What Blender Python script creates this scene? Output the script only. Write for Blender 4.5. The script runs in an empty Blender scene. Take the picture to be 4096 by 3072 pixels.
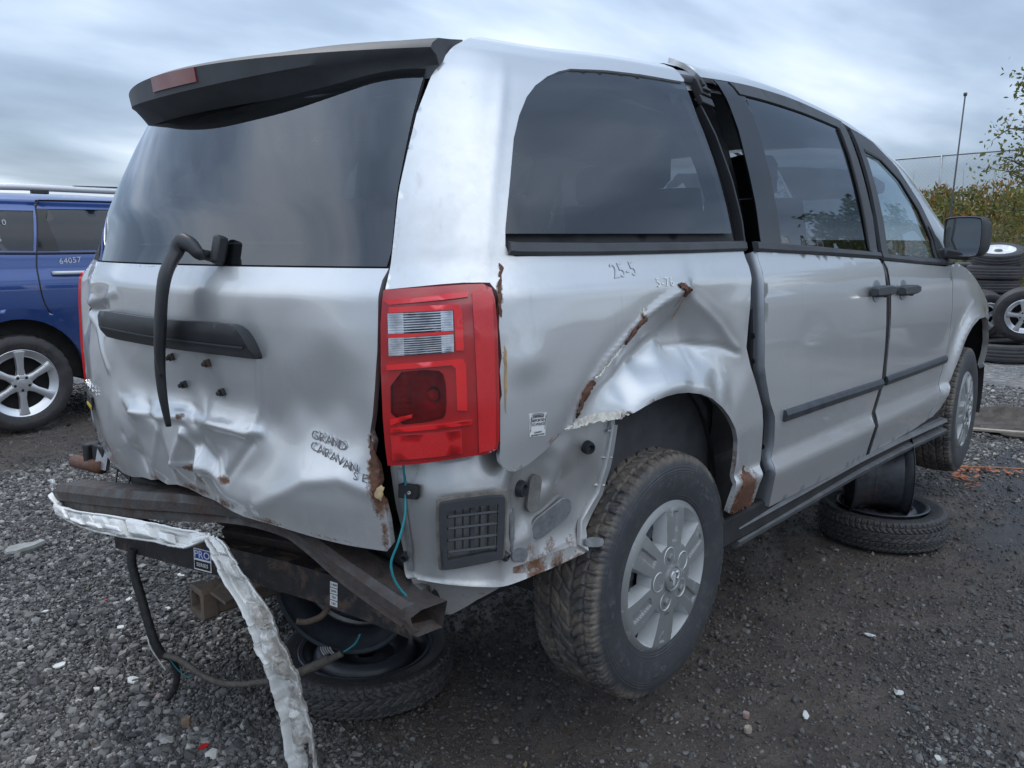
import bpy, math, random
import numpy as np
from mathutils import Vector, Matrix, Euler
from mathutils.geometry import delaunay_2d_cdt

random.seed(7)
RNG = np.random.default_rng(7)
R_ = math.radians
scene = bpy.context.scene
COL = scene.collection

# ------------------------------------------------------------------ camera
cam_data = bpy.data.cameras.new('camera')
cam_data.sensor_width = 36.0
cam_data.lens = 28.84
cam_data.clip_start = 0.05
cam_data.clip_end = 3000.0
camera = bpy.data.objects.new('camera', cam_data)
COL.objects.link(camera)
camera.location = (-1.892, -2.068, 1.415)
_yaw, _pitch, _roll = R_(42.226), R_(-9.698), R_(-0.147)
_f = Vector((math.cos(_pitch) * math.cos(_yaw), math.cos(_pitch) * math.sin(_yaw), math.sin(_pitch)))
_r0 = Vector((math.sin(_yaw), -math.cos(_yaw), 0.0))
_u0 = _r0.cross(_f)
_r = math.cos(_roll) * _r0 + math.sin(_roll) * _u0
_u = -math.sin(_roll) * _r0 + math.cos(_roll) * _u0
camera.rotation_euler = Matrix((_r, _u, -_f)).transposed().to_euler()
scene.camera = camera

# ------------------------------------------------------------------ world: overcast daylight
SUN_EL, SUN_AZ = R_(56.0), R_(78.0)          # azimuth of the sun, counted from +x towards +y
world = bpy.data.worlds.new('World')
scene.world = world
world.use_nodes = True
wt = world.node_tree
wt.nodes.clear()
def wn(kind, **kw):
    n = wt.nodes.new(kind)
    for k, v in kw.items():
        setattr(n, k, v)
    return n
def wl(a, b):
    wt.links.new(a, b)
w_out = wn('ShaderNodeOutputWorld')
w_sky = wn('ShaderNodeTexSky', sky_type='NISHITA', sun_disc=False)
w_sky.sun_elevation = SUN_EL
w_sky.sun_rotation = math.pi / 2 - SUN_AZ
w_bg = wn('ShaderNodeBackground')
w_bg.inputs['Strength'].default_value = 0.10
w_cl = wn('ShaderNodeBackground')
w_cl.inputs['Strength'].default_value = 1.0
w_tc = wn('ShaderNodeTexCoord')
w_sep = wn('ShaderNodeSeparateXYZ')
wl(w_tc.outputs['Generated'], w_sep.inputs[0])
def wmath(op, a, b=None, clamp=False):
    n = wn('ShaderNodeMath', operation=op, use_clamp=clamp)
    for i, v in enumerate((a, b)):
        if v is None:
            continue
        if isinstance(v, (int, float)):
            n.inputs[i].default_value = v
        else:
            wl(v, n.inputs[i])
    return n.outputs[0]
_den = wmath('ADD', wmath('MAXIMUM', w_sep.outputs[2], 0.0), 0.16)
_cx = wmath('DIVIDE', w_sep.outputs[0], _den)
_cy = wmath('DIVIDE', w_sep.outputs[1], _den)
w_cmb = wn('ShaderNodeCombineXYZ')
wl(_cx, w_cmb.inputs[0]); wl(_cy, w_cmb.inputs[1])
w_rot = wn('ShaderNodeMapping')
w_rot.inputs['Rotation'].default_value = (0, 0, R_(28))
w_rot.inputs['Scale'].default_value = (0.55, 1.0, 1.0)
wl(w_cmb.outputs[0], w_rot.inputs[0])
w_n1 = wn('ShaderNodeTexNoise')
w_n1.inputs['Scale'].default_value = 0.56
w_n1.inputs['Detail'].default_value = 7.0
w_n1.inputs['Roughness'].default_value = 0.46
w_n1.inputs['Distortion'].default_value = 0.35
wl(w_rot.outputs[0], w_n1.inputs['Vector'])
w_n2 = wn('ShaderNodeTexNoise')
w_n2.inputs['Scale'].default_value = 1.5
w_n2.inputs['Detail'].default_value = 5.0
w_n2.inputs['Roughness'].default_value = 0.5
wl(w_rot.outputs[0], w_n2.inputs['Vector'])
_nn = wmath('ADD', wmath('MULTIPLY', w_n1.outputs[0], 0.78), wmath('MULTIPLY', w_n2.outputs[0], 0.22))
w_cr = wn('ShaderNodeValToRGB')
cr = w_cr.color_ramp
cr.elements[0].position = 0.415; cr.elements[0].color = (0.165, 0.222, 0.310, 1)
cr.elements[1].position = 0.60; cr.elements[1].color = (0.715, 0.775, 0.855, 1)
e = cr.elements.new(0.475); e.color = (0.275, 0.350, 0.462, 1)
e = cr.elements.new(0.53); e.color = (0.455, 0.538, 0.658, 1)
wl(_nn, w_cr.inputs[0])
# an overcast sky is brighter overhead than at the horizon
w_up = wn('ShaderNodeMapRange')
w_up.inputs['From Min'].default_value = 0.0
w_up.inputs['From Max'].default_value = 1.0
w_up.inputs['To Min'].default_value = 0.56
w_up.inputs['To Max'].default_value = 1.5
wl(w_sep.outputs[2], w_up.inputs[0])
w_vm = wn('ShaderNodeVectorMath', operation='SCALE')
wl(w_cr.outputs[0], w_vm.inputs[0]); wl(w_up.outputs[0], w_vm.inputs['Scale'])
wl(w_vm.outputs[0], w_cl.inputs['Color'])
wl(w_sky.outputs[0], w_bg.inputs['Color'])
w_mix = wn('ShaderNodeMixShader')
w_mix.inputs[0].default_value = 0.88
wl(w_bg.outputs[0], w_mix.inputs[1]); wl(w_cl.outputs[0], w_mix.inputs[2])
wl(w_mix.outputs[0], w_out.inputs['Surface'])

# ------------------------------------------------------------------ sun behind the cloud
sun_data = bpy.data.lights.new('sun', 'SUN')
sun_data.energy = 0.6
sun_data.angle = R_(14.0)
sun_data.color = (1.0, 0.965, 0.91)
sun = bpy.data.objects.new('sun', sun_data)
COL.objects.link(sun)
_sd = Vector((math.cos(SUN_EL) * math.cos(SUN_AZ), math.cos(SUN_EL) * math.sin(SUN_AZ), math.sin(SUN_EL)))
sun.rotation_euler = _sd.to_track_quat('Z', 'Y').to_euler()
sun.location = (0, 0, 20)

# ------------------------------------------------------------------ picture settings
scene.render.engine = 'CYCLES'
scene.view_settings.view_transform = 'Standard'
scene.view_settings.look = 'None'
scene.view_settings.gamma = 1.0
scene.view_settings.exposure = 1.08
scene.view_settings.use_curve_mapping = False

# ================================================================== helpers
class NT:
    """small wrapper to write node trees in one line per node"""
    def __init__(s, name):
        s.m = bpy.data.materials.new(name)
        s.m.use_nodes = True
        s.t = s.m.node_tree
        s.t.nodes.clear()
        s.out = s.t.nodes.new('ShaderNodeOutputMaterial')
    def n(s, kind, ins=None, **kw):
        nd = s.t.nodes.new('ShaderNode' + kind)
        for k, v in kw.items():
            setattr(nd, k, v)
        for k, v in (ins or {}).items():
            s.set(nd.inputs[k], v)
        return nd
    def set(s, sock, v):
        if isinstance(v, bpy.types.NodeSocket):
            s.t.links.new(v, sock)
        elif isinstance(v, bpy.types.Node):
            s.t.links.new(v.outputs[0], sock)
        else:
            if isinstance(v, tuple) and len(v) == 3 and sock.type == 'RGBA':
                v = v + (1.0,)
            sock.default_value = v
    def math(s, op, a, b=0.0, clamp=False):
        return s.n('Math', {0: a, 1: b}, operation=op, use_clamp=clamp).outputs[0]
    def mix(s, f, a, b, blend='MIX'):
        nd = s.n('Mix', data_type='RGBA', blend_type=blend, clamp_factor=True)
        s.set(nd.inputs[0], f); s.set(nd.inputs[6], a); s.set(nd.inputs[7], b)
        return nd.outputs[2]
    def coords(s, which='Object'):
        return s.n('TexCoord').outputs[which]
    def noise(s, scale, detail=4.0, rough=0.5, vec=None, dist=0.0):
        nd = s.n('TexNoise', {'Scale': scale, 'Detail': detail, 'Roughness': rough, 'Distortion': dist})
        s.set(nd.inputs['Vector'], vec if vec is not None else s.coords())
        return nd.outputs[0]
    def ramp(s, f, *stops):
        nd = s.n('ValToRGB')
        r = nd.color_ramp
        while len(r.elements) < len(stops):
            r.elements.new(0.5)
        for e, (p, c) in zip(r.elements, stops):
            e.position = p
            e.color = (c, c, c, 1) if isinstance(c, (int, float)) else tuple(c) + (1,)
        s.set(nd.inputs[0], f)
        return nd.outputs[0]
    def bump(s, h, strength=0.3, dist=0.01):
        return s.n('Bump', {'Height': h, 'Strength': strength, 'Distance': dist}).outputs[0]
    def bsdf(s, base, rough=0.5, metal=0.0, **ins):
        b = s.n('BsdfPrincipled', {'Base Color': base, 'Roughness': rough, 'Metallic': metal})
        for k, v in ins.items():
            s.set(b.inputs[k.replace('_', ' ')], v)
        s.t.links.new(b.outputs[0], s.out.inputs[0])
        return b

def simple(name, col, rough=0.5, metal=0.0, var=0.25, scale=14.0, bump=0.0, bscale=80.0, **ins):
    t = NT(name)
    c0 = tuple(x * (1 - var) for x in col); c1 = tuple(min(1, x * (1 + var)) for x in col)
    c = t.mix(t.ramp(t.noise(scale, 6, 0.6), (0.3, 0.0), (0.7, 1.0)), c0, c1)
    if bump:
        ins['Normal'] = t.bump(t.noise(bscale, 4, 0.6), bump, 0.004)
    t.bsdf(c, rough, metal, **ins)
    return t.m

def link(o, parent=None):
    COL.objects.link(o)
    if parent is not None:
        o.parent = parent
    return o

def mesh_obj(name, verts, faces, mat, parent=None, smooth=True, sharp=None):
    me = bpy.data.meshes.new(name)
    v = np.asarray(verts, dtype=float)
    me.from_pydata(v.tolist(), [], [tuple(int(i) for i in f) for f in faces])
    me.materials.append(mat)
    if smooth:
        me.polygons.foreach_set('use_smooth', np.ones(len(me.polygons), dtype=bool))
        if sharp:
            me.set_sharp_from_angle(angle=R_(sharp))
    me.update()
    return link(bpy.data.objects.new(name, me), parent)

class MB:
    """collects simple solids into one mesh"""
    def __init__(s):
        s.v, s.f = [], []
    def add(s, v, f):
        o = len(s.v)
        s.v += [tuple(map(float, p)) for p in v]
        s.f += [tuple(int(i) + o for i in q) for q in f]
        return s
    def box(s, c, size, rot=None, taper=1.0):
        hx, hy, hz = (d / 2 for d in size)
        P = [Vector((x * (taper if z > 0 else 1), y * (taper if z > 0 else 1), z)) for x in (-hx, hx) for y in (-hy, hy) for z in (-hz, hz)]
        if rot is not None:
            M = rot if isinstance(rot, Matrix) else Euler(rot).to_matrix()
            P = [M @ p for p in P]
        c = Vector(c)
        return s.add([p + c for p in P], [(0, 1, 3, 2), (4, 6, 7, 5), (0, 4, 5, 1), (2, 3, 7, 6), (0, 2, 6, 4), (1, 5, 7, 3)])
    def tube(s, pts, r, n=8, caps=True):
        P = [Vector(p) for p in pts]
        rr = r if hasattr(r, '__len__') else [r] * len(P)
        d0 = (P[1] - P[0]).normalized()
        a = d0.orthogonal().normalized()
        V, F = [], []
        for i, p in enumerate(P):
            d = (P[min(i + 1, len(P) - 1)] - P[max(i - 1, 0)]).normalized()
            a = (a - d * a.dot(d)).normalized()
            b = d.cross(a)
            for k in range(n):
                t = 2 * math.pi * k / n
                V.append(p + (a * math.cos(t) + b * math.sin(t)) * rr[i])
        for i in range(len(P) - 1):
            for k in range(n):
                F.append((i * n + k, i * n + (k + 1) % n, (i + 1) * n + (k + 1) % n, (i + 1) * n + k))
        if caps:
            F.append(tuple(range(n - 1, -1, -1)))
            F.append(tuple((len(P) - 1) * n + k for k in range(n)))
        return s.add(V, F)
    def loft(s, rings, closed=True, caps=True):
        n = len(rings[0]); V = [p for r in rings for p in r]; F = []
        for i in range(len(rings) - 1):
            for k in range(n if closed else n - 1):
                F.append((i * n + k, i * n + (k + 1) % n, (i + 1) * n + (k + 1) % n, (i + 1) * n + k))
        if caps and closed:
            F.append(tuple(range(n - 1, -1, -1)))
            F.append(tuple((len(rings) - 1) * n + k for k in range(n)))
        return s.add(V, F)
    def lathe(s, prof, n=48, closed=False):
        """prof: (axial y, radius) pairs turned about the y axis"""
        V, F = [], []
        m = len(prof)
        for k in range(n):
            t = 2 * math.pi * k / n
            for a, r in prof:
                V.append((r * math.cos(t), a, r * math.sin(t)))
        for k in range(n):
            for i in range(m - (0 if closed else 1)):
                j = (i + 1) % m
                F.append((k * m + i, ((k + 1) % n) * m + i, ((k + 1) % n) * m + j, k * m + j))
        return s.add(V, F)
    def prism(s, poly, a0, a1, axes=(0, 2, 1)):
        """extrude a flat polygon: poly (u, v) on axes[0], axes[1], from a0 to a1 along axes[2]"""
        n = len(poly); V = []
        for a in (a0, a1):
            for u, v in poly:
                p = [0, 0, 0]; p[axes[0]] = u; p[axes[1]] = v; p[axes[2]] = a
                V.append(p)
        F = [tuple(range(n)), tuple(range(2 * n - 1, n - 1, -1))] + [(i, i + n, (i + 1) % n + n, (i + 1) % n) for i in range(n)]
        return s.add(V, F)
    def xform(s, M):
        s.v = [tuple(M @ Vector(p)) for p in s.v]
        return s
    def build(s, name, mat, parent=None, smooth=False, sharp=None, bevel=0.0, seg=2):
        o = mesh_obj(name, s.v, s.f, mat, parent, smooth, sharp)
        if bevel:
            m = o.modifiers.new('bevel', 'BEVEL')
            m.width = bevel; m.segments = seg; m.limit_method = 'ANGLE'; m.angle_limit = R_(35)
            m.harden_normals = False
            if not smooth:
                o.data.polygons.foreach_set('use_smooth', np.ones(len(o.data.polygons), dtype=bool))
                o.data.set_sharp_from_angle(angle=R_(50))
        return o

def empty(name, label, cat, loc=(0, 0, 0), rot=(0, 0, 0), group=None):
    o = bpy.data.objects.new(name, None)
    o.empty_display_size = 0.2
    COL.objects.link(o)
    o.location = loc; o.rotation_euler = rot
    o['label'] = label; o['category'] = cat
    if group:
        o['group'] = group
    return o
def tag(o, label, cat, group=None):
    o['label'] = label; o['category'] = cat
    if group:
        o['group'] = group
    return o
def kind(o, k):
    o['kind'] = k
    return o
def copy_tree(o, parent=None):
    c = o.copy(); COL.objects.link(c)
    if parent is not None:
        c.parent = parent
    for ch in list(o.children):
        copy_tree(ch, c)
    return c

def catmull(pts, per=8, closed=False):
    P = np.asarray(pts, float); n = len(P); out = []
    for i in range(n if closed else n - 1):
        if closed:
            p0, p1, p2, p3 = P[(i - 1) % n], P[i], P[(i + 1) % n], P[(i + 2) % n]
        else:
            p0, p1, p2, p3 = P[max(i - 1, 0)], P[i], P[i + 1], P[min(i + 2, n - 1)]
        for k in range(per):
            t = k / per
            out.append(0.5 * ((2 * p1) + (-p0 + p2) * t + (2 * p0 - 5 * p1 + 4 * p2 - p3) * t * t + (-p0 + 3 * p1 - 3 * p2 + p3) * t ** 3))
    if not closed:
        out.append(P[-1])
    return np.array(out)

def chaikin(pts, n=2):
    P = np.asarray(pts, float)
    for _ in range(n):
        Q = np.roll(P, -1, axis=0)
        P = np.stack([P * .75 + Q * .25, P * .25 + Q * .75], 1).reshape(-1, P.shape[1])
    return P

def densify(pts, res):
    P = np.asarray(pts, float); out = []
    for a, b in zip(P, np.roll(P, -1, axis=0)):
        n = max(1, int(math.ceil(np.linalg.norm(b - a) / res)))
        for k in range(n):
            out.append(a + (b - a) * k / n)
    return np.array(out)

def inside(pts, poly):
    x, y = pts[:, 0], pts[:, 1]
    r = np.zeros(len(pts), bool)
    for (x0, y0), (x1, y1) in zip(poly, np.roll(poly, -1, axis=0)):
        c = (y0 > y) != (y1 > y)
        with np.errstate(divide='ignore', invalid='ignore'):
            r ^= c & (x < (x1 - x0) * (y - y0) / (y1 - y0) + x0)
    return r

def edge_dist(pts, poly):
    d = np.full(len(pts), 1e9)
    for a, b in zip(poly, np.roll(poly, -1, axis=0)):
        ab = b - a; L = ab @ ab
        if L < 1e-14:
            continue
        t = np.clip(((pts - a) @ ab) / L, 0, 1)
        q = pts - (a + t[:, None] * ab)
        d = np.minimum(d, np.hypot(q[:, 0], q[:, 1]))
    return d

def tri_fill(outline, holes=(), res=0.02):
    """2-D polygon -> (points, triangles, boundary rings)"""
    rings = [densify(r, res) for r in [outline] + list(holes)]
    lo, hi = rings[0].min(0), rings[0].max(0)
    gx, gy = np.meshgrid(np.arange(lo[0], hi[0], res), np.arange(lo[1], hi[1], res))
    g = np.stack([gx.ravel(), gy.ravel()], 1)
    k = inside(g, rings[0])
    for h in rings[1:]:
        k &= ~inside(g, h)
    g = g[k]
    d = np.full(len(g), 1e9)
    for r in rings:
        d = np.minimum(d, edge_dist(g, r))
    g = g[d > res * 0.55]
    pts = np.concatenate(rings + [g]); edges = []; o = 0; idx = []
    for r in rings:
        n = len(r)
        edges += [(o + i, o + (i + 1) % n) for i in range(n)]
        idx.append(list(range(o, o + n))); o += n
    v, _, f, ov, _, _ = delaunay_2d_cdt([Vector(p) for p in pts], edges, [], 0, 1e-7)
    v = np.array([tuple(p) for p in v]); f = np.array([t for t in f if len(t) == 3])
    c = v[f].mean(1)
    k = inside(c, rings[0])
    for h in rings[1:]:
        k &= ~inside(c, h)
    f = f[k]
    remap = {}
    for i, src in enumerate(ov):
        for q in src:
            remap.setdefault(q, i)
    rings_i = [[remap[i] for i in r if i in remap] for r in idx]
    return v, f, rings_i

def plate(name, poly, mat, parent, M, thick=0.004, res=None, holes=(), smooth=False, hfun=None):
    """a flat piece of real thickness: poly in (u, v), M maps (u, v, w) to the parent's space"""
    if res is None:
        P = np.asarray(poly); res = max(np.ptp(P[:, 0]), np.ptp(P[:, 1])) / 3.0
    v, f, rings = tri_fill(np.asarray(poly, float), [np.asarray(h, float) for h in holes], res)
    w = np.zeros(len(v)) if hfun is None else hfun(v[:, 0], v[:, 1])
    n = len(v)
    top = np.column_stack([v, w + thick]); bot = np.column_stack([v, w])
    V = [M @ Vector(p) for p in np.concatenate([top, bot])]
    F = [tuple(t) for t in f] + [(t[0] + n, t[2] + n, t[1] + n) for t in f]
    for r in rings:
        m = len(r)
        F += [(r[i], r[i] + n, r[(i + 1) % m] + n, r[(i + 1) % m]) for i in range(m)]
    return mesh_obj(name, [tuple(p) for p in V], F, mat, parent, True, 40)

def text_mesh(name, txt, size, mat, parent, M, thick=0.001, spacing=1.0, align='CENTER'):
    cu = bpy.data.curves.new(name, 'FONT')
    cu.body = txt; cu.size = size; cu.extrude = thick / 2; cu.align_x = align; cu.align_y = 'CENTER'
    cu.resolution_u = 2; cu.space_character = spacing
    tmp = bpy.data.objects.new(name, cu)
    COL.objects.link(tmp)
    dg = bpy.context.evaluated_depsgraph_get()
    me = bpy.data.meshes.new_from_object(tmp.evaluated_get(dg))
    COL.objects.unlink(tmp)
    bpy.data.objects.remove(tmp)
    me.transform(M)
    me.materials.clear(); me.materials.append(mat)
    me.name = name
    return link(bpy.data.objects.new(name, me), parent)

# ================================================================== materials
def m_paint(name, col, rough=0.36, metal=0.66, dust=(0.30, 0.28, 0.25), dustamt=0.25, streak=True):
    t = NT(name)
    co = t.coords()
    z = t.n('SeparateXYZ', {0: co}).outputs[2]
    flake = t.noise(900.0, 2, 0.5, co)
    base = t.mix(flake, tuple(c * 0.90 for c in col), tuple(min(1, c * 1.08) for c in col))
    big = t.noise(2.3, 6, 0.62, co)
    fine = t.noise(38.0, 6, 0.7, co)
    low = t.n('MapRange', {0: z, 1: 0.95, 2: 0.50, 3: 0.0, 4: 1.0}).outputs[0]
    m = t.math('MULTIPLY', t.ramp(big, (0.42, 0.0), (0.72, 1.0)), t.ramp(fine, (0.35, 0.15), (0.75, 1.0)))
    m = t.math('ADD', t.math('MULTIPLY', m, dustamt), t.math('MULTIPLY', low, t.math('MULTIPLY', fine, 0.38)), True)
    st = t.n('Mapping', {0: co, 'Scale': (26.0, 26.0, 1.1)})
    sk = t.ramp(t.noise(1.0, 3, 0.6, st.outputs[0]), (0.62, 0.0), (0.78, 0.22))
    m = t.math('ADD', m, sk if streak else 0.0, True)
    spk = t.ramp(t.noise(210.0, 2, 0.5, co), (0.70, 0.0), (0.74, 0.55))
    m = t.math('ADD', m, t.math('MULTIPLY', spk, t.ramp(t.noise(6.0, 3, 0.5, co), (0.45, 0.0), (0.7, 1.0))), True)
    # rust bleeding through the paint where the sheet is torn (a value painted on the panels)
    ra = t.n('Attribute', attribute_name='rust').outputs['Fac']
    rn = t.math('ADD', t.math('MULTIPLY', t.noise(46.0, 7, 0.72, co), 0.75), t.math('MULTIPLY', t.noise(150.0, 4, 0.7, co), 0.35))
    rm = t.ramp(t.math('ADD', ra, t.math('MULTIPLY', t.math('SUBTRACT', rn, 0.55), 1.5)), (0.42, 0.0), (0.52, 0.55), (0.72, 1.0))
    rm = t.math('MULTIPLY', rm, t.ramp(ra, (0.06, 0.0), (0.16, 1.0)))
    rc = t.mix(t.ramp(t.noise(120.0, 4, 0.7, co), (0.3, 0.0), (0.7, 1.0)), (0.070, 0.032, 0.022), (0.20, 0.095, 0.045))
    b = t.mix(m, base, dust)
    m = t.math('MAXIMUM', m, rm)
    b = t.mix(rm, b, rc)
    # scuffs
    sm = t.n('Mapping', {0: co, 'Rotation': (0.3, 0.5, 0.2), 'Scale': (3.0, 3.0, 60.0)})
    sc = t.math('MULTIPLY', t.ramp(t.noise(4.0, 2, 0.4, sm.outputs[0]), (0.70, 0.0), (0.73, 1.0)), t.ramp(t.noise(3.1, 3, 0.5, co), (0.56, 0.0), (0.68, 0.35)))
    b = t.mix(sc, b, (0.72, 0.72, 0.72))
    r = t.math('ADD', rough, t.math('MULTIPLY', m, 0.4), True)
    wob = t.bump(t.noise(3.2, 2, 0.4, co), 0.06, 0.02)
    t.bsdf(b, r, t.math('MULTIPLY', t.math('SUBTRACT', 1.0, m), metal), Coat_Weight=t.math('MULTIPLY', t.math('SUBTRACT', 1.0, m), 0.9), Coat_Roughness=0.045, Coat_IOR=1.75, Normal=wob)
    return t.m

def m_glass(name, tint, dirt=0.05, ior=1.52, edge=1.0):
    t = NT(name)
    fr = t.n('Fresnel', {'IOR': ior})
    gl = t.n('BsdfGlossy', {'Color': (0.92, 0.95, 1.0, 1), 'Roughness': 0.02})
    tr = t.n('BsdfTransparent', {'Color': tint + (1,)})
    co = t.coords()
    df = t.n('BsdfDiffuse', {'Color': (0.33, 0.33, 0.32, 1)})
    mx = t.n('MixShader', {0: t.math('MULTIPLY', fr.outputs[0], edge, True), 1: tr.outputs[0], 2: gl.outputs[0]})
    mk = t.math('MULTIPLY', t.ramp(t.noise(3.0, 6, 0.65, co), (0.4, 0.25), (0.75, 1.0)), dirt)
    m2 = t.n('MixShader', {0: mk, 1: mx.outputs[0], 2: df.outputs[0]})
    t.t.links.new(m2.outputs[0], t.out.inputs[0])
    return t.m

def m_rust(name, steel=(0.045, 0.045, 0.05), lo=0.44, hi=0.58, rust=(0.17, 0.065, 0.03), rust2=(0.07, 0.028, 0.018), scale=9.0):
    t = NT(name)
    co = t.coords()
    n = t.noise(scale, 8, 0.68, co, 0.4)
    f = t.noise(70.0, 6, 0.7, co)
    rc = t.mix(t.ramp(f, (0.3, 0.0), (0.7, 1.0)), rust2, rust)
    st = t.mix(t.ramp(t.noise(30, 5, 0.6, co), (0.35, 0.0), (0.7, 1.0)), steel, tuple(c * 1.9 for c in steel))
    m = t.ramp(n, (lo, 0.0), (hi, 1.0))
    t.bsdf(t.mix(m, st, rc), t.math('ADD', 0.42, t.math('MULTIPLY', m, 0.42)), 0.0,
           Normal=t.bump(t.math('ADD', t.math('MULTIPLY', m, 0.6), t.math('MULTIPLY', f, 0.5)), 0.55, 0.004))
    return t.m

def m_rubber(name, base=(0.030, 0.030, 0.033), dirt=(0.115, 0.092, 0.07), tread_r=0.325, amt=0.8, side=0.25):
    t = NT(name)
    co = t.coords()
    s = t.n('SeparateXYZ', {0: co})
    rad = t.math('SQRT', t.math('ADD', t.math('POWER', s.outputs[0], 2.0), t.math('POWER', s.outputs[2], 2.0)))
    onr = t.n('MapRange', {0: rad, 1: tread_r, 2: tread_r + 0.014, 3: side, 4: 1.0}).outputs[0]
    n = t.ramp(t.noise(11.0, 7, 0.68, co), (0.36, 0.0), (0.60, 1.0))
    n2 = t.ramp(t.noise(55.0, 5, 0.65, co), (0.3, 0.35), (0.7, 1.0))
    m = t.math('MULTIPLY', t.math('MULTIPLY', onr, t.math('MULTIPLY', n, n2)), amt, True)
    c = t.mix(m, base, dirt)
    ang = t.math('ARCTAN2', s.outputs[2], s.outputs[0])
    pol = t.n('CombineXYZ', {0: t.math('MULTIPLY', ang, 15.0), 1: t.math('MULTIPLY', rad, 62.0), 2: 0.0})
    cell = t.n('TexVoronoi', {'Scale': 1.0, 'Vector': pol.outputs[0]}, distance='CHEBYCHEV')
    cut = t.ramp(cell.outputs['Distance'], (0.30, 1.0), (0.36, 0.0))
    run = t.ramp(t.noise(1.6, 2, 0.5, t.n('CombineXYZ', {0: ang, 1: 0.0, 2: 0.0}).outputs[0]), (0.50, 0.0), (0.54, 1.0))
    band = t.math('MULTIPLY', t.ramp(rad, (0.258, 0.0), (0.261, 1.0), (0.283, 1.0), (0.286, 0.0)), t.math('MULTIPLY', cut, run))
    rings = t.math('ABSOLUTE', t.math('SINE', t.math('MULTIPLY', rad, 420.0)))
    rb = t.ramp(rad, (0.228, 0.5), (0.236, 0.0), (0.292, 0.0), (0.300, 0.5), (0.312, 0.5), (0.318, 0.0))
    sw = t.math('ADD', t.math('MULTIPLY', band, 1.0), t.math('MULTIPLY', rings, rb))
    sw = t.math('ADD', sw, t.math('MULTIPLY', t.noise(160.0, 4, 0.6, co), 0.5))
    scuff = t.math('MULTIPLY', t.ramp(t.noise(26.0, 6, 0.7, co), (0.52, 0.0), (0.70, 0.55)), t.math('SUBTRACT', 1.0, onr))
    c = t.mix(scuff, c, (0.105, 0.105, 0.108))
    c = t.mix(t.math('MULTIPLY', band, 0.30), c, (0.12, 0.122, 0.125))
    t.bsdf(c, t.math('ADD', 0.50, t.math('MULTIPLY', m, 0.35)), 0.0, Normal=t.bump(sw, 0.45, 0.004))
    return t.m

M = {}
M['silver'] = m_paint('silver_paint', (0.655, 0.657, 0.657))
M['silver_shade'] = simple('silver_in_shade', (0.34, 0.36, 0.39), 0.42, 0.6, 0.12, 9.0, 0.08, 200.0)  # darker copy of the silver; shade on edges and handle cups is its colour
M['inner_silver'] = m_paint('inner_silver_paint', (0.53, 0.525, 0.515), 0.42, 0.78, (0.20, 0.17, 0.14), 0.45)
M['plastic'] = simple('black_grained_plastic', (0.026, 0.027, 0.030), 0.46, 0, 0.3, 10, 0.12, 420.0)
M['plastic_grey'] = simple('weathered_grey_plastic', (0.055, 0.058, 0.064), 0.55, 0, 0.25, 8, 0.12, 420.0)
M['plastic_dark'] = simple('dark_inner_plastic', (0.012, 0.012, 0.013), 0.6, 0, 0.3, 10)
M['gloss_black'] = simple('gloss_black', (0.010, 0.010, 0.012), 0.14, 0, 0.2, 4)
M['trim_chalk'] = simple('faded_blue_grey_trim', (0.042, 0.047, 0.055), 0.40, 0, 0.35, 18, 0.08, 300.0)
M['rubber_seal'] = simple('rubber_seal', (0.014, 0.014, 0.016), 0.55)
M['glass_dark'] = m_glass('tinted_privacy_glass', (0.16, 0.18, 0.19), 0.010, 1.66, 1.15)
M['glass_rear'] = m_glass('tinted_rear_glass', (0.13, 0.145, 0.15), 0.02, 1.85, 1.15)
M['glass_clear'] = m_glass('clear_door_glass', (0.62, 0.74, 0.74), 0.05, 1.8, 1.2)
M['mirror'] = simple('mirror_glass', (0.75, 0.79, 0.80), 0.03, 1.0, 0.02, 2)
M['chrome'] = simple('chrome', (0.72, 0.73, 0.75), 0.12, 1.0, 0.05, 5)
M['alloy'] = simple('polished_alloy', (0.62, 0.63, 0.65), 0.28, 0.7, 0.08, 7)
def m_cap():
    t = NT('painted_wheel_cover')
    co = t.coords()
    wear = t.ramp(t.noise(22.0, 7, 0.7, co), (0.60, 0.0), (0.64, 1.0))
    base = t.mix(t.ramp(t.noise(7, 4, 0.5, co), (0.3, 0.0), (0.7, 1.0)), (0.22, 0.226, 0.222), (0.29, 0.296, 0.290))
    c = t.mix(t.math('MULTIPLY', wear, 0.5), base, (0.52, 0.53, 0.54))
    t.bsdf(c, 0.38, 0.25, Normal=t.bump(t.noise(120, 3, 0.5, co), 0.06, 0.002))
    return t.m
M['cap'] = m_cap()
M['cap_bright'] = simple('bright_wheel_cover_web', (0.60, 0.61, 0.61), 0.36, 0.25, 0.10, 12)
M['steel_black'] = simple('black_wheel_steel', (0.040, 0.044, 0.054), 0.38, 0.1, 0.4, 9, 0.1, 120.0)
M['steel_rusty_black'] = m_rust('rusty_black_wheel_steel', (0.032, 0.034, 0.040), 0.56, 0.72, (0.13, 0.05, 0.025), (0.05, 0.025, 0.018), 7.0)
M['rust_beam'] = m_rust('rusty_bumper_steel', (0.036, 0.034, 0.033), 0.40, 0.62, (.082, .050, .038), (.048, .033, .028), 14.0)
M['rust_heavy'] = m_rust('heavy_rust', (0.085, 0.045, 0.03), 0.25, 0.55, (0.17, 0.068, 0.034), (0.075, 0.034, 0.024), 22.0)
M['rust_hitch'] = m_rust('muddy_hitch_steel', (0.075, 0.062, 0.050), 0.35, 0.62, (0.16, 0.11, 0.075), (0.09, 0.06, 0.045), 12.0)
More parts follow.
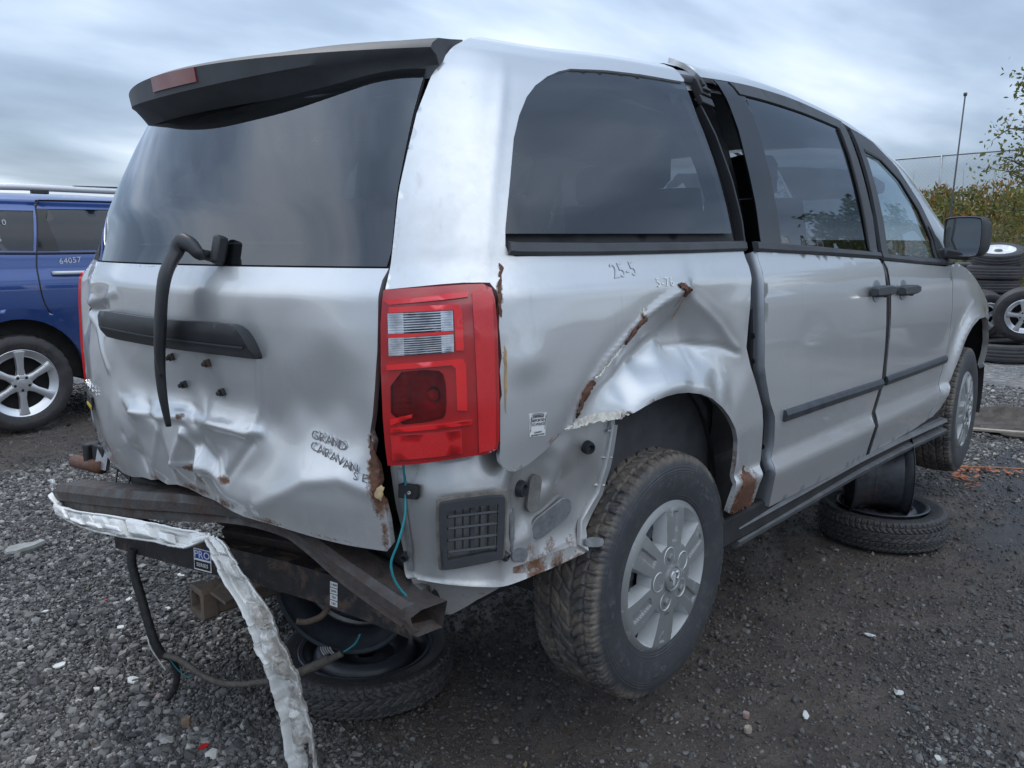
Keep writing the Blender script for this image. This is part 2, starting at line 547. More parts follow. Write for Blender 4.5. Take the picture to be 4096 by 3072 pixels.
M['hitch_black'] = m_rust('chipped_black_hitch', (0.020, 0.019, 0.020), 0.52, 0.60, (0.13, 0.085, 0.06), (0.06, 0.04, 0.03), 14.0)
M['rubber_mud'] = m_rubber('muddy_tyre_rubber', (0.040, 0.043, 0.050), (0.22, 0.18, 0.14), 0.318, 1.0, 0.08)
M['rubber'] = m_rubber('worn_tyre_rubber', (0.036, 0.036, 0.039), (0.095, 0.082, 0.07), 0.26, 0.6, 0.6)
M['rubber_stack'] = m_rubber('dusty_tyre_rubber', (0.026, 0.026, 0.030), (0.10, 0.085, 0.075), 0.20, 0.5, 0.8)
def m_red(name, col, bumpscale=None, rough=0.12):
    t = NT(name)
    co = t.coords()
    c = t.mix(t.ramp(t.noise(16, 4, 0.5, co), (0.3, 0.0), (0.7, 1.0)), tuple(x * 0.82 for x in col), col)
    kw = {}
    if bumpscale:
        v = t.n('TexVoronoi', {'Scale': bumpscale, 'Vector': co}, feature='F1')
        kw['Normal'] = t.bump(v.outputs[0], 0.22, 0.002)
        c = t.mix(t.ramp(v.outputs[0], (0.3, 0.0), (0.8, 0.6)), c, tuple(x * 0.6 for x in col))
    t.bsdf(c, rough, 0.0, Coat_Weight=0.9, Coat_Roughness=0.05, Specular_IOR_Level=0.6, **kw)
    return t.m
M['red'] = m_red('red_lens', (0.88, 0.010, 0.012))
M['red_dark'] = m_red('shaded_red_lens', (0.46, 0.006, 0.008))  # darker copy of the red: shade of the lamp's depth put into colour
M['red_prism'] = m_red('red_prism_reflector', (0.74, 0.010, 0.013), 650.0, 0.2)
M['red_bowl'] = m_red('red_reflector_bowl', (0.60, 0.02, 0.02), None, 0.25)
M['red_clear'] = m_glass('clear_red_lens', (0.75, 0.035, 0.035), 0.0, 1.55)
M['lens_clear'] = simple('clear_ribbed_lens', (0.62, 0.63, 0.66), 0.16, 0.45, 0.45, 30)
M['lens_grey'] = simple('dark_chrome_reflector', (0.12, 0.12, 0.14), 0.16, 0.7, 0.4, 20)
M['white_fascia'] = None
def m_fascia():
    t = NT('torn_white_plastic')
    co = t.coords()
    n = t.ramp(t.noise(7.0, 8, 0.7, co, 0.3), (0.42, 0.0), (0.60, 1.0))
    f = t.ramp(t.noise(60.0, 5, 0.7, co), (0.35, 0.0), (0.7, 1.0))
    z = t.n('SeparateXYZ', {0: co}).outputs[2]
    low = t.n('MapRange', {0: z, 1: 0.68, 2: 0.58, 3: 0.10, 4: 1.0}).outputs[0]
    low = t.math('MULTIPLY', low, t.n('Attribute', attribute_name='dirt').outputs['Fac'])
    m = t.math('MULTIPLY', t.math('MULTIPLY', n, t.math('ADD', 0.45, t.math('MULTIPLY', f, 0.55))), low, True)
    flk = t.math('MULTIPLY', t.ramp(t.noise(34.0, 8, 0.75, co), (0.47, 0.0), (0.53, 1.0)), t.math('MULTIPLY', low, 0.6))
    c = t.mix(t.math('MULTIPLY', m, 1.0), (0.78, 0.775, 0.75), (0.22, 0.18, 0.135))
    c = t.mix(flk, c, (0.27, 0.235, 0.195))
    t.bsdf(c, 0.48, 0.0, Normal=t.bump(t.noise(45, 6, 0.65, co), 0.5, 0.006))
    return t.m
M['white_fascia'] = m_fascia()
M['sill'] = simple('dusty_grey_sill', (.145, .148, .152), .5, .2, .25, 12)
M['white'] = simple('white_print', (0.78, 0.78, 0.77), 0.5, 0, 0.03, 4)
M['ink'] = simple('black_ink', (0.012, 0.012, 0.013), 0.5)
M['blue_label'] = simple('blue_label', (0.02, 0.06, 0.30), 0.35)
M['yellow'] = simple('yellow_print', (0.55, 0.42, 0.03), 0.45)
M['cable'] = simple('black_loom', (0.020, 0.019, 0.019), 0.6, 0, 0.6, 60, 0.4, 260)
M['cable_mud'] = simple('muddy_loom', (0.085, 0.075, 0.062), 0.7, 0, 0.4, 60, 0.5, 260)
M['teal'] = simple('teal_wire', (0.02, 0.24, 0.27), 0.4)
M['rail'] = simple('brushed_rail', (0.66, 0.67, 0.69), 0.3, 0.25, 0.06, 5)
M['bare'] = simple('bare_white_wire', (0.62, 0.61, 0.58), 0.4)
M['interior'] = simple('grey_interior', (0.060, 0.060, 0.064), 0.8)
M['interior_light'] = simple('light_grey_seat_cloth', (0.19, 0.20, 0.21), 0.85, 0, 0.15, 20)
M['headliner'] = simple('headliner', (0.30, 0.31, 0.31), 0.9, 0, 0.06)
M['under'] = simple('underbody_black', (0.020, 0.019, 0.019), 0.75, 0, 0.5, 12)
M['blue_paint'] = m_paint('blue_metallic_paint', (0.016, 0.060, 0.235), 0.30, 0.55, (0.22, 0.20, 0.18), 0.10, False)
M['tear_edge'] = simple('torn_paint_edge', (0.70, 0.66, 0.58), 0.6, 0, 0.3, 60)
M['tan'] = simple('dried_sealant', (0.50, 0.37, 0.20), 0.7, 0, 0.3, 40)
M['ochre_stain'] = simple('rust_stain', (0.40, 0.25, 0.10), 0.6, 0, 0.4, 40)

# ================================================================== the yard: ground, bank, fence, scrub
def vnoise(x, y, seed=0, oct=4):
    """cheap value noise for shaping ground and scatter"""
    r = np.zeros_like(np.asarray(x, float)); amp = 1.0; tot = 0
    for o in range(oct):
        g = np.random.default_rng(seed * 17 + o).random((64, 64))
        fx, fy = x * 2 ** o, y * 2 ** o
        i, j = np.floor(fx).astype(int), np.floor(fy).astype(int); u, v = fx - i, fy - j
        u, v = u * u * (3 - 2 * u), v * v * (3 - 2 * v)
        a, b, c, d = g[i % 64, j % 64], g[(i + 1) % 64, j % 64], g[i % 64, (j + 1) % 64], g[(i + 1) % 64, (j + 1) % 64]
        r = r + amp * ((a * (1 - u) + b * u) * (1 - v) + (c * (1 - u) + d * u) * v); tot += amp; amp *= .5
    return r / tot

def mud(x, y):
    """1 on the trampled wet soil beside and under the van, 0 on clean gravel"""
    n = vnoise(x * 1.1 + 5, y * 1.1 + 9, 3) - .5
    n2 = vnoise(x * .45 + 15, y * .45 + 2, 5) - .5
    d = np.maximum(np.abs(y + .55) - 1.0, np.maximum(-.75 - x, x - 3.0))
    under = np.clip(.55 - (d + n * .9) / .35, 0, 1)
    strip = np.clip(.75 - (np.abs(y + 1.35 + n * .7 + n2 * .9 - (x - 1) * .06) - .32) / .30, 0, 1) * np.clip((x - .25) / .5, 0, 1) * np.clip((4.2 - x) / 1.5, 0, 1)
    blue = np.clip(.8 - (np.maximum(np.abs(y - 4.6) - .75, np.abs(x - .6) - 1.6) + n * .8) / .5, 0, 1)
    return np.maximum(np.maximum(under, strip * .85), blue)

GX = np.unique(np.r_[np.linspace(-60, -8, 14), np.linspace(-8, -2.4, 12), np.arange(-2.4, 6.0, .045), np.linspace(6, 16, 50), np.linspace(16, 90, 20)])
GY = np.unique(np.r_[np.linspace(-60, -5, 14), np.linspace(-5, -2.6, 14), np.arange(-2.6, 5.2, .045), np.linspace(5.2, 14, 40), np.linspace(14, 90, 20)])
def ground_z(x, y):
    near = np.exp(-((x - .5) ** 2 + y ** 2) / 90.0)
    return (.030 * (vnoise(x * .55, y * .55, 11) - .5) + .016 * (vnoise(x * 2.4, y * 2.4, 12) - .5)) * near - .008
X, Y = np.meshgrid(GX, GY, indexing='ij')
Z = ground_z(X, Y)
nx, ny = X.shape
I, J = np.meshgrid(np.arange(nx - 1), np.arange(ny - 1), indexing='ij'); I, J = I.ravel(), J.ravel()
gf = np.stack([I * ny + J, (I + 1) * ny + J, (I + 1) * ny + J + 1, I * ny + J + 1], 1)
def m_ground():
    t = NT('wet_gravel_soil')
    co = t.coords()
    md = t.n('Attribute', attribute_name='mud').outputs['Fac']
    far = t.n('MapRange', {0: t.n('VectorMath', {0: co}, operation='LENGTH').outputs['Value'], 1: 4.0, 2: 9.0}).outputs[0]
    v = t.n('TexVoronoi', {'Scale': 48.0, 'Vector': co}, feature='F1')
    v2 = t.n('TexVoronoi', {'Scale': 26.0, 'Vector': co}, feature='F1')
    rnd = t.n('SeparateColor', {0: v.outputs['Color']}).outputs[0]
    rnd2 = t.n('SeparateColor', {0: v2.outputs['Color']}).outputs[1]
    g1 = t.ramp(rnd, (0.0, (.045, .047, .052)), (.55, (.115, .119, .128)), (.85, (.20, .205, .21)), (1.0, (.40, .40, .39)))
    g2 = t.ramp(rnd2, (0.0, (.14, .132, .125)), (.6, (.30, .284, .268)), (1.0, (.49, .465, .44)))
    stones = t.mix(t.ramp(t.noise(1.4, 5, .6, co), (.4, 0.0), (.6, 1.0)), g1, g2)
    soil = t.mix(t.ramp(t.noise(5.0, 7, .65, co), (.35, 0.0), (.68, 1.0)), (.075, .057, .045), (.185, .143, .113))
    soil = t.mix(t.ramp(t.noise(120.0, 4, .7, co), (.45, 0.0), (.75, .7)), soil, (.10, .095, .09))
    bare = t.mix(far, (.060, .058, .058), stones)
    c = t.mix(md, bare, soil)
    wet = t.ramp(t.noise(2.2, 5, .6, co), (.38, 0.0), (.62, 1.0))
    rough = t.math('ADD', .42, t.math('MULTIPLY', wet, .35), True)
    h = t.math('ADD', t.math('MULTIPLY', t.math('SUBTRACT', 1.0, v.outputs['Distance']), .8), t.noise(220.0, 4, .7, co))
    h = t.math('ADD', h, t.math('MULTIPLY', t.noise(30.0, 6, .7, co), 1.6))
    pw = t.n('Attribute', attribute_name='wet').outputs['Fac']
    pm = t.ramp(t.math('ADD', pw, t.math('MULTIPLY', t.math('SUBTRACT', t.noise(7.0, 7, .7, co), .5), 2.2)), (.42, 0.0), (.58, 1.0))
    c = t.mix(t.math('MULTIPLY', pm, .65), c, (.020, .018, .017))
    rough = t.math('MULTIPLY', rough, t.math('SUBTRACT', 1.0, t.math('MULTIPLY', pm, .82)))
    t.bsdf(c, rough, 0.0, Normal=t.bump(h, t.math('SUBTRACT', .85, t.math('MULTIPLY', pm, .62)), .016), Specular_IOR_Level=.5)
    return t.m
def wet(x, y):
    v = np.zeros_like(np.asarray(x, float))
    for (cx, cy, a, b) in ((2.55, -1.28, .45, .22), (3.1, -1.35, .35, .2), (4.2, -.95, .5, .25), (3.6, -1.1, .4, .15)):
        v = np.maximum(v, np.exp(-((x - cx) / a) ** 2 - ((y - cy) / b) ** 2))
    return v
M['ground'] = m_ground()
ground = mesh_obj('ground', np.stack([X, Y, Z], -1).reshape(-1, 3), gf, M['ground'], None, True)
kind(ground, 'structure')
aw_ = ground.data.attributes.new('wet', 'FLOAT', 'POINT')
aw_.data.foreach_set('value', wet(X, Y).ravel().astype(np.float32))
at_ = ground.data.attributes.new('mud', 'FLOAT', 'POINT')
at_.data.foreach_set('value', mud(X, Y).ravel().astype(np.float32))
# the flat yard runs on to the horizon
far_r = []
for r_, z_ in ((55, -.010), (120, -.012), (400, -.012), (1500, -.012)):
    far_r.append([(20 + r_ * math.cos(a), 10 + r_ * math.sin(a), z_ - .03) for a in np.linspace(0, 2 * math.pi, 48, endpoint=False)])
far_ground = MB().loft(far_r, caps=False).add([(-70, -70, -.045), (110, -70, -.045), (110, 110, -.045), (-70, 110, -.045)], [(0, 1, 2, 3)]).build('ground', M['ground'], None, True)
kind(far_ground, 'structure')

# earth bank that closes the yard
BANK = catmull([(60, -60), (34, -24), (25.5, -8), (23.0, 2), (24.5, 12), (25.5, 24), (20, 44), (4, 62), (-30, 72)], 10)
bd = np.gradient(BANK, axis=0); bd /= np.linalg.norm(bd, axis=1, keepdims=True)
bn = np.stack([-bd[:, 1], bd[:, 0]], 1)       # towards the yard
def bank_z(d, k):
    """height at distance d from the foot, k = position along the bank"""
    u = np.clip(d / 7.5, 0, 1)
    return 2.15 * u * u * (3 - 2 * u) + .25 * (vnoise(k * .4, d * .3, 21) - .5)
rows = []
for i, (c, n) in enumerate(zip(BANK, bn)):
    rows.append([(c[0] + n[0] * (5.5 - d), c[1] + n[1] * (5.5 - d), (bank_z(d, i) if d > .4 else -.06)) for d in (0, .7, 1.6, 2.6, 3.6, 4.6, 5.6, 6.6, 7.6, 9, 12, 18, 40)])
def m_bank():
    t = NT('weedy_bank_soil')
    co = t.coords()
    c = t.mix(t.ramp(t.noise(.5, 6, .6, co), (.38, 0.0), (.62, 1.0)), (.055, .060, .022), (.115, .075, .030))
    c = t.mix(t.ramp(t.noise(9.0, 5, .7, co), (.4, 0.0), (.7, .7)), c, (.16, .145, .075))
    t.bsdf(c, .9, 0.0, Normal=t.bump(t.noise(6, 6, .7, co), .8, .15))
    return t.m
hill = MB().loft(rows, closed=False, caps=False).build('hill', m_bank(), None, True)
kind(hill, 'structure')

def m_leaf(name):
    t = NT(name)
    a = t.n('Attribute', attribute_name='leaf_colour').outputs['Color']
    b = t.n('BsdfPrincipled', {'Base Color': a, 'Roughness': .7})
    tr = t.n('BsdfTranslucent', {'Color': a})
    mx = t.n('MixShader', {0: .3, 1: b.outputs[0], 2: tr.outputs[0]})
    t.t.links.new(mx.outputs[0], t.out.inputs[0])
    return t.m
M['leaf'] = m_leaf('autumn_leaves')
M['bark'] = simple('bark', (.085, .072, .058), .9, 0, .4, 20)
def leaf_mesh(name, P, size, colours, mat, parent=None, up=.5, aspect=.5, rng=RNG):
    """many leaf-sized quads, each folded at random; P centres, colours per leaf"""
    n = len(P)
    a = rng.normal(size=(n, 3)); a[:, 2] += up; a /= np.linalg.norm(a, axis=1, keepdims=True)
    b = np.cross(a, rng.normal(size=(n, 3))); b /= np.linalg.norm(b, axis=1, keepdims=True) + 1e-9
    sz = np.broadcast_to(size, n)[:, None] * rng.uniform(.6, 1.3, (n, 1))
    V = np.stack([P - a * sz, P + b * sz * aspect, P + a * sz, P - b * sz * aspect], 1).reshape(-1, 3)
    me = bpy.data.meshes.new(name)
    me.vertices.add(n * 4); me.vertices.foreach_set('co', V.ravel())
    me.loops.add(n * 4); me.loops.foreach_set('vertex_index', np.arange(n * 4))
    me.polygons.add(n); me.polygons.foreach_set('loop_start', np.arange(0, n * 4, 4)); me.polygons.foreach_set('loop_total', np.full(n, 4))
    me.update(calc_edges=True)
    ca = me.color_attributes.new('leaf_colour', 'FLOAT_COLOR', 'POINT')
    ca.data.foreach_set('color', np.repeat(np.column_stack([colours, np.ones(n)]), 4, axis=0).ravel().astype(np.float32))
    me.materials.append(mat)
    return link(bpy.data.objects.new(name, me), parent)

PAL = np.array([(.235, .085, .022), (.27, .12, .028), (.24, .15, .035), (.15, .135, .030), (.09, .11, .026), (.14, .15, .05), (.20, .185, .10), (.17, .065, .026)])
rs = np.random.default_rng(31)
LP, LC, LS = [], [], []
nb = 3400
for q in range(nb):
    k = rs.uniform(8, len(BANK) - 14); i = int(k)
    d = rs.uniform(1.0, 9.5) if rs.random() < .8 else rs.uniform(.2, 12)
    c = BANK[i] + (BANK[i + 1] - BANK[i]) * (k - i); p = c + bn[i] * (5.5 - d)
    z = float(bank_z(np.array(d), np.array(k)))
    patch = vnoise(np.array(p[0] * .22), np.array(p[1] * .22), 41)
    h = rs.uniform(.35, .95) * (.5 + .6 * min(1, d / 6)); w = rs.uniform(.3, .75)
    m = int(rs.integers(34, 60))
    u = rs.random(m)
    P = np.column_stack([p[0] + rs.normal(0, w * .45, m), p[1] + rs.normal(0, w * .45, m), z + h * u ** .8])
    ci = int(np.clip((1 - patch) * 11.0 - 1.6 + rs.normal(0, 1.1), 0, 7)) if d > 3.2 else int(rs.integers(3, 7))
    LP.append(P); LC.append(np.clip(PAL[ci] * rs.uniform(.7, 1.3, (m, 1)) * (1 + .15 * rs.normal(size=(m, 3))), .01, 1)); LS.append(np.full(m, rs.uniform(.05, .11)))
brush = leaf_mesh('brush', np.concatenate(LP), np.concatenate(LS), np.concatenate(LC), M['leaf'], None, 1.1, .32, rs)
kind(brush, 'stuff')
# dead stalks standing above the weeds
stalks = MB()
for q in range(420):
    k = rs.uniform(14, 60); i = int(k); d = rs.uniform(3.0, 8.5)
    p = BANK[i] + (BANK[i + 1] - BANK[i]) * (k - i) + bn[i] * (5.5 - d); z = float(bank_z(np.array(d), np.array(k)))
    h = rs.uniform(.7, 1.6)
    stalks.tube([(p[0], p[1], z), (p[0] + rs.normal(0, .1), p[1] + rs.normal(0, .1), z + h)], [.010, .004], 3, False)
kind(stalks.build('dry_stalks', simple('dry_stalk', (.24, .19, .12), .9), None), 'stuff')

# chain-link fence along the top of the bank
FEN_P = BANK - bn * 2.6
fence = empty('chain_link_fence', 'tall chain link fence along the top of the weedy bank', 'fence', (float(FEN_P[30][0]), float(FEN_P[30][1]), 2.1))
def inf(o):
    o.matrix_parent_inverse = fence.matrix_world.inverted()
    return o
bpy.context.view_layer.update()
M['galv'] = simple('galvanised_steel', (.36, .38, .40), .45, .7, .15, 6)
cum = np.r_[0, np.cumsum(np.linalg.norm(np.diff(FEN_P, axis=0), axis=1))]
def fp(d, z):
    return (float(np.interp(d, cum, FEN_P[:, 0])), float(np.interp(d, cum, FEN_P[:, 1])), z)
FB, FT = 2.05, 4.02
d0, d1 = 34.0, 118.0
inf(MB().tube([fp(d, FT) for d in np.arange(d0, d1 + .1, 1.5)], .028, 6).build('top_rail', M['galv'], fence, True))
for d in np.arange(d0 + 1.2, d1, 3.05):
    inf(MB().tube([fp(d, FB - .5), fp(d, FT + .03)], .032, 6).build('post', M['galv'], fence, True))
wires = MB()
H_ = FT - FB
for d in np.arange(d0, d1 - H_, .13):
    a, b = fp(d, FB), fp(d + H_, FT)
    wires.tube([a, b], .0026, 3, False)
    a, b = fp(d + H_, FB), fp(d, FT)
    wires.tube([a, b], .0026, 3, False)
inf(wires.build('wire_mesh', M['galv'], fence))

# trees
def tree(name, label, base, height, spread, nleaf, pal, lsize, seed, group=None, trunk_r=.14, first=.25):
    r = np.random.default_rng(seed)
    t = empty(name, label, 'tree', base, (0, 0, float(r.uniform(0, 6))), group)
    tb = MB()
    tp = [Vector((0, 0, -.2))]
    for q in range(1, 8):
        tp.append(Vector((r.normal(0, .05) * q * .4, r.normal(0, .05) * q * .4, height * .9 * q / 7)))
    tb.tube(tp, [trunk_r * (1 - .12 * q) for q in range(8)], 8)
    tips = []
    nl = 26
    for q in range(nl):
        f = first + (1 - first) * q / nl
        h = f * height * .9
        i = min(6, int(f * 7)); o = tp[i].lerp(tp[i + 1], f * 7 - i)
        a = q * 2.4 + r.normal(0, .3); L = spread * (1.15 - .75 * f) * r.uniform(.7, 1.15)
        pts = [o]
        for k in range(1, 5):
            pts.append(o + Vector((math.cos(a) * L * k / 4 + r.normal(0, .05), math.sin(a) * L * k / 4 + r.normal(0, .05), L * .35 * (k / 4) ** 1.2 + r.normal(0, .05))))
        tb.tube(pts, [trunk_r * .35 * (1 - .2 * k) for k in range(5)], 5, False)
        for k in range(1, 5):
            for b in range(5):
                dv = Vector((r.normal(), r.normal(), r.normal() * .6 + .25)).normalized() * L * r.uniform(.18, .42)
                e = pts[k] + dv
                tb.tube([pts[k], pts[k].lerp(e, .5) + Vector((0, 0, .02)), e], [.012, .008, .004], 3, False)
                tips += [(pts[k].lerp(e, u), L) for u in (.45, .7, .9, 1.0)]
    tb.build('trunk', M['bark'], t, True)
    T = np.array([tuple(p) for p, _ in tips])
    idx = r.integers(0, len(T), nleaf)
    P = T[idx] + r.normal(0, .10 * spread ** .5, (nleaf, 3))
    cc = np.asarray(pal)[r.integers(0, len(pal), nleaf)] * r.uniform(.65, 1.3, (nleaf, 1))
    leaf_mesh('crown', P, lsize, np.clip(cc, .01, 1), M['leaf'], t, .2, .5, r)
    return t
YEL = [(.20, .19, .045), (.15, .165, .04), (.24, .20, .06), (.12, .14, .035)]
GRN = [(.055, .075, .022), (.075, .095, .028), (.10, .115, .03), (.045, .06, .02)]
tree('tree', 'thin yellow green tree leaning into the right edge by the weedy bank', (17.2, .75, .35), 4.9, 1.9, 9000, YEL, .055, 51)
# trees further along the bank, mirrored in the door glass
for k, (x_, y_, h_, lb) in enumerate(((22.5, -7.2, 7.0, 'tallest of the green trees mirrored in the sliding door glass'), (27.5, -10.2, 6.6, 'round green tree right of the tallest one mirrored in the glass'), (22.5, -5.0, 5.2, 'small green tree in front of the mirrored group'), (29.0, -7.0, 7.4, 'green tree left of the mirrored group'))):
    tree('tree', lb, (x_, y_, 0), h_, 3.0, 3200, GRN, .15, 52 + k, 'green trees beyond the yard', .16, .2)

# ================================================================== the van's body surface: a point for every (s along the plan outline, t up the section)
def smooth_curve(xs, ys, n, sig):
    g=np.linspace(xs[0],xs[-1],n); v=np.interp(g,xs,ys); h=g[1]-g[0]
    k=int(3*sig/h)+1; w=np.exp(-.5*(np.arange(-k,k+1)*h/sig)**2); w/=w.sum()
    lo=v[0]-(v[1]-v[0])*np.arange(k,0,-1); hi=v[-1]+(v[-1]-v[-2])*np.arange(1,k+1)
    return g,np.convolve(np.concatenate([lo,v,hi]),w,'valid')
# plan outline of the body at its waist (x forward, y right side negative)
PL=[(-.996,0),(-.982,-.25),(-.938,-.5),(-.884,-.7),(-.842,-.80),(-.788,-.885),(-.724,-.943),(-.636,-.965),(-.4,-.972),(0,-.975),(1.5,-.977),(2.6,-.972),(3.2,-.955),(3.6,-.90)]
def _plan():
    P=np.array([(x,-y) for x,y in PL[:0:-1]]+PL)
    P=np.vstack([catmull(P,8)]); d=np.r_[0,np.cumsum(np.hypot(*np.diff(P,axis=0).T))]
    i0=[i for i,p in enumerate(P) if abs(p[0]+.4)<1e-6 and p[1]<0][0]
    s=d-d[i0]-.4
    g,x=smooth_curve(s,P[:,0],4000,.05); g,y=smooth_curve(s,P[:,1],4000,.05)
    return g,x,y
PS,PX,PY=_plan()
S_MID=float(np.interp(0,-PY[:],PS[:])) if False else float(PS[np.argmin(np.abs(PY)+ (PX>0)*9)])
# upright section: (t, z, half width, forward shift of the rear)
SEC=[(.30,.30,.885,.10),(.45,.45,.915,.06),(.56,.56,.938,.035),(.697,.697,.972,.012),(.722,.722,.948,.010),(.86,.86,.967,.0),(1.1,1.1,.972,.0),(1.24,1.24,.967,.004),(1.312,1.312,.959,.009),
(1.322,1.322,.955,.013),(1.37,1.37,.930,.042),(1.385,1.385,.924,.046),(1.5,1.5,.89,.075),(1.6,1.6,.855,.112),(1.7,1.7,.815,.155),(1.78,1.78,.777,.195),(1.83,1.83,.745,.225)]
_c=[(1.83,.745,.225),(1.868,.70,.262),(1.895,.63,.33),(1.918,.5,.46),(1.935,.25,.72),(1.945,0,.98)]
def _sec():
    L=list(SEC); t=1.83
    for a,b in zip(_c,_c[1:]):
        t+=math.hypot(b[0]-a[0],b[1]-a[1]); L.append((t,b[0],b[1],b[2]))
    L=np.array(L); out=[smooth_curve(L[:,0],L[:,i],2500,.007) for i in (1,2,3)]
    return out[0][0],out[0][1],out[1][1],out[2][1]
ST,SZ,SW,SX=_sec()
BELT=1.385
_DX,_DK=smooth_curve([-1.2,-.6,-.3,0,.3,.6,.75,1.05,1.2,1.5,1.8,2.1,2.4,2.55,2.7,2.9,3.05,3.7],[1.03,1.05,1.07,1.09,1.12,1.17,1.185,1.185,1.17,1.13,1.07,.96,.81,.66,.45,.18,.02,.0],1500,.09)
def drop(x):   # how tall the greenhouse is along the van
    return np.interp(x,_DX,_DK)
def S(s,t):
    s=np.asarray(s,float); t=np.asarray(t,float)
    x=np.interp(s,PS,PX); y=np.interp(s,PS,PY)
    z=np.interp(t,ST,SZ); w=np.interp(t,ST,SW); dx=np.interp(t,ST,SX)
    f=np.clip((0.2-x)/.9,0,1); f=f*f*(3-2*f)
    k=drop(x); z2=np.where(z>BELT,BELT+(z-BELT)*k,z)
    yy=y*w/.972*(1-.06*f*np.clip((t-1.4)/.5,0,1))
    return np.stack([x+dx*f,yy,z2],-1)
# how far the crumpled sheet metal is pushed in: (s, t, depth)
HATCH_DENT = [(-2.247,1.339,0),(-1.693,1.351,0),(-1.37,1.353,0),(-1.144,1.356,0),(-.957,1.358,0),(-2.13,1.304,0),(-1.673,1.315,0),(-1.391,1.314,0),(-1.139,1.321,0),(-.956,1.324,0),(-.96,1.239,0),(-.965,1.166,0),(-.979,1.097,.008),(-.989,1.061,.012),(-.98,1.011,.012),(-.97,.955,.008),(-.948,.9,0),(-.934,.78,0),(-1.297,1.299,0),(-1.067,1.224,.003),(-1.199,1.229,.012),(-1.283,1.216,.012),(-1.207,1.148,.021),(-1.034,1.146,.012),(-1.299,1.158,.022),(-1.144,1.038,.043),(-1.28,1.006,.054),(-1.03,1.062,.021),(-1.191,1.08,.037),(-1.069,1.094,.032),(-.973,.904,-.008),(-1.048,.926,-.004),(-1.15,.91,.0),(-1.239,.851,.006),(-1.322,.813,.012),(-1.178,.97,.028),(-1.269,.949,.04),(-1.078,.979,.025),(-.935,.773,.005),(-1.124,.768,.018),(-1.305,.772,.03),(-1.454,.771,.045),(-1.597,.78,.06),(-1.132,.834,.004),(-1.01,.832,.002),(-1.789,1.146,.025),(-1.335,1.155,.03),(-1.565,1.081,.042),(-1.824,1.074,.035),(-1.823,1.03,.036),(-1.7,1.025,.045),(-1.322,1.038,.046),(-1.437,1.03,.05),(-1.585,1.028,.05),(-1.768,1.185,.018),(-1.516,1.211,.018),(-1.318,1.222,.018),(-1.991,1.168,.012),(-1.917,1.233,.01),(-1.574,1.243,.006),(-1.364,1.249,.006),(-1.863,.978,.0),(-1.703,.984,.005),(-1.606,.999,.012),(-1.494,.994,.022),(-1.374,.979,.032),(-1.321,.986,.04),(-1.416,.994,.026),(-1.955,1.001,.01),(-2.081,1.13,.008),(-2.039,1.041,.012),(-1.954,1.011,.015),(-1.939,1.103,.022),(-2.287,1.11,0),(-2.266,.957,0),(-2.001,.95,0),(-2.119,.861,0),(-2.119,.743,.032),(-1.862,.914,.018),(-1.734,.942,.026),(-1.913,.844,.045),(-1.973,.792,.028),(-1.79,.818,.028),(-1.82,.784,.045),(-1.945,.768,.04),(-1.967,.866,.012),(-1.594,.96,.012),(-1.644,.87,.004),(-1.537,.872,.006),(-1.588,.905,.038),(-1.539,.941,.036),(-1.502,.899,.055),(-1.385,.882,.035),(-1.438,.949,.04),(-1.352,.961,.034),(-1.506,.864,.03),(-1.449,.846,.035),(-1.619,.799,.05),(-1.715,.791,.05),(-1.455,.811,.03),(-1.541,.966,.02),(-2.3,1.248,.03),(-2.103,1.229,.03),(-1.901,1.286,.004),(-1.971,1.312,0),(-2.228,1.197,0),(-2.137,1.177,.014),(-1.808,1.299,.002),(-.909,1.397,0),(-.91,.741,0),(-1.32,.702,.03),(-1.883,.665,.05)]
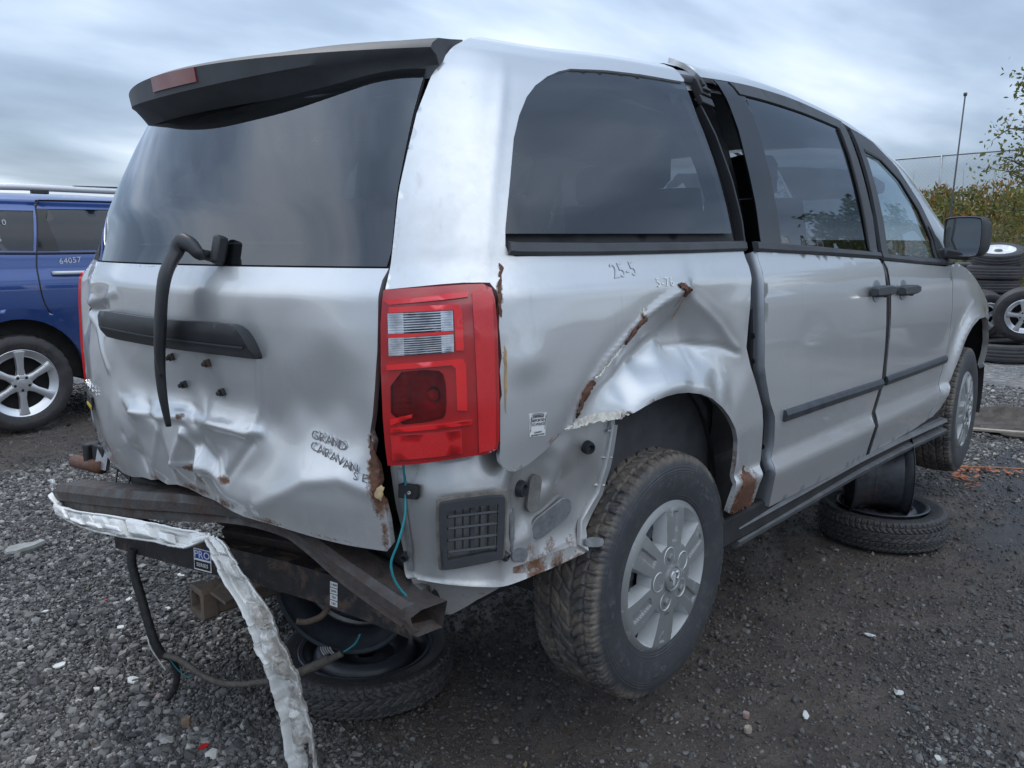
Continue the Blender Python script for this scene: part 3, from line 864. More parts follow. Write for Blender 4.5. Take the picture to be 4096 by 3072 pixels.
QUARTER_DENT = [(-.677,1.391,0),(-.498,1.392,0),(-.267,1.39,0),(.056,1.391,0),(.38,1.39,0),(-.681,1.338,0),(-.416,1.351,0),(-.05,1.355,0),(.366,1.341,0),(.353,1.241,0),(.355,1.119,.005),(.372,1.043,0),(.444,.932,0),(.496,.736,0),(.422,.616,0),(.329,.629,0),(.29,.88,0),(.273,.932,0),(.169,.984,0),(.002,1.035,0),(-.157,1.026,0),(-.244,1.011,.004),(-.308,.997,.012),(-.467,1.003,.016),(.206,1.005,-.004),(.092,1.044,-.008),(-.018,1.067,-.01),(-.115,1.071,-.01),(-.202,1.056,-.004),(-.295,1.035,.004),(.307,1.1,.012),(.233,1.124,.034),(.086,1.142,.068),(-.015,1.142,.075),(-.147,1.121,.072),(-.261,1.099,.062),(-.331,1.083,.048),(-.403,1.05,.035),(.002,1.3,.0),(-.111,1.266,.003),(-.201,1.233,.004),(-.264,1.197,.005),(-.362,1.14,.006),(-.406,1.107,.008),(-.447,1.066,.008),(-.483,1.002,.012),(-.569,.964,.008),(-.038,1.192,.078),(-.127,1.167,.072),(.028,1.228,.056),(.022,1.264,.032),(-.234,1.15,.056),(.06,1.165,.064),(.113,1.166,.044),(.124,1.221,.018),(.232,1.171,.016),(.302,1.127,.008),(.049,1.28,.012),(.162,1.238,.009),(.293,1.148,.005),(.264,1.212,.004),(.319,1.067,.012),(.255,1.054,.02),(.192,1.077,.022),(.063,1.102,.030),(-.077,1.104,.034),(-.204,1.083,.032),(-.327,1.06,.03),(-.115,1.311,0),(-.235,1.261,0),(-.305,1.245,0),(-.408,1.163,0),(-.493,1.178,-.002),(-.455,1.108,.0),(-.635,1.186,-.016),(-.66,1.214,-.004),(-.571,1.207,-.004),(-.558,1.153,-.002),(-.621,1.121,0),(-.686,1.128,0),(-.682,1.229,0),(-.526,1.036,0),(-.643,1.018,0),(-.682,.969,.004),(-.597,1.083,0),(-.644,.944,.008),(-.701,1.263,0),(-.694,1.179,0),(-.704,1.407,0),(.471,1.4,0),(.514,.921,0),(.64,.525,0),(.04,.663,0),(-.344,.924,.012),(-.634,.921,.008),(-.716,.957,0)]
HATCH_DENT += [(-2.6, .70, 0), (-2.6, 1.0, 0), (-2.6, 1.4, 0), (-2.45, .80, .015), (-2.45, .74, .02), (-2.44, 1.1, 0), (-2.4, 1.36, 0), (-2.4, .95, 0), (-2.3, .77, .022), (-1.7, 1.42, 0), (-2.6, .60, 0), (-.88, .60, 0), (-1.7, .60, .03)]
QUARTER_DENT += [(-.9, .5, 0), (-.9, 1.45, 0), (.75, 1.45, 0), (.75, .45, 0), (-.78, .9, 0), (-.78, 1.3, 0), (0, 1.45, 0), (0, .45, 0)]

class Dent:
    """depth field: a triangulated sheet through the control points, creases slightly rounded"""
    def __init__(s, ctrl, sigma=0.012, h=0.005, soft=None, mask=None):
        P = np.array([c[:2] for c in ctrl]); D = np.array([c[2] for c in ctrl])
        v, _, f, ov, _, _ = delaunay_2d_cdt([Vector(p) for p in P], [], [], 0, 1e-6)
        v = np.array([tuple(p) for p in v]); d = np.array([D[o[0]] for o in ov])
        s.lo = P.min(0); hi = P.max(0); s.h = h
        nx, ny = (np.ceil((hi - s.lo) / h).astype(int) + 1)
        G = np.zeros((ny, nx))
        for t in f:
            a, b, c = v[list(t)]; q = d[list(t)]
            i0, i1 = np.floor((min(a[0], b[0], c[0]) - s.lo[0]) / h), np.ceil((max(a[0], b[0], c[0]) - s.lo[0]) / h)
            j0, j1 = np.floor((min(a[1], b[1], c[1]) - s.lo[1]) / h), np.ceil((max(a[1], b[1], c[1]) - s.lo[1]) / h)
            I = np.arange(max(0, int(i0)), min(nx, int(i1) + 1)); J = np.arange(max(0, int(j0)), min(ny, int(j1) + 1))
            X, Y = np.meshgrid(I * h + s.lo[0], J * h + s.lo[1])
            det = (b[1] - c[1]) * (a[0] - c[0]) + (c[0] - b[0]) * (a[1] - c[1])
            if abs(det) < 1e-12:
                continue
            w0 = ((b[1] - c[1]) * (X - c[0]) + (c[0] - b[0]) * (Y - c[1])) / det
            w1 = ((c[1] - a[1]) * (X - c[0]) + (a[0] - c[0]) * (Y - c[1])) / det
            w2 = 1 - w0 - w1
            k = (w0 >= -1e-6) & (w1 >= -1e-6) & (w2 >= -1e-6)
            sub = G[J[0]:J[-1] + 1, I[0]:I[-1] + 1]
            sub[k] = (w0 * q[0] + w1 * q[1] + w2 * q[2])[k]
        def blur(G, sg):
            r = int(3 * sg / h) + 1
            w = np.exp(-.5 * (np.arange(-r, r + 1) * h / sg) ** 2); w /= w.sum()
            for ax in (0, 1):
                G = np.apply_along_axis(lambda q: np.convolve(np.pad(q, r, mode='edge'), w, 'valid'), ax, G)
            return G
        A = blur(G, sigma)
        if soft:      # broad dents stay smooth, only the folded places keep sharp creases
            X, Y = np.meshgrid(np.arange(nx) * h + s.lo[0], np.arange(ny) * h + s.lo[1])
            k = mask(X, Y)
            A = A * k + blur(G, soft) * (1 - k)
        G = A
        s.G = G
    def __call__(s, a, b):
        x = np.clip((a - s.lo[0]) / s.h, 0, s.G.shape[1] - 1.001); y = np.clip((b - s.lo[1]) / s.h, 0, s.G.shape[0] - 1.001)
        i, j = x.astype(int), y.astype(int); u, w = x - i, y - j
        G = s.G
        return G[j, i] * (1 - u) * (1 - w) + G[j, i + 1] * u * (1 - w) + G[j + 1, i] * (1 - u) * w + G[j + 1, i + 1] * u * w

def seg_dist(X, Y, line):
    d = np.full(X.shape, 9.0)
    for a, b in zip(line, line[1:]):
        a, b = np.array(a), np.array(b); ab = b - a
        t = np.clip(((X - a[0]) * ab[0] + (Y - a[1]) * ab[1]) / (ab @ ab), 0, 1)
        d = np.minimum(d, np.hypot(X - a[0] - t * ab[0], Y - a[1] - t * ab[1]))
    return d
def near(X, Y, line, w):
    return np.clip(1.6 - seg_dist(X, Y, line) / w, 0, 1)
FOLD = [(.022, 1.295), (-.111, 1.266), (-.201, 1.233), (-.264, 1.197), (-.362, 1.14), (-.447, 1.066), (-.483, 1.0), (-.569, .964)]
FLARE = [(-.403, 1.05), (-.261, 1.099), (-.147, 1.121), (-.015, 1.142), (.086, 1.142), (.233, 1.124), (.307, 1.10)]
LEDGE = [(-1.957, 1.005), (-1.863, .978), (-1.714, .986), (-1.617, 1.0), (-1.505, .995), (-1.381, .983), (-1.326, .99)]
CRUMPLE = [(-1.95, .87), (-1.80, .86), (-1.65, .89), (-1.52, .90), (-1.40, .86)]
d_hatch = Dent(HATCH_DENT, 0.005, .004, .019, lambda X, Y: np.maximum(np.maximum(near(X, Y, LEDGE, .022), near(X, Y, CRUMPLE, .055)), near(X, Y, [(-2.3, 1.25), (-2.1, 1.23), (-1.9, 1.29)], .03)))
d_quarter = Dent(QUARTER_DENT, 0.005, .004, .019, lambda X, Y: near(X, Y, FOLD, .022))

def creased(base, lines):
    """adds tight folds along lines: (points, depth, half width)"""
    return lambda s, t: base(s, t) + sum(a * np.exp(-(seg_dist(s, t, L) / w) ** 2) for L, a, w in lines)
d_hatch = creased(d_hatch, [(LEDGE[1:], -.009, .010), ([(-1.646, .868), (-1.594, .958)], -.007, .009), ([(-1.535, .874), (-1.594, .958)], -.007, .009), ([(-1.535, .874), (-1.515, .80)], .008, .010),
    ([(-1.82, .80), (-1.745, .940)], -.006, .009), ([(-1.646, .868), (-1.535, .874)], -.006, .007), ([(-1.46, .85), (-1.35, .962)], .006, .010), ([(-1.46, .85), (-1.52, .94)], -.005, .008), ([(-1.90, .80), (-1.96, .90)], .005, .010),
    ([(-.972, .905), (-1.06, .926), (-1.16, .905), (-1.33, .812)], -.005, .016), ([(-1.30, 1.16), (-1.325, 1.04), (-1.36, .97)], -.004, .008), ([(-2.30, 1.25), (-2.22, 1.225), (-2.12, 1.235)], .010, .010), ([(-2.30, 1.25), (-2.16, 1.18), (-2.05, 1.07)], -.004, .012), ([(-2.22, 1.25), (-1.92, 1.29)], -.005, .010)])
d_quarter = creased(d_quarter, [(FOLD[:7], -.007, .009), (FLARE[3:], .006, .008), ([(.022, 1.29), (.20, 1.19), (.30, 1.11)], -.004, .010), ([(.022, 1.29), (.06, 1.15), (.055, 1.09)], .003, .008)])

def body_n(s, t):
    e = 2e-3
    n = np.cross(S(s + e, t) - S(s - e, t), S(s, t + e) - S(s, t - e))
    return n / (np.linalg.norm(n, axis=-1, keepdims=True) + 1e-12)
def bp(s, t, off=0.0, dent=None):
    s = np.asarray(s, float); t = np.asarray(t, float)
    o = np.asarray(off(s, t) if callable(off) else off, float)
    if dent is not None:
        o = o - dent(s, t)
    return S(s, t) + body_n(s, t) * np.broadcast_to(o, s.shape)[..., None]
def frame(s, t, off=0.0, dent=None):
    """matrix with x along the body, y up the section, z out of the surface"""
    p = bp(s, t, off, dent); e = 6e-3
    a = bp(s + e, t, off, dent) - bp(s - e, t, off, dent); b = bp(s, t + e, off, dent) - bp(s, t - e, off, dent)
    a /= np.linalg.norm(a); n = np.cross(a, b); n /= np.linalg.norm(n); b = np.cross(n, a)
    m = Matrix.Identity(4)
    for i in range(3):
        m[i][0], m[i][1], m[i][2], m[i][3] = a[i], b[i], n[i], p[i]
    return m

def panel(name, outline, mat, parent, off=0.0, res=0.03, holes=(), flange=0.016, dent=None, rust=None):
    v, f, rings = tri_fill(np.asarray(outline, float), [np.asarray(h, float) for h in holes], res)
    P = bp(v[:, 0], v[:, 1], off, dent)
    N = body_n(v[:, 0], v[:, 1])
    tn = np.cross(P[f[:, 1]] - P[f[:, 0]], P[f[:, 2]] - P[f[:, 0]])
    flip = (tn * N[f].mean(1)).sum(1) < 0
    f = np.where(flip[:, None], f[:, ::-1], f)
    V = [P]; F = [tuple(t) for t in f]; n = len(P)
    if flange:
        for r in rings:
            r = np.array(r); m = len(r)
            V += [P[r], P[r] - N[r] * flange]
            F += [(n + i, n + m + i, n + m + (i + 1) % m, n + (i + 1) % m) for i in range(m)]
            n += 2 * m
    o = mesh_obj(name, np.concatenate(V), F, mat, parent, True)
    if rust:
        st = np.concatenate([v] + [np.repeat(v[np.array(r)][None], 2, 0).reshape(-1, 2) for r in rings] if flange else [v])
        val = np.zeros(len(st))
        for (a, b, ra, rb, amp) in rust:        # soft blobs, drawn out downwards where water runs
            dt = st[:, 1] - b
            q = ((st[:, 0] - a) / ra) ** 2 + (dt / np.where(dt < 0, rb, min(ra, rb))) ** 2
            val = np.maximum(val, amp * np.exp(-q))
        o.data.attributes.new('rust', 'FLOAT', 'POINT').data.foreach_set('value', val.astype(np.float32))
    return o

def strip(name, pts, w, mat, parent, off=0.0, h=0.012, dent=None, res=0.03, prof=None):
    """a moulding laid along a line on the body: pts (s, t), w = width up the section"""
    P = np.asarray(pts, float); out = [P[0]]
    for a, b in zip(P, P[1:]):
        k = max(1, int(np.linalg.norm(b - a) / res))
        out += [a + (b - a) * (i + 1) / k for i in range(k)]
    P = np.array(out); prof = prof or [(-.5, 0), (-.5, .6), (-.36, 1), (.36, 1), (.5, .6), (.5, 0)]
    d = np.gradient(P, axis=0); d /= np.linalg.norm(d, axis=1, keepdims=True) + 1e-12
    nn = np.stack([-d[:, 1], d[:, 0]], 1)
    rings = []
    for i in range(len(P)):
        rings.append([bp(*(P[i] + nn[i] * u * w), off + q * h, dent) for u, q in prof])
    return MB().loft(rings).build(name, mat, parent, True, 35)

# ------------------------------------------------------------------ the minivan
VAN = empty('minivan', 'silver minivan with crumpled rear hatch and torn dented rear quarter panel propped on wheels', 'minivan')
SM2 = 2 * S_MID
def left(pts):
    return [(SM2 - s, t) for s, t in pts]

DPIL = [(-.937, 1.325), (-.934, 1.366), (-.929, 1.403), (-.907, 1.53), (-.87, 1.679), (-.836, 1.761), (-.808, 1.80), (-.774, 1.842)]
LAMP = [(-.937, 1.321), (-.944, 1.256), (-.946, 1.163), (-.944, 1.068), (-.94, 1.009), (-.935, .967), (-.874, .974), (-.777, .99), (-.727, .994), (-.708, 1.002), (-.703, 1.02), (-.703, 1.067), (-.706, 1.256), (-.709, 1.305), (-.716, 1.324), (-.735, 1.332), (-.774, 1.331), (-.821, 1.328)]
QWIN = [(-.673, 1.443), (-.653, 1.513), (-.625, 1.631), (-.601, 1.684), (-.567, 1.73), (-.527, 1.761), (-.468, 1.788), (-.405, 1.806), (-.338, 1.817), (-.129, 1.826), (.073, 1.829), (.313, 1.828)]
QFRONT = [(.385, 1.392), (.385, 1.348), (.361, 1.282), (.348, 1.182), (.344, 1.114), (.373, 1.049), (.411, .995), (.463, .916), (.495, .799), (.509, .736), (.478, .67), (.474, .605)]
RUSTGAP = [(.44, .592), (.41, .612), (.385, .595), (.36, .615), (.335, .60)]
QARCH = [(.300, .615), (.302, .65), (.315, .725), (.311, .833), (.285, .88), (.24, .922), (.186, .96), (.125, .993), (.064, 1.014), (-.002, 1.027), (-.06, 1.033), (-.115, 1.033), (-.164, 1.029), (-.208, 1.02), (-.248, 1.008), (-.268, 1.012), (-.286, .998), (-.31, 1.004), (-.333, .998), (-.38, 1.004), (-.422, 1.0), (-.46, 1.008), (-.496, 1.004)]
QLOW = [(-.528, .992), (-.564, .972), (-.594, .96), (-.627, .948), (-.654, .943), (-.671, .947), (-.684, .955), (-.695, .968), (-.699, .984)]
QLAMP = [(-.697, .993), (-.698, 1.10), (-.694, 1.112), (-.699, 1.162), (-.694, 1.19), (-.699, 1.25), (-.695, 1.302), (-.702, 1.322), (-.718, 1.338)]
quarter_outline = DPIL + [(-.73, 1.885), (-.70, 1.93), (-.4, 1.93), (0, 1.93), (.34, 1.93), (.335, 1.87), (.325, 1.835)] + QWIN[::-1] + [(-.678, 1.41), (-.672, 1.395), (-.655, 1.389), (-.346, 1.388), (.1, 1.389)] + QFRONT + RUSTGAP + QARCH + QLOW + QLAMP + [(-.774, 1.339), (-.821, 1.336)]
def quarter_off(s, t):
    # soft ridge down the pillar beside the window, lip of the wheel arch
    rid = 0.004 * np.exp(-((s + .735 - np.clip(t - 1.36, 0, 1) * .22) / .018) ** 2) * np.clip((t - 1.33) / .05, 0, 1) * np.clip((1.83 - t) / .1, 0, 1)
    rr = np.hypot(s + .07, (t - .645) * 1.0)
    lip = 0.010 * np.exp(-((rr - .40) / .028) ** 2) * (t > .7) * np.clip((s + .33) / .1, 0, 1)
    return rid + lip
quarter = panel('quarter_panel', quarter_outline, M['silver'], VAN, quarter_off, 0.010, (), 0.014, d_quarter, [
    (-.005, 1.297, .024, .05, .8), (-.205, 1.238, .018, .03, .75), (-.25, 1.195, .026, .03, .8), (-.43, 1.075, .030, .05, .85), (-.33, 1.145, .018, .02, .55), (.40, .655, .085, .085, 1.0), (.36, .61, .07, .05, 1.0), (.43, .60, .06, .05, .9), (.33, .66, .02, .06, .8),
    (-.695, 1.33, .010, .06, .9), (-.692, 1.20, .007, .16, .55), (-.27, 1.005, .05, .02, .7), (-.40, 1.0, .09, .014, .6), (-.53, .99, .05, .02, .6), (-.17, 1.03, .04, .012, .6), (.31, .80, .012, .12, .6), (-.64, .948, .05, .012, .5)])
quarter['label'] = 'torn and dented silver rear quarter panel'

# roof skin: a gently crowned sheet between the side panels
def roof_z(x, y):
    f = np.clip((.2 - x) / .75, 0, 1); f = f * f * (3 - 2 * f)
    q = np.interp(np.abs(y) / (1 - .06 * f), SW[::-1], SZ[::-1])
    q = np.where(q > 1.899, 1.899 + (q - 1.899) * .35, q)
    return BELT + (q - BELT) * drop(x - .30 * f) - .062 * f * f * (1 - .6 * np.clip(np.abs(y) / .70, 0, 1) ** 2)
def roof_sheet(x0, x1, half, off):
    xs, ys_ = np.linspace(x0, x1, 40), np.linspace(-half, half, 29)
    X_, Y_ = np.meshgrid(xs, ys_, indexing='ij')
    V = np.stack([X_, Y_, roof_z(X_, Y_) + off], -1).reshape(-1, 3)
    F = [(i * 29 + k, (i + 1) * 29 + k, (i + 1) * 29 + k + 1, i * 29 + k + 1) for i in range(39) for k in range(28)]
    return mesh_obj('roof', V, F, M['silver'], VAN, True)
roof_sheet(-.51, .43, .640, -.014)
RAIL_LOW = [(.435, 1.852), (.7, 1.850), (1.0, 1.848), (1.5, 1.842), (1.62, 1.828), (1.88, 1.824), (2.11, 1.765), (2.27, 1.63), (2.36, 1.45), (2.43, 1.335)]
def rail_off(s, t):
    return 0.006 + 0.010 * np.clip((.62 - s) / .18, 0, 1) ** 2 * np.clip((t - 1.86) / .06, 0, 1)
panel('roof_rail', RAIL_LOW + [(2.60, 1.345), (2.70, 1.6), (2.62, 1.80), (2.42, 1.93), (2.0, 1.97), (.42, 1.97), (.41, 1.93)], M['silver'], VAN, rail_off, .025)
roof_sheet(.42, 2.15, .66, -.001)
windshield_rows = []
for s in np.linspace(2.17, 3.0, 12):
    r = [bp(s, t, -.004) for t in np.r_[np.linspace(1.90, 2.1, 4), np.linspace(2.2, ST[-1], 6)]]
    windshield_rows.append(r + [np.array([p[0], -p[1], p[2]]) for p in r[::-1]])
n_ = len(windshield_rows[0])
mesh_obj('windshield', [p for r in windshield_rows for p in r], [(i * n_ + k, (i + 1) * n_ + k, (i + 1) * n_ + k + 1, i * n_ + k + 1) for i in range(11) for k in range(n_ - 1)], M['glass_clear'], VAN)

# ------------------------------------------------------------------ rear hatch
HR = [(-.937, 1.366), (-.947, 1.343), (-.951, 1.311), (-.957, 1.2), (-.965, 1.133), (-.975, 1.066), (-.984, 1.03), (-.974, 1.01), (-.981, .98), (-.965, .96), (-.958, .93), (-.963, .90), (-.950, .885), (-.94, .839), (-.934, .787), (-.945, .772)]
HB = [(-1.05, .768), (-1.124, .768), (-1.305, .772), (-1.40, .768), (-1.454, .772), (-1.53, .782), (-1.597, .780), (-1.66, .792), (-1.715, .791), (-1.77, .781), (-1.82, .786), (-1.88, .772), (-1.945, .768), (-2.03, .752), (-2.119, .745), (-2.3, .752), (-2.48, .765)]
hatch_outline = HR + HB + [(-2.525, .80), (-2.52, 1.0), (-2.505, 1.2), (-2.515, 1.366)]
hatch = panel('liftgate', hatch_outline, M['silver'], VAN, 0.0, 0.0078, (), 0.02, d_hatch, [
    (-.968, .96, .024, .09, 1.0), (-.958, .90, .022, .07, 1.0), (-.948, .83, .012, .08, .8), (-.985, 1.02, .012, .03, .7), (-1.60, .860, .035, .014, .9), (-1.56, .845, .030, .04, .6), (-1.46, .852, .030, .014, .8), (-1.60, .998, .018, .012, .8), (-2.27, 1.243, .03, .04, .8), (-2.24, 1.19, .012, .10, .5),
    (-1.62, .795, .10, .02, .7), (-1.48, .785, .07, .02, .7), (-1.85, .785, .08, .016, .65), (-1.30, .778, .10, .012, .6), (-1.1, .775, .12, .010, .55), (-1.53, .955, .012, .03, .5), (-1.7, 1.362, .5, .006, .45), (-1.55, 1.12, .02, .04, .35)])
hatch['label'] = 'crumpled silver liftgate with torn lower edge'
GL = [(-.943, 1.371), (-.932, 1.403), (-.912, 1.53), (-.880, 1.679), (-.846, 1.80)]
glass_out = GL + left(GL)[::-1]
glass_hole = [(s - (.02 if s > S_MID else -.055), t) for s, t in GL]
glass_hole = [(-.956, 1.378), (-.948, 1.41), (-.928, 1.53), (-.896, 1.675), (-.87, 1.79)] + [(-2.54, 1.79), (-2.50, 1.675), (-2.455, 1.53), (-2.43, 1.41), (-2.425, 1.378)]
panel('rear_window', glass_out, M['glass_rear'], hatch, -.003, 0.02, (), 0.004)
panel('window_surround', glass_out, M['plastic_grey'], hatch, -.014, 0.02, [glass_hole], 0.01)

# spoiler with the high brake lamp
def sp_sec(y):
    y2 = y * y
    xl = -.905 + .62 * y2; zl = 1.771 + .17 * y2 - .12 * y2 * y2; xa = -.50 + .06 * y2; za = 1.910 - .056 * y2
    L = lambda q: xl + (xa - xl) * q
    zt = 1.853 + .020 * y2
    xg = -.832 + .50 * y2; zg = 1.742 + .075 * y2
    xm = max(xl + .03, xl + .5 * (xg - xl))
    return [(xa, y * .925, za), (L(.60), y * .955, za - .012), (L(.22), y * .985, zt), (L(.06), y * .995, zt - .014), (xl, y, zt - .026), (xl + .006, y, zl + .006), (xl + .016, y, zl), (xm, y * .99, zl - .4 * (zl - zg)), (xg, y * .98, zg), (xg + .10, y * .95, zg + .02), (xa, y * .925, 1.85)]
ys = np.linspace(-.678, .635, 45)
sp = MB().loft([sp_sec(y) for y in ys])
spoiler = sp.build('spoiler', M['plastic_grey'], hatch, True, 40)
def sp_back(y, u):
    a, b = np.array(sp_sec(y)[4]), np.array(sp_sec(y)[5])
    return a + (b - a) * u
bl = []
for y in np.linspace(-.155, .04, 9):
    a, b = sp_back(y, .02), sp_back(y, .72)
    bl.append([a + np.array([-.004, 0, 0]), b + np.array([-.004, 0, 0]), b + np.array([.01, 0, 0]), a + np.array([.01, 0, 0])])
MB().loft(bl).build('brake_lamp', m_red('dark_brake_lens', (0.20, 0.012, 0.016), None, 0.2), hatch, True, 40)

# wiper
W0 = [bp(-1.446, 1.384, .012), bp(-1.444, 1.383, .035), bp(-1.441, 1.379, .05), bp(-1.461, 1.398, .06), bp(-1.491, 1.403, .065), bp(-1.510, 1.372, .065), bp(-1.513, 1.32, .065), bp(-1.529, 1.272, .06), bp(-1.544, 1.21, .058), bp(-1.556, 1.155, .055), bp(-1.555, 1.112, .05)]
def ribbon(pts, wid, thick, nrm_hint=(-1, 0.15, 0.1)):
    P = [Vector(p) for p in catmull(pts, 5)]; R = []; h = Vector(nrm_hint)
    for i, p in enumerate(P):
        d = (P[min(i + 1, len(P) - 1)] - P[max(i - 1, 0)]).normalized()
        b = d.cross(h).normalized(); n = b.cross(d)
        q = i / (len(P) - 1)
        w = np.interp(q, np.linspace(0, 1, len(wid)), wid) / 2; k = np.interp(q, np.linspace(0, 1, len(thick)), thick) / 2
        R.append([p + b * w * math.cos(a) * 1.0 + n * k * math.sin(a) for a in [2 * math.pi * j / 10 for j in range(10)]])
    return R
MB().loft(ribbon(W0, [.024, .024, .028, .036, .045, .052, .052, .048, .040, .030, .016], [.026, .026, .028, .034, .036, .032, .028, .024, .022, .018, .01])).build('wiper_arm', M['plastic'], hatch, True)
bl_p = [bp(-1.535, 1.323, .05), bp(-1.552, 1.23, .045), bp(-1.578, 1.142, .04), bp(-1.575, 1.066, .04), bp(-1.567, .987, .035)]
MB().loft(ribbon(bl_p, [.016, .032, .040, .036, .024], [.012, .02, .024, .02, .012])).build('wiper_blade', M['plastic_dark'], hatch, True)
MB().box(bp(-1.415, 1.398, .018), (.022, .066, .034), frame(-1.415, 1.398).to_3x3()).build('wiper_pivot_cover', M['plastic'], hatch, bevel=.008)

# number plate garnish, bolts
garn = chaikin([(-2.008, 1.172), (-2.008, 1.232), (-1.985, 1.240), (-1.64, 1.238), (-1.36, 1.242), (-1.325, 1.234), (-1.300, 1.208), (-1.283, 1.172), (-1.288, 1.163), (-1.46, 1.165), (-1.645, 1.165), (-1.99, 1.165)], 1)
def garn_off(s, t):
    return .012 + .020 * np.clip((t - 1.163) / .028, 0, 1) * np.clip((1.262 - t) / .035, 0, 1)
panel('plate_garnish', garn, M['plastic'], hatch, garn_off, .012, (), .045, d_hatch)
strip('garnish_seam', [(-1.99, 1.196), (-1.31, 1.190)], .004, M['plastic_grey'], hatch, .030, .004, d_hatch)
for s, t in ((-1.644, 1.142), (-1.488, 1.140), (-1.614, 1.074), (-1.454, 1.071)):
    Mx = frame(s, t, 0, d_hatch)
    b = MB().box((0, 0, .004), (.018, .018, .010)).box((0, 0, .014), (.009, .009, .01), (0, 0, .5))
    b.xform(Mx @ Matrix.Rotation(.25, 4, 'Z')).build('plate_bolt', M['hitch_black'], hatch, bevel=.002)

# lettering
def on_hatch(txt, s, t, size, ang, sp=1.0, name='badge_letter', mat='chrome'):
    Mx = frame(s, t, .004 - float(d_hatch(np.array(s), np.array(t)))) @ Matrix.Rotation(ang, 4, 'Z')
    return text_mesh(name, txt, size, M[mat], hatch, Mx, .0025, sp)
def letters(txt, s, t, size, ang, adv, name='badge_letter'):
    ca, sa = math.cos(ang), math.sin(ang)
    for i, ch in enumerate(txt):
        if ch == ' ':
            continue
        on_hatch(ch, s + adv * i * ca, t + adv * i * sa, size, ang + RNG.normal(0, .05), name=name)
letters('GRAND', -1.143, 1.004, .030, -.14, .0215)
letters('CARAVAN', -1.142, .980, .029, -.22, .0212)
letters('SE', -1.012, .936, .026, -.12, .021)
letters('DODGE', -2.375, .985, .034, 0.0, .044)
MB().box(bp(-2.33, .937, .003), (.12, .040, .004), frame(-2.33, .937).to_3x3()).build('badge', M['ink'], hatch)
MB().box(bp(-2.325, .925, .0065), (.10, .010, .003), frame(-2.33, .937).to_3x3()).build('badge_stripe', M['yellow'], hatch)

# torn, rusty edges of the hatch: ragged scabs of bare metal standing off the paint
def scab(name, pts, mat, parent, off=.002, dent=None, thick=.004, jit=.003, seed=1):
    r = np.random.default_rng(seed)
    P = densify(np.asarray(pts, float), .008); P = P + r.normal(0, jit, P.shape)
    def o(s, t):
        return off + .0035 * np.sin(s * 410 + 1) * np.sin(t * 370) 
    return panel(name, P, mat, parent, o, .008, (), thick, dent)
scab('rust_tear', [(-.984, 1.03), (-.976, 1.012), (-.968, .985), (-.958, .955), (-.960, .93), (-.966, .90), (-.960, .885), (-.970, .89), (-.975, .92), (-.974, .95), (-.983, .98), (-.986, 1.01)], M['rust_heavy'], hatch, .003, d_hatch, .006, .002, 3)
scab('torn_flap', [(-.945, .928), (-.938, .915), (-.944, .893), (-.956, .90), (-.954, .922)], M['tan'], hatch, .022, d_hatch, .004, .0015, 4)
scab('rust_tear', [(-2.305, 1.262), (-2.27, 1.250), (-2.235, 1.228), (-2.245, 1.222), (-2.285, 1.238), (-2.31, 1.25)], M['rust_heavy'], hatch, .002, d_hatch, .004, .0015, 8)

# ------------------------------------------------------------------ tail lamp
BOWL = chaikin([(-.925, 1.160), (-.83, 1.170), (-.812, 1.155), (-.811, 1.082), (-.822, 1.067), (-.926, 1.052)], 1)
lamp = panel('tail_lamp', LAMP, M['red_dark'], VAN, .008, .02, [BOWL], .06)
def lens(name, poly, mat, o=.0135, fl=.008, rd=0, res=.02):
    P = chaikin(poly, rd) if rd else poly
    return panel(name, P, mat, lamp, o, res, (), fl)
lens('reflector', [(-.757, 1.316), (-.740, 1.321), (-.722, 1.316), (-.716, 1.30), (-.713, 1.012), (-.718, 1.004), (-.747, .999)], M['red_prism'])
lens('lens_bar', [(-.934, 1.303), (-.764, 1.317), (-.765, 1.309), (-.922, 1.295)], M['red'])
lens('lens_bar', [(-.923, 1.290), (-.804, 1.296), (-.784, 1.296), (-.777, 1.285), (-.776, 1.207), (-.791, 1.207), (-.793, 1.286), (-.923, 1.279)], M['red'])
lens('lens_bar', [(-.928, 1.2365), (-.795, 1.2445), (-.795, 1.2395), (-.928, 1.2295)], M['red'])
lens('lens_bar', [(-.931, 1.176), (-.794, 1.189), (-.778, 1.190), (-.772, 1.18), (-.771, 1.087), (-.790, 1.088), (-.792, 1.172), (-.80, 1.178), (-.931, 1.165)], M['red'])
lens('lens_bar', [(-.925, 1.047), (-.761, 1.067), (-.761, 1.059), (-.925, 1.038)], M['red'])
lens('reflector', [(-.925, 1.031), (-.781, 1.047), (-.78, .999), (-.922, .98)], M['red_prism'])
def bowl_off(s, t):
    q = np.clip(((s + .845) / .055) ** 2 + ((t - 1.112) / .062) ** 2, 0, 1)
    return np.where(s < -.892, -.004, -.004 - .034 * (1 - q))
panel('brake_bulb_bowl', [(s * 1.0, t) for s, t in BOWL], M['red_bowl'], lamp, bowl_off, .006, (), 0)
lens('brake_lens', BOWL, M['red_clear'], .0095, 0)
MB().loft([[(math.cos(a) * r_, math.sin(a) * r_, h_) for a in np.linspace(0, 2 * math.pi, 13)[:-1]] for r_, h_ in ((.012, 0), (.013, .012), (.009, .022), (.003, .026))]).xform(frame(-.845, 1.112, -.036)).build('bulb', M['red'], lamp, True)
for i in range(7):
    lens('bowl_rib', [(-.918, 1.075 + .0118 * i), (-.885, 1.0775 + .0118 * i), (-.885, 1.0755 + .0118 * i), (-.918, 1.073 + .0118 * i)], M['red_dark'], .0, .004)
lens('lens_bar', [(-.926, 1.066), (-.88, 1.078), (-.88, 1.072), (-.926, 1.053)], M['red'], .0130, .004)
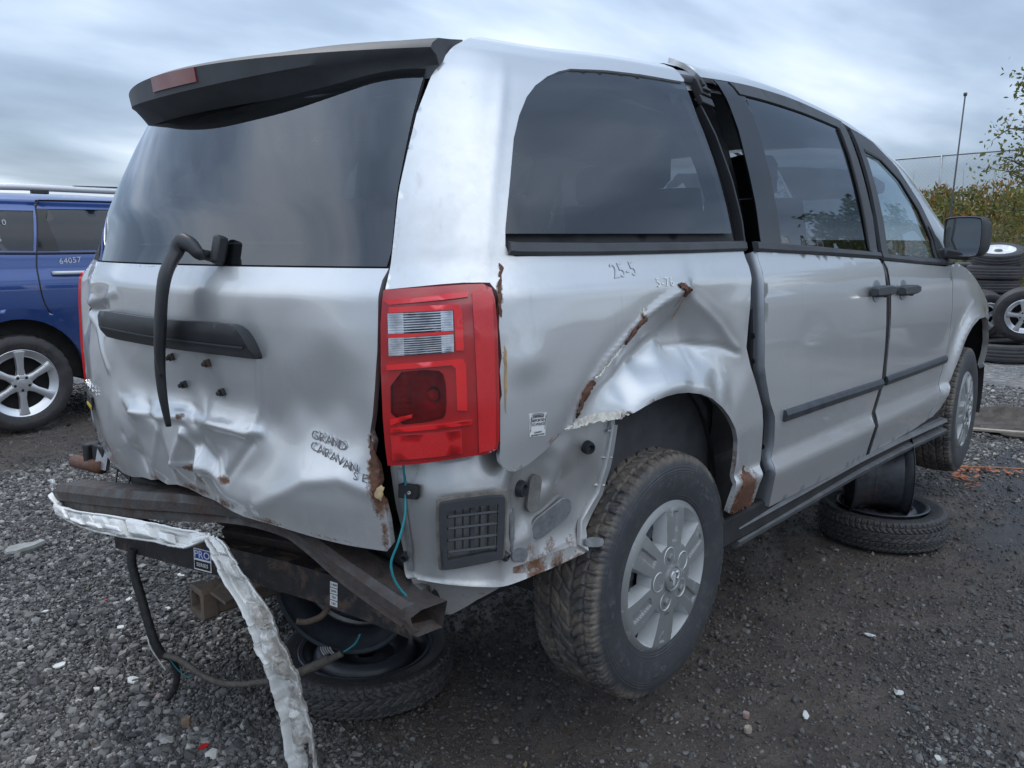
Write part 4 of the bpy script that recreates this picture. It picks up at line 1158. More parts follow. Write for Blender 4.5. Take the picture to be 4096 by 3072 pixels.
for b in ((1.2775, 1.2845, 1.2375, 1.2455), (1.2295, 1.2385, 1.1935, 1.2045)):
    t0, t1, t2, t3 = b
    for (u0, u1, mt) in ((0, .25, 'lens_clear'), (.25, .82, 'lens_grey'), (.82, 1.0, 'lens_clear')):
        sa, sb = -.926 + .131 * u0, -.926 + .131 * u1
        lerp = lambda a, c, u: a + (c - a) * u
        lens('reverse_lens', [(sa, lerp(t0, t1, u0)), (sb, lerp(t0, t1, u1)), (sb, lerp(t2, t3, u1)), (sa, lerp(t2, t3, u0))], M[mt], .0125, .004)
    for k in range(8):
        f0 = (k + .35) / 8
        ta, tb = t0 + (t2 - t0) * f0, t1 + (t3 - t1) * f0
        strip('lens_rib', [(-.924, ta), (-.797, tb)], .0022, M['lens_clear'], lamp, .0125, .003, None, .06)
# left lamp, seen edge on
panel('tail_lamp', left(LAMP), M['red'], VAN, .010, .03, (), .05)
# black gasket round the right lamp
panel('lamp_gasket', [(-.950, 1.327), (-.957, 1.25), (-.960, 1.10), (-.952, .96), (-.70, .985), (-.692, 1.0), (-.692, 1.31), (-.70, 1.335), (-.72, 1.345), (-.95, 1.335)], M['plastic_dark'], VAN, -.035, .03, (), .02)

# ------------------------------------------------------------------ glass and trim of the side
QC = np.mean(QWIN + [(.31, 1.44)], axis=0)
panel('quarter_window', [(s, t + .004) if s > .2 and t > 1.8 else (QC[0] + (s - QC[0]) * 1.022, QC[1] + (t - QC[1]) * 1.05) for s, t in QWIN] + [(.330, 1.832), (.318, 1.779), (.320, 1.731), (.330, 1.678), (.338, 1.631), (.343, 1.584), (.347, 1.513), (.347, 1.438), (-.69, 1.436)], M['glass_dark'], VAN, -.006, .02, (), .002)
panel('window_channel', [(-.676, 1.443), (.355, 1.441), (.38, 1.405), (-.676, 1.408)], M['plastic_dark'], VAN, -.022, .04, (), .006)
belt_prof = [(-.5, 0), (-.5, .5), (-.3, 1), (.28, 1), (.5, .3), (.5, 0)]
strip('belt_moulding', [(-.672, 1.405), (-.645, 1.403), (-.35, 1.401), (.10, 1.402), (.392, 1.404)], .026, M['plastic_grey'], VAN, -.002, .014, None, .06, belt_prof)
strip('belt_moulding', [(.452, 1.402), (.95, 1.386), (1.49, 1.364)], .026, M['plastic_grey'], VAN, -.001, .019, None, .03, belt_prof)
strip('belt_moulding', [(1.52, 1.361), (1.95, 1.338), (2.44, 1.322)], .026, M['plastic_grey'], VAN, .0, .014, None, .06, belt_prof)
# open pillar where the sliding door no longer meets the quarter panel
PILLAR = [(.292, 1.84), (.275, 1.79), (.30, 1.731), (.33, 1.63), (.345, 1.513), (.348, 1.40), (.50, 1.40), (.53, 1.6), (.53, 1.75), (.50, 1.86), (.40, 1.86)]
panel('door_pillar', PILLAR, M['gloss_black'], VAN, -.045, .03, (), .02)
strip('pillar_seal', [(.318, 1.80), (.332, 1.72), (.358, 1.60), (.372, 1.50), (.375, 1.41)], .035, M['rubber_seal'], VAN, -.045, .020)
strip('pillar_seal', [(.395, 1.78), (.425, 1.70), (.45, 1.58), (.455, 1.47), (.445, 1.41)], .012, M['plastic'], VAN, -.045, .025)
strip('pillar_flange', [(.345, 1.885), (.40, 1.885), (.445, 1.88)], .035, M['silver_shade'], VAN, -.025, .02)
latch = MB()
latch.box((0, 0, 0), (.045, .055, .03)).box((.0, -.012, .018), (.034, .01, .012)).box((-.006, .014, .018), (.01, .024, .012)).box((.0, -.045, 0), (.06, .03, .02))
latch.xform(frame(.435, 1.822, -.02) @ Matrix.Rotation(-.25, 4, 'Z')).build('latch', M['plastic'], VAN, bevel=.003)

# dark sheet added behind the panels: its colour gives the gaps their shade
ARCH_R = [(-.07 + .40 * math.cos(a), .66 + .40 * math.sin(a)) for a in np.linspace(-.4, math.pi + .4, 24)]
panel('gap_shade_sheet', [(.30, .49), (2.60, .49), (2.62, .95), (2.55, 1.30), (2.40, 1.33), (-.68, 1.395), (-.66, 1.05), (-.50, 1.05), (-.36, 1.06), (-.20, 1.09), (-.06, 1.10), (.1, 1.09), (.25, 1.02), (.35, .92), (.36, .7)], M['under'], VAN, -.058 - .05, .06, (), 0.0)

# ------------------------------------------------------------------ doors
SD = [(.462, 1.386), (.496, 1.388), (.933, 1.372), (1.470, 1.350), (1.488, 1.346), (1.50, 1.279), (1.515, 1.206), (1.526, 1.095), (1.537, 1.0), (1.536, .867), (1.522, .83), (1.490, .712), (1.497, .59), (1.506, .547), (1.069, .548), (.608, .556), (.590, .634), (.574, .701), (.581, .775), (.551, .873), (.51, .924), (.469, 1.002), (.45, 1.048), (.439, 1.175), (.438, 1.245), (.447, 1.327)]
sdoor = panel('sliding_door', SD, M['silver'], VAN, .004, .03, (), .022)
sdoor['label'] = 'silver rear sliding door standing proud of the quarter panel'
# its thick rear edge
JA = [(.462, 1.390), (.447, 1.327), (.438, 1.245), (.439, 1.175), (.45, 1.048), (.469, 1.002), (.51, .924), (.551, .873), (.581, .775), (.574, .701), (.590, .634), (.608, .556)]
ja = catmull(JA, 4)
edge_rows = []
for s, t in ja:
    edge_rows.append([bp(s + .001, t, .003), bp(s - .006, t, -.003), bp(s - .008, t, -.02), bp(s - .004, t, -.06), bp(s + .004, t, -.12)])
MB().loft(edge_rows, closed=False, caps=False).build('door_edge', M['silver_shade'], sdoor, True)
strip('door_seal', [(.428, 1.22), (.429, 1.17), (.440, 1.05), (.50, .925), (.545, .868), (.568, .775), (.568, .66)], .022, M['rubber_seal'], sdoor, -.05, .02)
for s, t in ((.418, 1.14), (.425, 1.06), (.565, .76)):
    MB().lathe([(0, .001), (0, .009), (-.012, .009), (-.012, .001)], 10).xform(frame(s + .006, t, -.03) @ Matrix.Rotation(math.pi / 2, 4, 'Z')).build('door_bumper', M['plastic_dark'], sdoor, True, 40)
FD = [(1.53, 1.345), (2.359, 1.304), (2.437, 1.308), (2.480, 1.208), (2.495, 1.068), (2.495, .947), (2.459, .873), (2.440, .715), (2.39, .616), (2.330, .566), (2.171, .555), (1.564, .55), (1.543, .705), (1.578, .847), (1.597, .872), (1.598, 1.043), (1.586, 1.203), (1.564, 1.278)]
fdoor = panel('front_door', FD, M['silver'], VAN, .0, .03, (), .03)
panel('window_glass', [(.497, 1.41), (.514, 1.514), (.520, 1.612), (.528, 1.71), (.522, 1.791), (.509, 1.846), (1.45, 1.842), (1.455, 1.67), (1.45, 1.50), (1.44, 1.385)], M['glass_dark'], sdoor, .003, .025, (), .005)
panel('window_frit', [(.497, 1.405), (.514, 1.514), (.520, 1.612), (.528, 1.71), (.522, 1.791), (.509, 1.846), (.66, 1.846), (.668, 1.71), (.664, 1.6), (.655, 1.5), (.64, 1.40)], M['gloss_black'], sdoor, .0055, .025, (), .003)
panel('window_trim', [(.625, 1.808), (1.0, 1.802), (1.43, 1.800), (1.435, 1.70), (1.425, 1.55), (1.405, 1.385), (1.485, 1.365), (1.515, 1.50), (1.525, 1.65), (1.53, 1.838), (1.0, 1.844), (.60, 1.846)], M['plastic_grey'], sdoor, .009, .03, (), .010)
strip('window_seal', [(1.433, 1.795), (1.433, 1.70), (1.422, 1.55), (1.402, 1.39)], .010, M['rubber_seal'], sdoor, .007, .006)
FG = [(1.60, 1.37), (1.625, 1.50), (1.64, 1.62), (1.645, 1.775), (1.86, 1.772), (2.07, 1.712), (2.21, 1.59), (2.275, 1.43), (2.25, 1.33)]
panel('window_glass', FG, M['glass_clear'], fdoor, -.002, .025, (), .004)
panel('window_trim', [(1.545, 1.36), (1.572, 1.5), (1.597, 1.65), (1.61, 1.825), (1.88, 1.822), (2.11, 1.762), (2.27, 1.628), (2.355, 1.45), (2.43, 1.325), (2.24, 1.33), (2.265, 1.43), (2.20, 1.58), (2.06, 1.70), (1.86, 1.755), (1.665, 1.757), (1.658, 1.62), (1.645, 1.50), (1.62, 1.365)], M['plastic_grey'], fdoor, .006, .03, (), .012)
strip('window_seal', [(1.668, 1.752), (1.86, 1.748), (2.055, 1.693), (2.195, 1.575), (2.258, 1.43), (2.235, 1.34)], .014, M['rubber_seal'], fdoor, .002, .006)
panel('mirror_sail', [(2.265, 1.335), (2.285, 1.43), (2.255, 1.50), (2.36, 1.44), (2.43, 1.33)], M['plastic'], fdoor, .012, .03, (), .01)

panel('door_post', [(1.44, 1.355), (1.63, 1.35), (1.66, 1.84), (1.44, 1.846)], M['gloss_black'], VAN, -.014, .03, (), 0)
mold_prof = [(-.5, 0), (-.5, .55), (-.42, .8), (.08, 1), (.42, .62), (.5, .3), (.5, 0)]
strip('rub_strip', [(.612, .867), (1.0, .863), (1.528, .856)], .037, M['trim_chalk'], sdoor, .004, .016, None, .06, mold_prof)
strip('rub_strip', [(1.588, .858), (2.0, .856), (2.462, .856)], .037, M['trim_chalk'], fdoor, .0, .016, None, .06, mold_prof)

def door_handle(s, t, door, off):
    h = MB()
    h.loft([[(x, y * w, z) for y, z in ((-.5, .012), (-.5, .03), (-.32, .040), (.32, .040), (.5, .03), (.5, .012))] for x, w in ((-.098, .026), (-.09, .040), (.02, .042), (.09, .036), (.105, .026))])
    h.xform(frame(s, t, off)).build('handle', M['plastic_grey'], door, True, 40)
    c = [(.044 * math.cos(a), .042 * math.sin(a)) for a in np.linspace(0, 2 * math.pi, 20)[:-1]]
    plate('handle_cup', c, M['silver_shade'], door, frame(s - .01, t, off), .0025, .03)
    MB().lathe([(0, .001), (0.001, .016), (-.012, .016), (-.012, .001)], 14).xform(frame(s + .075, t - .012, off + .004) @ Matrix.Rotation(-math.pi / 2, 4, 'X')).build('lock', M['plastic_dark'], door, True, 40)
strip('door_seal', [(1.512, 1.338), (1.534, 1.278), (1.551, 1.2), (1.562, 1.05), (1.568, .872), (1.550, .84), (1.516, .708), (1.533, .555)], .050, M['gloss_black'], fdoor, -.004, .008, None, .03)
door_handle(1.405, 1.232, sdoor, .004)
door_handle(1.735, 1.222, fdoor, .0)

FEN = [(2.445, 1.306), (2.562, 1.318), (2.729, 1.290), (2.886, 1.245), (3.062, 1.18), (3.25, 1.11), (3.5, 1.03), (3.60, .92), (3.60, .70), (3.42, .70), (3.40, .83), (3.33, .93), (3.22, .995), (3.10, 1.02), (2.96, 1.02), (2.83, .985), (2.72, .925), (2.64, .865), (2.57, .788), (2.515, .656), (2.503, .602), (2.44, .57), (2.337, .568), (2.40, .616), (2.450, .715), (2.468, .873), (2.504, .947), (2.504, 1.068), (2.488, 1.208)]
def fen_off(s, t):
    rr = np.hypot((s - 2.99) * .93, t - .60)
    return .028 * np.exp(-((rr - .43) / .05) ** 2) * np.clip((t - .55) / .2, 0, 1)
fender = panel('front_fender', FEN, M['silver'], VAN, fen_off, .025, (), .03)
top = [(2.562, 1.318), (2.729, 1.290), (2.886, 1.245), (3.062, 1.18), (3.25, 1.11), (3.5, 1.03), (3.60, .92)]
hr = []
for s, t in top:
    e = bp(s, t, 0.0); hr.append([e, (e[0] + .02, e[1] * .78, e[2] + .035), (e[0] + .05, 0, e[2] + .055), (e[0] + .02, -e[1] * .78, e[2] + .035), (e[0], -e[1], e[2])])
MB().loft(hr, closed=False, caps=False).build('hood', M['silver'], VAN, True)
MB().box((3.62, 0, .78), (.14, 1.72, .42)).build('front_bumper', M['silver'], VAN, bevel=.06, seg=3)

# rocker with the sill moulding hanging loose towards the front
MB().box((1.43, -.875, .532), (2.30, .12, .095)).build('rocker', M['under'], VAN, bevel=.01)
sill = MB()
sill.loft([[(x, y0, z0), (x, y0 - .045, z0 - .005), (x, y0 - .052, z0 - .02), (x, y0 - .012, z0 - .028), (x, y0 - .012, z0 - .05), (x, y0 - .055, z0 - .062), (x, y0 - .045, z0 - .082), (x, y0, z0 - .082)] for x, y0, z0 in ((.42, -.885, .545), (1.45, -.900, .560), (1.9, -.905, .556), (2.32, -.915, .548), (2.60, -.920, .542))])
sill.build('sill_moulding', M['sill'], VAN, True, 30)

# mirror on the front door
mh = MB()
mc = np.array([2.37, -1.045, 1.442])
ring = lambda k, dx, sc: [(mc[0] + dx, mc[1] + u * sc * .72, mc[2] + v * sc * .93) for u, v in chaikin([(-.118, -.075), (-.118, .072), (-.09, .092), (.095, .092), (.118, .075), (.112, -.088), (-.08, -.096)], 2)]
mh.loft([ring(0, -.052, .97), ring(0, -.056, 1.03), ring(0, -.045, 1.08), ring(0, .0, 1.06), ring(0, .06, .86), ring(0, .10, .50), ring(0, .115, .15)], caps=False)
Mm = Matrix.Translation(Vector(mc)) @ Matrix.Rotation(R_(-14), 4, 'Z') @ Matrix.Translation(-Vector(mc))
mh.xform(Mm)
mirror = mh.build('door_mirror', M['plastic'], VAN, True, 50)
g = ring(0, -.050, .97); gm = MB().add(g, [tuple(range(len(g)))]).add([(p[0] + .004, p[1], p[2]) for p in g], [tuple(range(len(g)))[::-1]]).xform(Mm)
gm.build('mirror_glass', M['mirror'], mirror)
arm0 = np.array(bp(2.33, 1.355, .01))
MB().loft([[tuple(arm0 + np.array([dx, 0, dz])) for dx, dz in ((-.07, -.03), (-.07, .03), (.05, .035), (.06, -.03))], [(mc[0] - .05, mc[1] + .08, mc[2] - .10), (mc[0] - .05, mc[1] + .08, mc[2] - .05), (mc[0] + .05, mc[1] + .08, mc[2] - .05), (mc[0] + .05, mc[1] + .08, mc[2] - .10)], [(mc[0] - .05, mc[1] - .02, mc[2] - .108), (mc[0] - .05, mc[1] - .02, mc[2] - .07), (mc[0] + .04, mc[1] - .02, mc[2] - .07), (mc[0] + .04, mc[1] - .02, mc[2] - .108)]]).build('mirror_arm', M['plastic'], mirror, bevel=.01)

MB().tube([(2.868, -.80, 1.24), (2.872, -.83, 1.55), (2.881, -.85, 2.155)], [.0055, .0045, .0036], 6).tube([(2.881, -.85, 2.15), (2.8811, -.85, 2.165)], [.009, .009], 8).build('antenna', M['plastic_grey'], VAN, True)

# ------------------------------------------------------------------ bare rear corner under the missing bumper
CORNER = [(-.950, 1.00), (-.958, .943), (-.943, .85), (-.930, .80), (-.936, .79), (-.926, .748), (-.930, .70), (-.92, .665), (-.913, .620), (-.895, .604), (-.885, .622), (-.872, .616), (-.864, .580), (-.82, .578), (-.743, .612), (-.633, .640), (-.52, .662), (-.418, .685), (-.37, .702), (-.335, .750), (-.298, .785), (-.287, .807), (-.268, .876), (-.250, .974), (-.25, 1.02), (-.45, 1.05), (-.60, 1.0), (-.70, 1.02)]
CD = [(-.95, 1.0, 0), (-.80, 1.0, .02), (-.70, 1.0, .02), (-.95, .90, 0), (-.92, .96, .01), (-.86, .95, .0), (-.78, .96, .004), (-.69, .95, .006), (-.86, .90, -.012), (-.66, .905, -.012), (-.65, .74, -.012), (-.85, .72, -.012),
      (-.93, .70, .0), (-.90, .70, .004), (-.82, .697, -.010), (-.73, .706, -.012), (-.66, .725, -.010), (-.60, .735, -.004), (-.55, .738, 0), (-.815, .682, .022), (-.727, .690, .022), (-.65, .708, .022), (-.57, .716, .018), (-.82, .57, .022), (-.74, .60, .022), (-.63, .63, .022), (-.52, .675, .018), (-.41, .685, .012), (-.90, .60, .008),
      (-.615, .95, .006), (-.605, .90, .020), (-.600, .83, .024), (-.598, .76, .018), (-.57, .93, .030), (-.56, .86, .034), (-.55, .80, .034), (-.50, .76, .028), (-.52, .92, .034), (-.50, .87, .036), (-.48, .84, .014), (-.455, .885, .012), (-.44, .93, .010), (-.43, .86, .030), (-.40, .82, .026), (-.345, .934, .006), (-.40, .955, .016), (-.36, .88, .026), (-.34, .80, .022), (-.30, .86, .006), (-.275, .93, .0), (-.38, .74, .018), (-.33, .76, .006), (-.25, 1.02, .0), (-.45, 1.04, .03), (-.55, 1.0, .03),
      (-1.05, .50, 0), (-1.05, 1.1, 0), (-.1, .50, 0), (-.1, 1.1, 0)]
d_corner = Dent(CD, .010, .004)
CO = -.050
corner = panel('rear_corner_panel', CORNER, M['inner_silver'], VAN, CO, .010, (), .02, d_corner, [(-.60, .68, .03, .05, .9), (-.54, .70, .05, .04, .8), (-.46, .705, .05, .03, .75), (-.40, .71, .04, .02, .7), (-.89, .64, .03, .04, .9), (-.86, .60, .02, .03, .7), (-.63, .655, .08, .02, .6), (-.605, .96, .012, .03, .8), (-.61, .88, .008, .06, .6), (-.75, .625, .06, .012, .5)])
corner['label'] = 'bare inner corner panel with cabin vent exposed where the bumper is missing'
CF = lambda s, t, o=0.0: frame(s, t, CO + o, d_corner)

# cabin air vent
fr_ = CF(-.752, .816, .006)
VO = chaikin([(-.068, -.080), (-.071, .064), (-.064, .072), (.062, .078), (.069, .07), (.067, -.066), (.061, -.074), (-.060, -.088)], 1)
VI = [(-.054, -.066), (-.056, .052), (.053, .060), (.052, -.054)]
vent = plate('vent', VO, M['plastic_grey'], corner, fr_, .014, .03, [VI])
plate('vent_back', [(u * 1.02, v * 1.02) for u, v in VI], M['inner_silver'], corner, fr_ @ Matrix.Translation((0, 0, -.016)), .002)
VT = MB()
for k in range(4):
    v = -.047 + k * .0275
    VT.box((0, v, .004), (.106, .006, .016), (-.5, 0, .035))
VT.box((0, 0, .002), (.010, .108, .016)).xform(fr_).build('vent_louvre', M['plastic_grey'], corner, bevel=.0012)
VT = MB()
for u in (-.036, -.019, .018, .036):
    VT.box((u, -.002, -.004), (.0022, .104, .010))
VT.xform(fr_).build('vent_rib', M['plastic_grey'], corner)
plate('vent_gasket', chaikin([(-.074, -.086), (-.078, .068), (-.069, .079), (.068, .086), (.076, .076), (.073, -.070), (.066, -.081), (-.064, -.095)], 1), simple('perished_foam', (.21, .19, .165), .9, 0, .35, 40), corner, fr_ @ Matrix.Translation((0, 0, -.002)), .005, .03, [[(u * .93, v * .93) for u, v in VO]])

def pill(name, s, t, L, w, ang, mat, o=.002, th=.006):
    P = [(L / 2 - w / 2 + w / 2 * math.cos(a), w / 2 * math.sin(a)) for a in np.linspace(-math.pi / 2, math.pi / 2, 9)] + [(-L / 2 + w / 2 + w / 2 * math.cos(a), w / 2 * math.sin(a)) for a in np.linspace(math.pi / 2, 1.5 * math.pi, 9)]
    return plate(name, P, mat, corner, CF(s, t, o) @ Matrix.Rotation(ang, 4, 'Z'), th, .05)
M['bare_alu'] = simple('dull_aluminium_patch', (.36, .37, .38), .42, .75, .22, 60, .15, 300)
pill('patch_plate', -.460, .766, .135, .056, .36, M['bare_alu'], .006, .006)
pill('drain_plug', -.522, .841, .088, .034, 1.45, simple('grey_foam_plug', (.17, .165, .155), .9, 0, .2, 60), .003, .010)
pill('seam_tape', -.605, .775, .10, .020, 1.45, M['bare_alu'], .003, .003)
pill('seam_tape', -.585, .727, .055, .032, -.35, M['bare_alu'], .003, .003)
def grommet(s, t, r, o=.0, h=.016):
    MB().lathe([(0, .0005), (-h * .4, r * .35), (-h * .45, r * .45), (-h, r * .6), (-h, r * .85), (-h * .7, r), (0, r * 1.05)], 18).xform(CF(s, t, o) @ Matrix.Rotation(math.pi / 2, 4, 'X').inverted()).build('grommet', M['plastic'], corner, True, 40)
grommet(-.350, .932, .016)
grommet(-.566, .870, .019)
grommet(-.651, .735, .011)
grommet(-.922, .74, .010)
for s, t in ((-.283, .895), (-.300, .820)):
    MB().add([(-.018, 0, 0), (.014, .012, 0), (.014, -.012, 0), (.010, 0, .016)], [(0, 1, 3), (1, 2, 3), (2, 0, 3)]).xform(CF(s, t, .0)).build('tab', M['bare_alu'], corner)
MB().box((0, .0, .004), (.03, .007, .006)).box((.0, .012, .004), (.007, .022, .006)).xform(CF(-.272, .962, .002)).build('clip', M['inner_silver'], corner, bevel=.001)
strip('flange_strip', [(-.262, .975), (-.282, .87), (-.300, .80), (-.335, .755), (-.372, .712)], .022, M['inner_silver'], corner, CO, .012, d_corner, .02)
plate('flange_foot', chaikin([(-.03, -.012), (-.03, .012), (.03, .012), (.04, 0), (.03, -.012)], 1), M['bare_alu'], corner, CF(-.345, .69, .014) @ Matrix.Rotation(.25, 4, 'Z'), .004, .03)
for s in (-.470, -.456):
    MB().box((0, 0, .001), (.008, .011, .004)).xform(CF(s, .712, .0)).build('slot', M['ink'], corner)
strip('weld_flange', [(-.934, .945), (-.921, .85), (-.908, .76), (-.91, .72)], .014, M['bare_alu'], corner, CO + .002, .006, d_corner, .012)
def stain(name, pts, mat, par, off, dent, seed=1, jit=.006, fl=0.0):
    r = np.random.default_rng(seed)
    P = densify(np.array(pts, float), .014); P = P + r.normal(0, jit, P.shape)
    return panel(name, P, mat, par, off, .010, (), fl, dent)
M['rust_stain'] = m_rust('surface_rust', (.20, .17, .14), .40, .66, (.26, .12, .05), (.13, .06, .035), 30.0)
# little black module and its teal wire
MB().box((0, 0, .010), (.044, .030, .016)).xform(CF(-.903, .901, .002)).build('module', M['plastic_dark'], corner, bevel=.002)
MB().lathe([(0, .0005), (-.004, .004), (0, .0045)], 10).xform(CF(-.900, .902, .022) @ Matrix.Rotation(-math.pi / 2, 4, 'X')).build('module_screw', M['bare_alu'], corner, True)
w_pts = [bp(-.912, .985, -.02), bp(-.911, .95, -.02), bp(-.911, .918, -.03), bp(-.910, .888, -.025), bp(-.907, .85, -.012), bp(-.915, .80, .006), bp(-.929, .755, .012), bp(-.930, .71, .008), bp(-.917, .672, -.004), bp(-.893, .642, -.012), bp(-.880, .632, -.03)]
MB().tube(catmull(w_pts, 6), .0028, 6).build('teal_wire', M['teal'], corner, True)

# rust on the quarter panel
scab('rust_tear', [(-.040, 1.310), (-.026, 1.316), (-.004, 1.310), (.020, 1.292), (.022, 1.278), (.010, 1.280), (-.006, 1.294), (-.028, 1.302)], M['rust_heavy'], quarter, .005, d_quarter, .004, .0012, 11)
scab('rust_tear', [(-.205, 1.240), (-.195, 1.232), (-.225, 1.205), (-.262, 1.178), (-.285, 1.182), (-.255, 1.210), (-.225, 1.226)], M['rust_heavy'], quarter, .006, d_quarter, .005, .0016, 12)
scab('torn_paint', [(-.212, 1.262), (-.198, 1.258), (-.200, 1.246), (-.210, 1.240)], M['tear_edge'], quarter, .006, d_quarter, .004, .001, 13)
scab('rust_tear', [(-.412, 1.112), (-.40, 1.100), (-.425, 1.065), (-.452, 1.025), (-.463, 1.035), (-.45, 1.075), (-.43, 1.10)], M['rust_heavy'], quarter, .007, d_quarter, .005, .0014, 15)
scab('torn_paint', [(-.405, 1.113), (-.385, 1.122), (-.34, 1.147), (-.30, 1.170), (-.338, 1.143), (-.388, 1.116)], M['tear_edge'], quarter, .006, d_quarter, .003, .001, 16)
scab('rust_scab', [(.345, .685), (.365, .70), (.39, .745), (.405, .72), (.43, .70), (.445, .66), (.44, .61), (.41, .60), (.37, .605), (.33, .602), (.312, .615), (.322, .645)], M['rust_heavy'], quarter, .003, d_quarter, .006, .004, 17)
scab('torn_paint', [(-.50, 1.010), (-.44, 1.018), (-.37, 1.020), (-.30, 1.018), (-.255, 1.022), (-.21, 1.034), (-.235, 1.012), (-.262, 1.006), (-.30, 1.0), (-.36, 1.002), (-.45, 1.002)], M['tear_edge'], quarter, .0022, d_quarter, .004, .0012, 18)
scab('rust_edge', [(-.697, 1.375), (-.688, 1.37), (-.692, 1.345), (-.690, 1.31), (-.693, 1.27), (-.699, 1.285), (-.699, 1.33)], M['rust_heavy'], quarter, .002, d_quarter, .004, .0014, 19)
stain('rust_streak', [(-.688, 1.215), (-.684, 1.20), (-.683, 1.12), (-.685, 1.07), (-.688, 1.12), (-.689, 1.18)], M['ochre_stain'], quarter, .0012, d_quarter, 5, .0008)
stain('rust_streak', [(.020, 1.279), (.0225, 1.278), (.018, 1.24), (.012, 1.20), (.013, 1.22), (.017, 1.25)], M['ochre_stain'], quarter, .0015, d_quarter, 6, .0007)

# police sticker
stk = panel('sticker', [(-.622, 1.064), (-.571, 1.060), (-.571, 1.009), (-.620, 1.013)], M['white'], quarter, .0015, .02, (), .001, d_quarter)
def on_q(txt, s, t, size, mat='ink', ang=-.05):
    return text_mesh('sticker_print', txt, size, M[mat], quarter, frame(s, t, .0024, d_quarter) @ Matrix.Rotation(ang, 4, 'Z'), .0004, .92)
on_q('DAMAGE', -.596, 1.055, .0088)
on_q('REPORTED', -.596, 1.0465, .0085)
on_q('TO POLICE', -.596, 1.038, .0085)
on_q('COLLISION', -.596, 1.0205, .0052)
on_q('REPORTING CENTER', -.596, 1.0145, .0048)
on_q('NON-TRANSFERABLE', -.574, 1.040, .0036, 'ink', math.pi / 2 - .05)
on_q('NON-TRANSFERABLE', -.618, 1.040, .0036, 'ink', math.pi / 2 - .05)
M['wax'] = simple('wax_crayon', (.58, .60, .635), .5, .66, .05, 80)
text_mesh('wax_writing', '25-5', .055, M['wax'], quarter, frame(-.27, 1.352, .0016, d_quarter) @ Matrix.Rotation(.06, 4, 'Z'), .0004, 1.05)
text_mesh('wax_writing', '5-76', .035, M['white'], quarter, frame(-.10, 1.318, .0014, d_quarter), .0004, 1.3)

# ------------------------------------------------------------------ wheel housings, floor, axle
def liner(cx, cz, r, a0, a1, y0, y1):
    b = MB(); A = np.linspace(a0, a1, 25)
    b.loft([[(cx + r * math.cos(a) , y0, cz + r * math.sin(a)) for a in A], [(cx + r * math.cos(a), y1, cz + r * math.sin(a)) for a in A]], closed=False, caps=False)
    b.add([(cx + r * math.cos(a), y1, cz + r * math.sin(a)) for a in A], [tuple(range(25))])
    return b.build('wheel_liner', M['under'], VAN, True, 40)
liner(-.05, .62, .445, -.22, math.pi + .05, -.865, -.50)
liner(2.99, .60, .50, -.35, math.pi + .30, -.925, -.55)
rib = MB()
for x in (.18, .24):
    rib.tube([(x - .05, -.80, 1.0), (x, -.78, .85), (x + .02, -.76, .66)], .008, 6)
rib.build('liner_rib', M['under'], VAN, True)
fl = MB()
fl.box((1.35, 0, .60), (4.1, 1.50, .10))
fl.box((.0, 0, .80), (1.1, 1.02, .34))
fl.box((-.52, 0, .76), (.30, 1.45, .16))
fl.build('floor_pan', M['under'], VAN, bevel=.02)
ax = MB()
ax.tube([(0, -.78, .50), (0, .78, .50)], .035, 10)
ax.tube([(.55, -.50, .58), (.0, -.55, .50)], .03, 8).tube([(.55, .50, .58), (.0, .55, .50)], .03, 8)
ax.tube([(-.45, .35, .62), (-.45, -.42, .62)], .09, 12)
ax.tube([(-.35, -.55, .55), (1.6, -.35, .52)], .028, 8)
ax.build('axle', M['hitch_black'], VAN, True, 40)

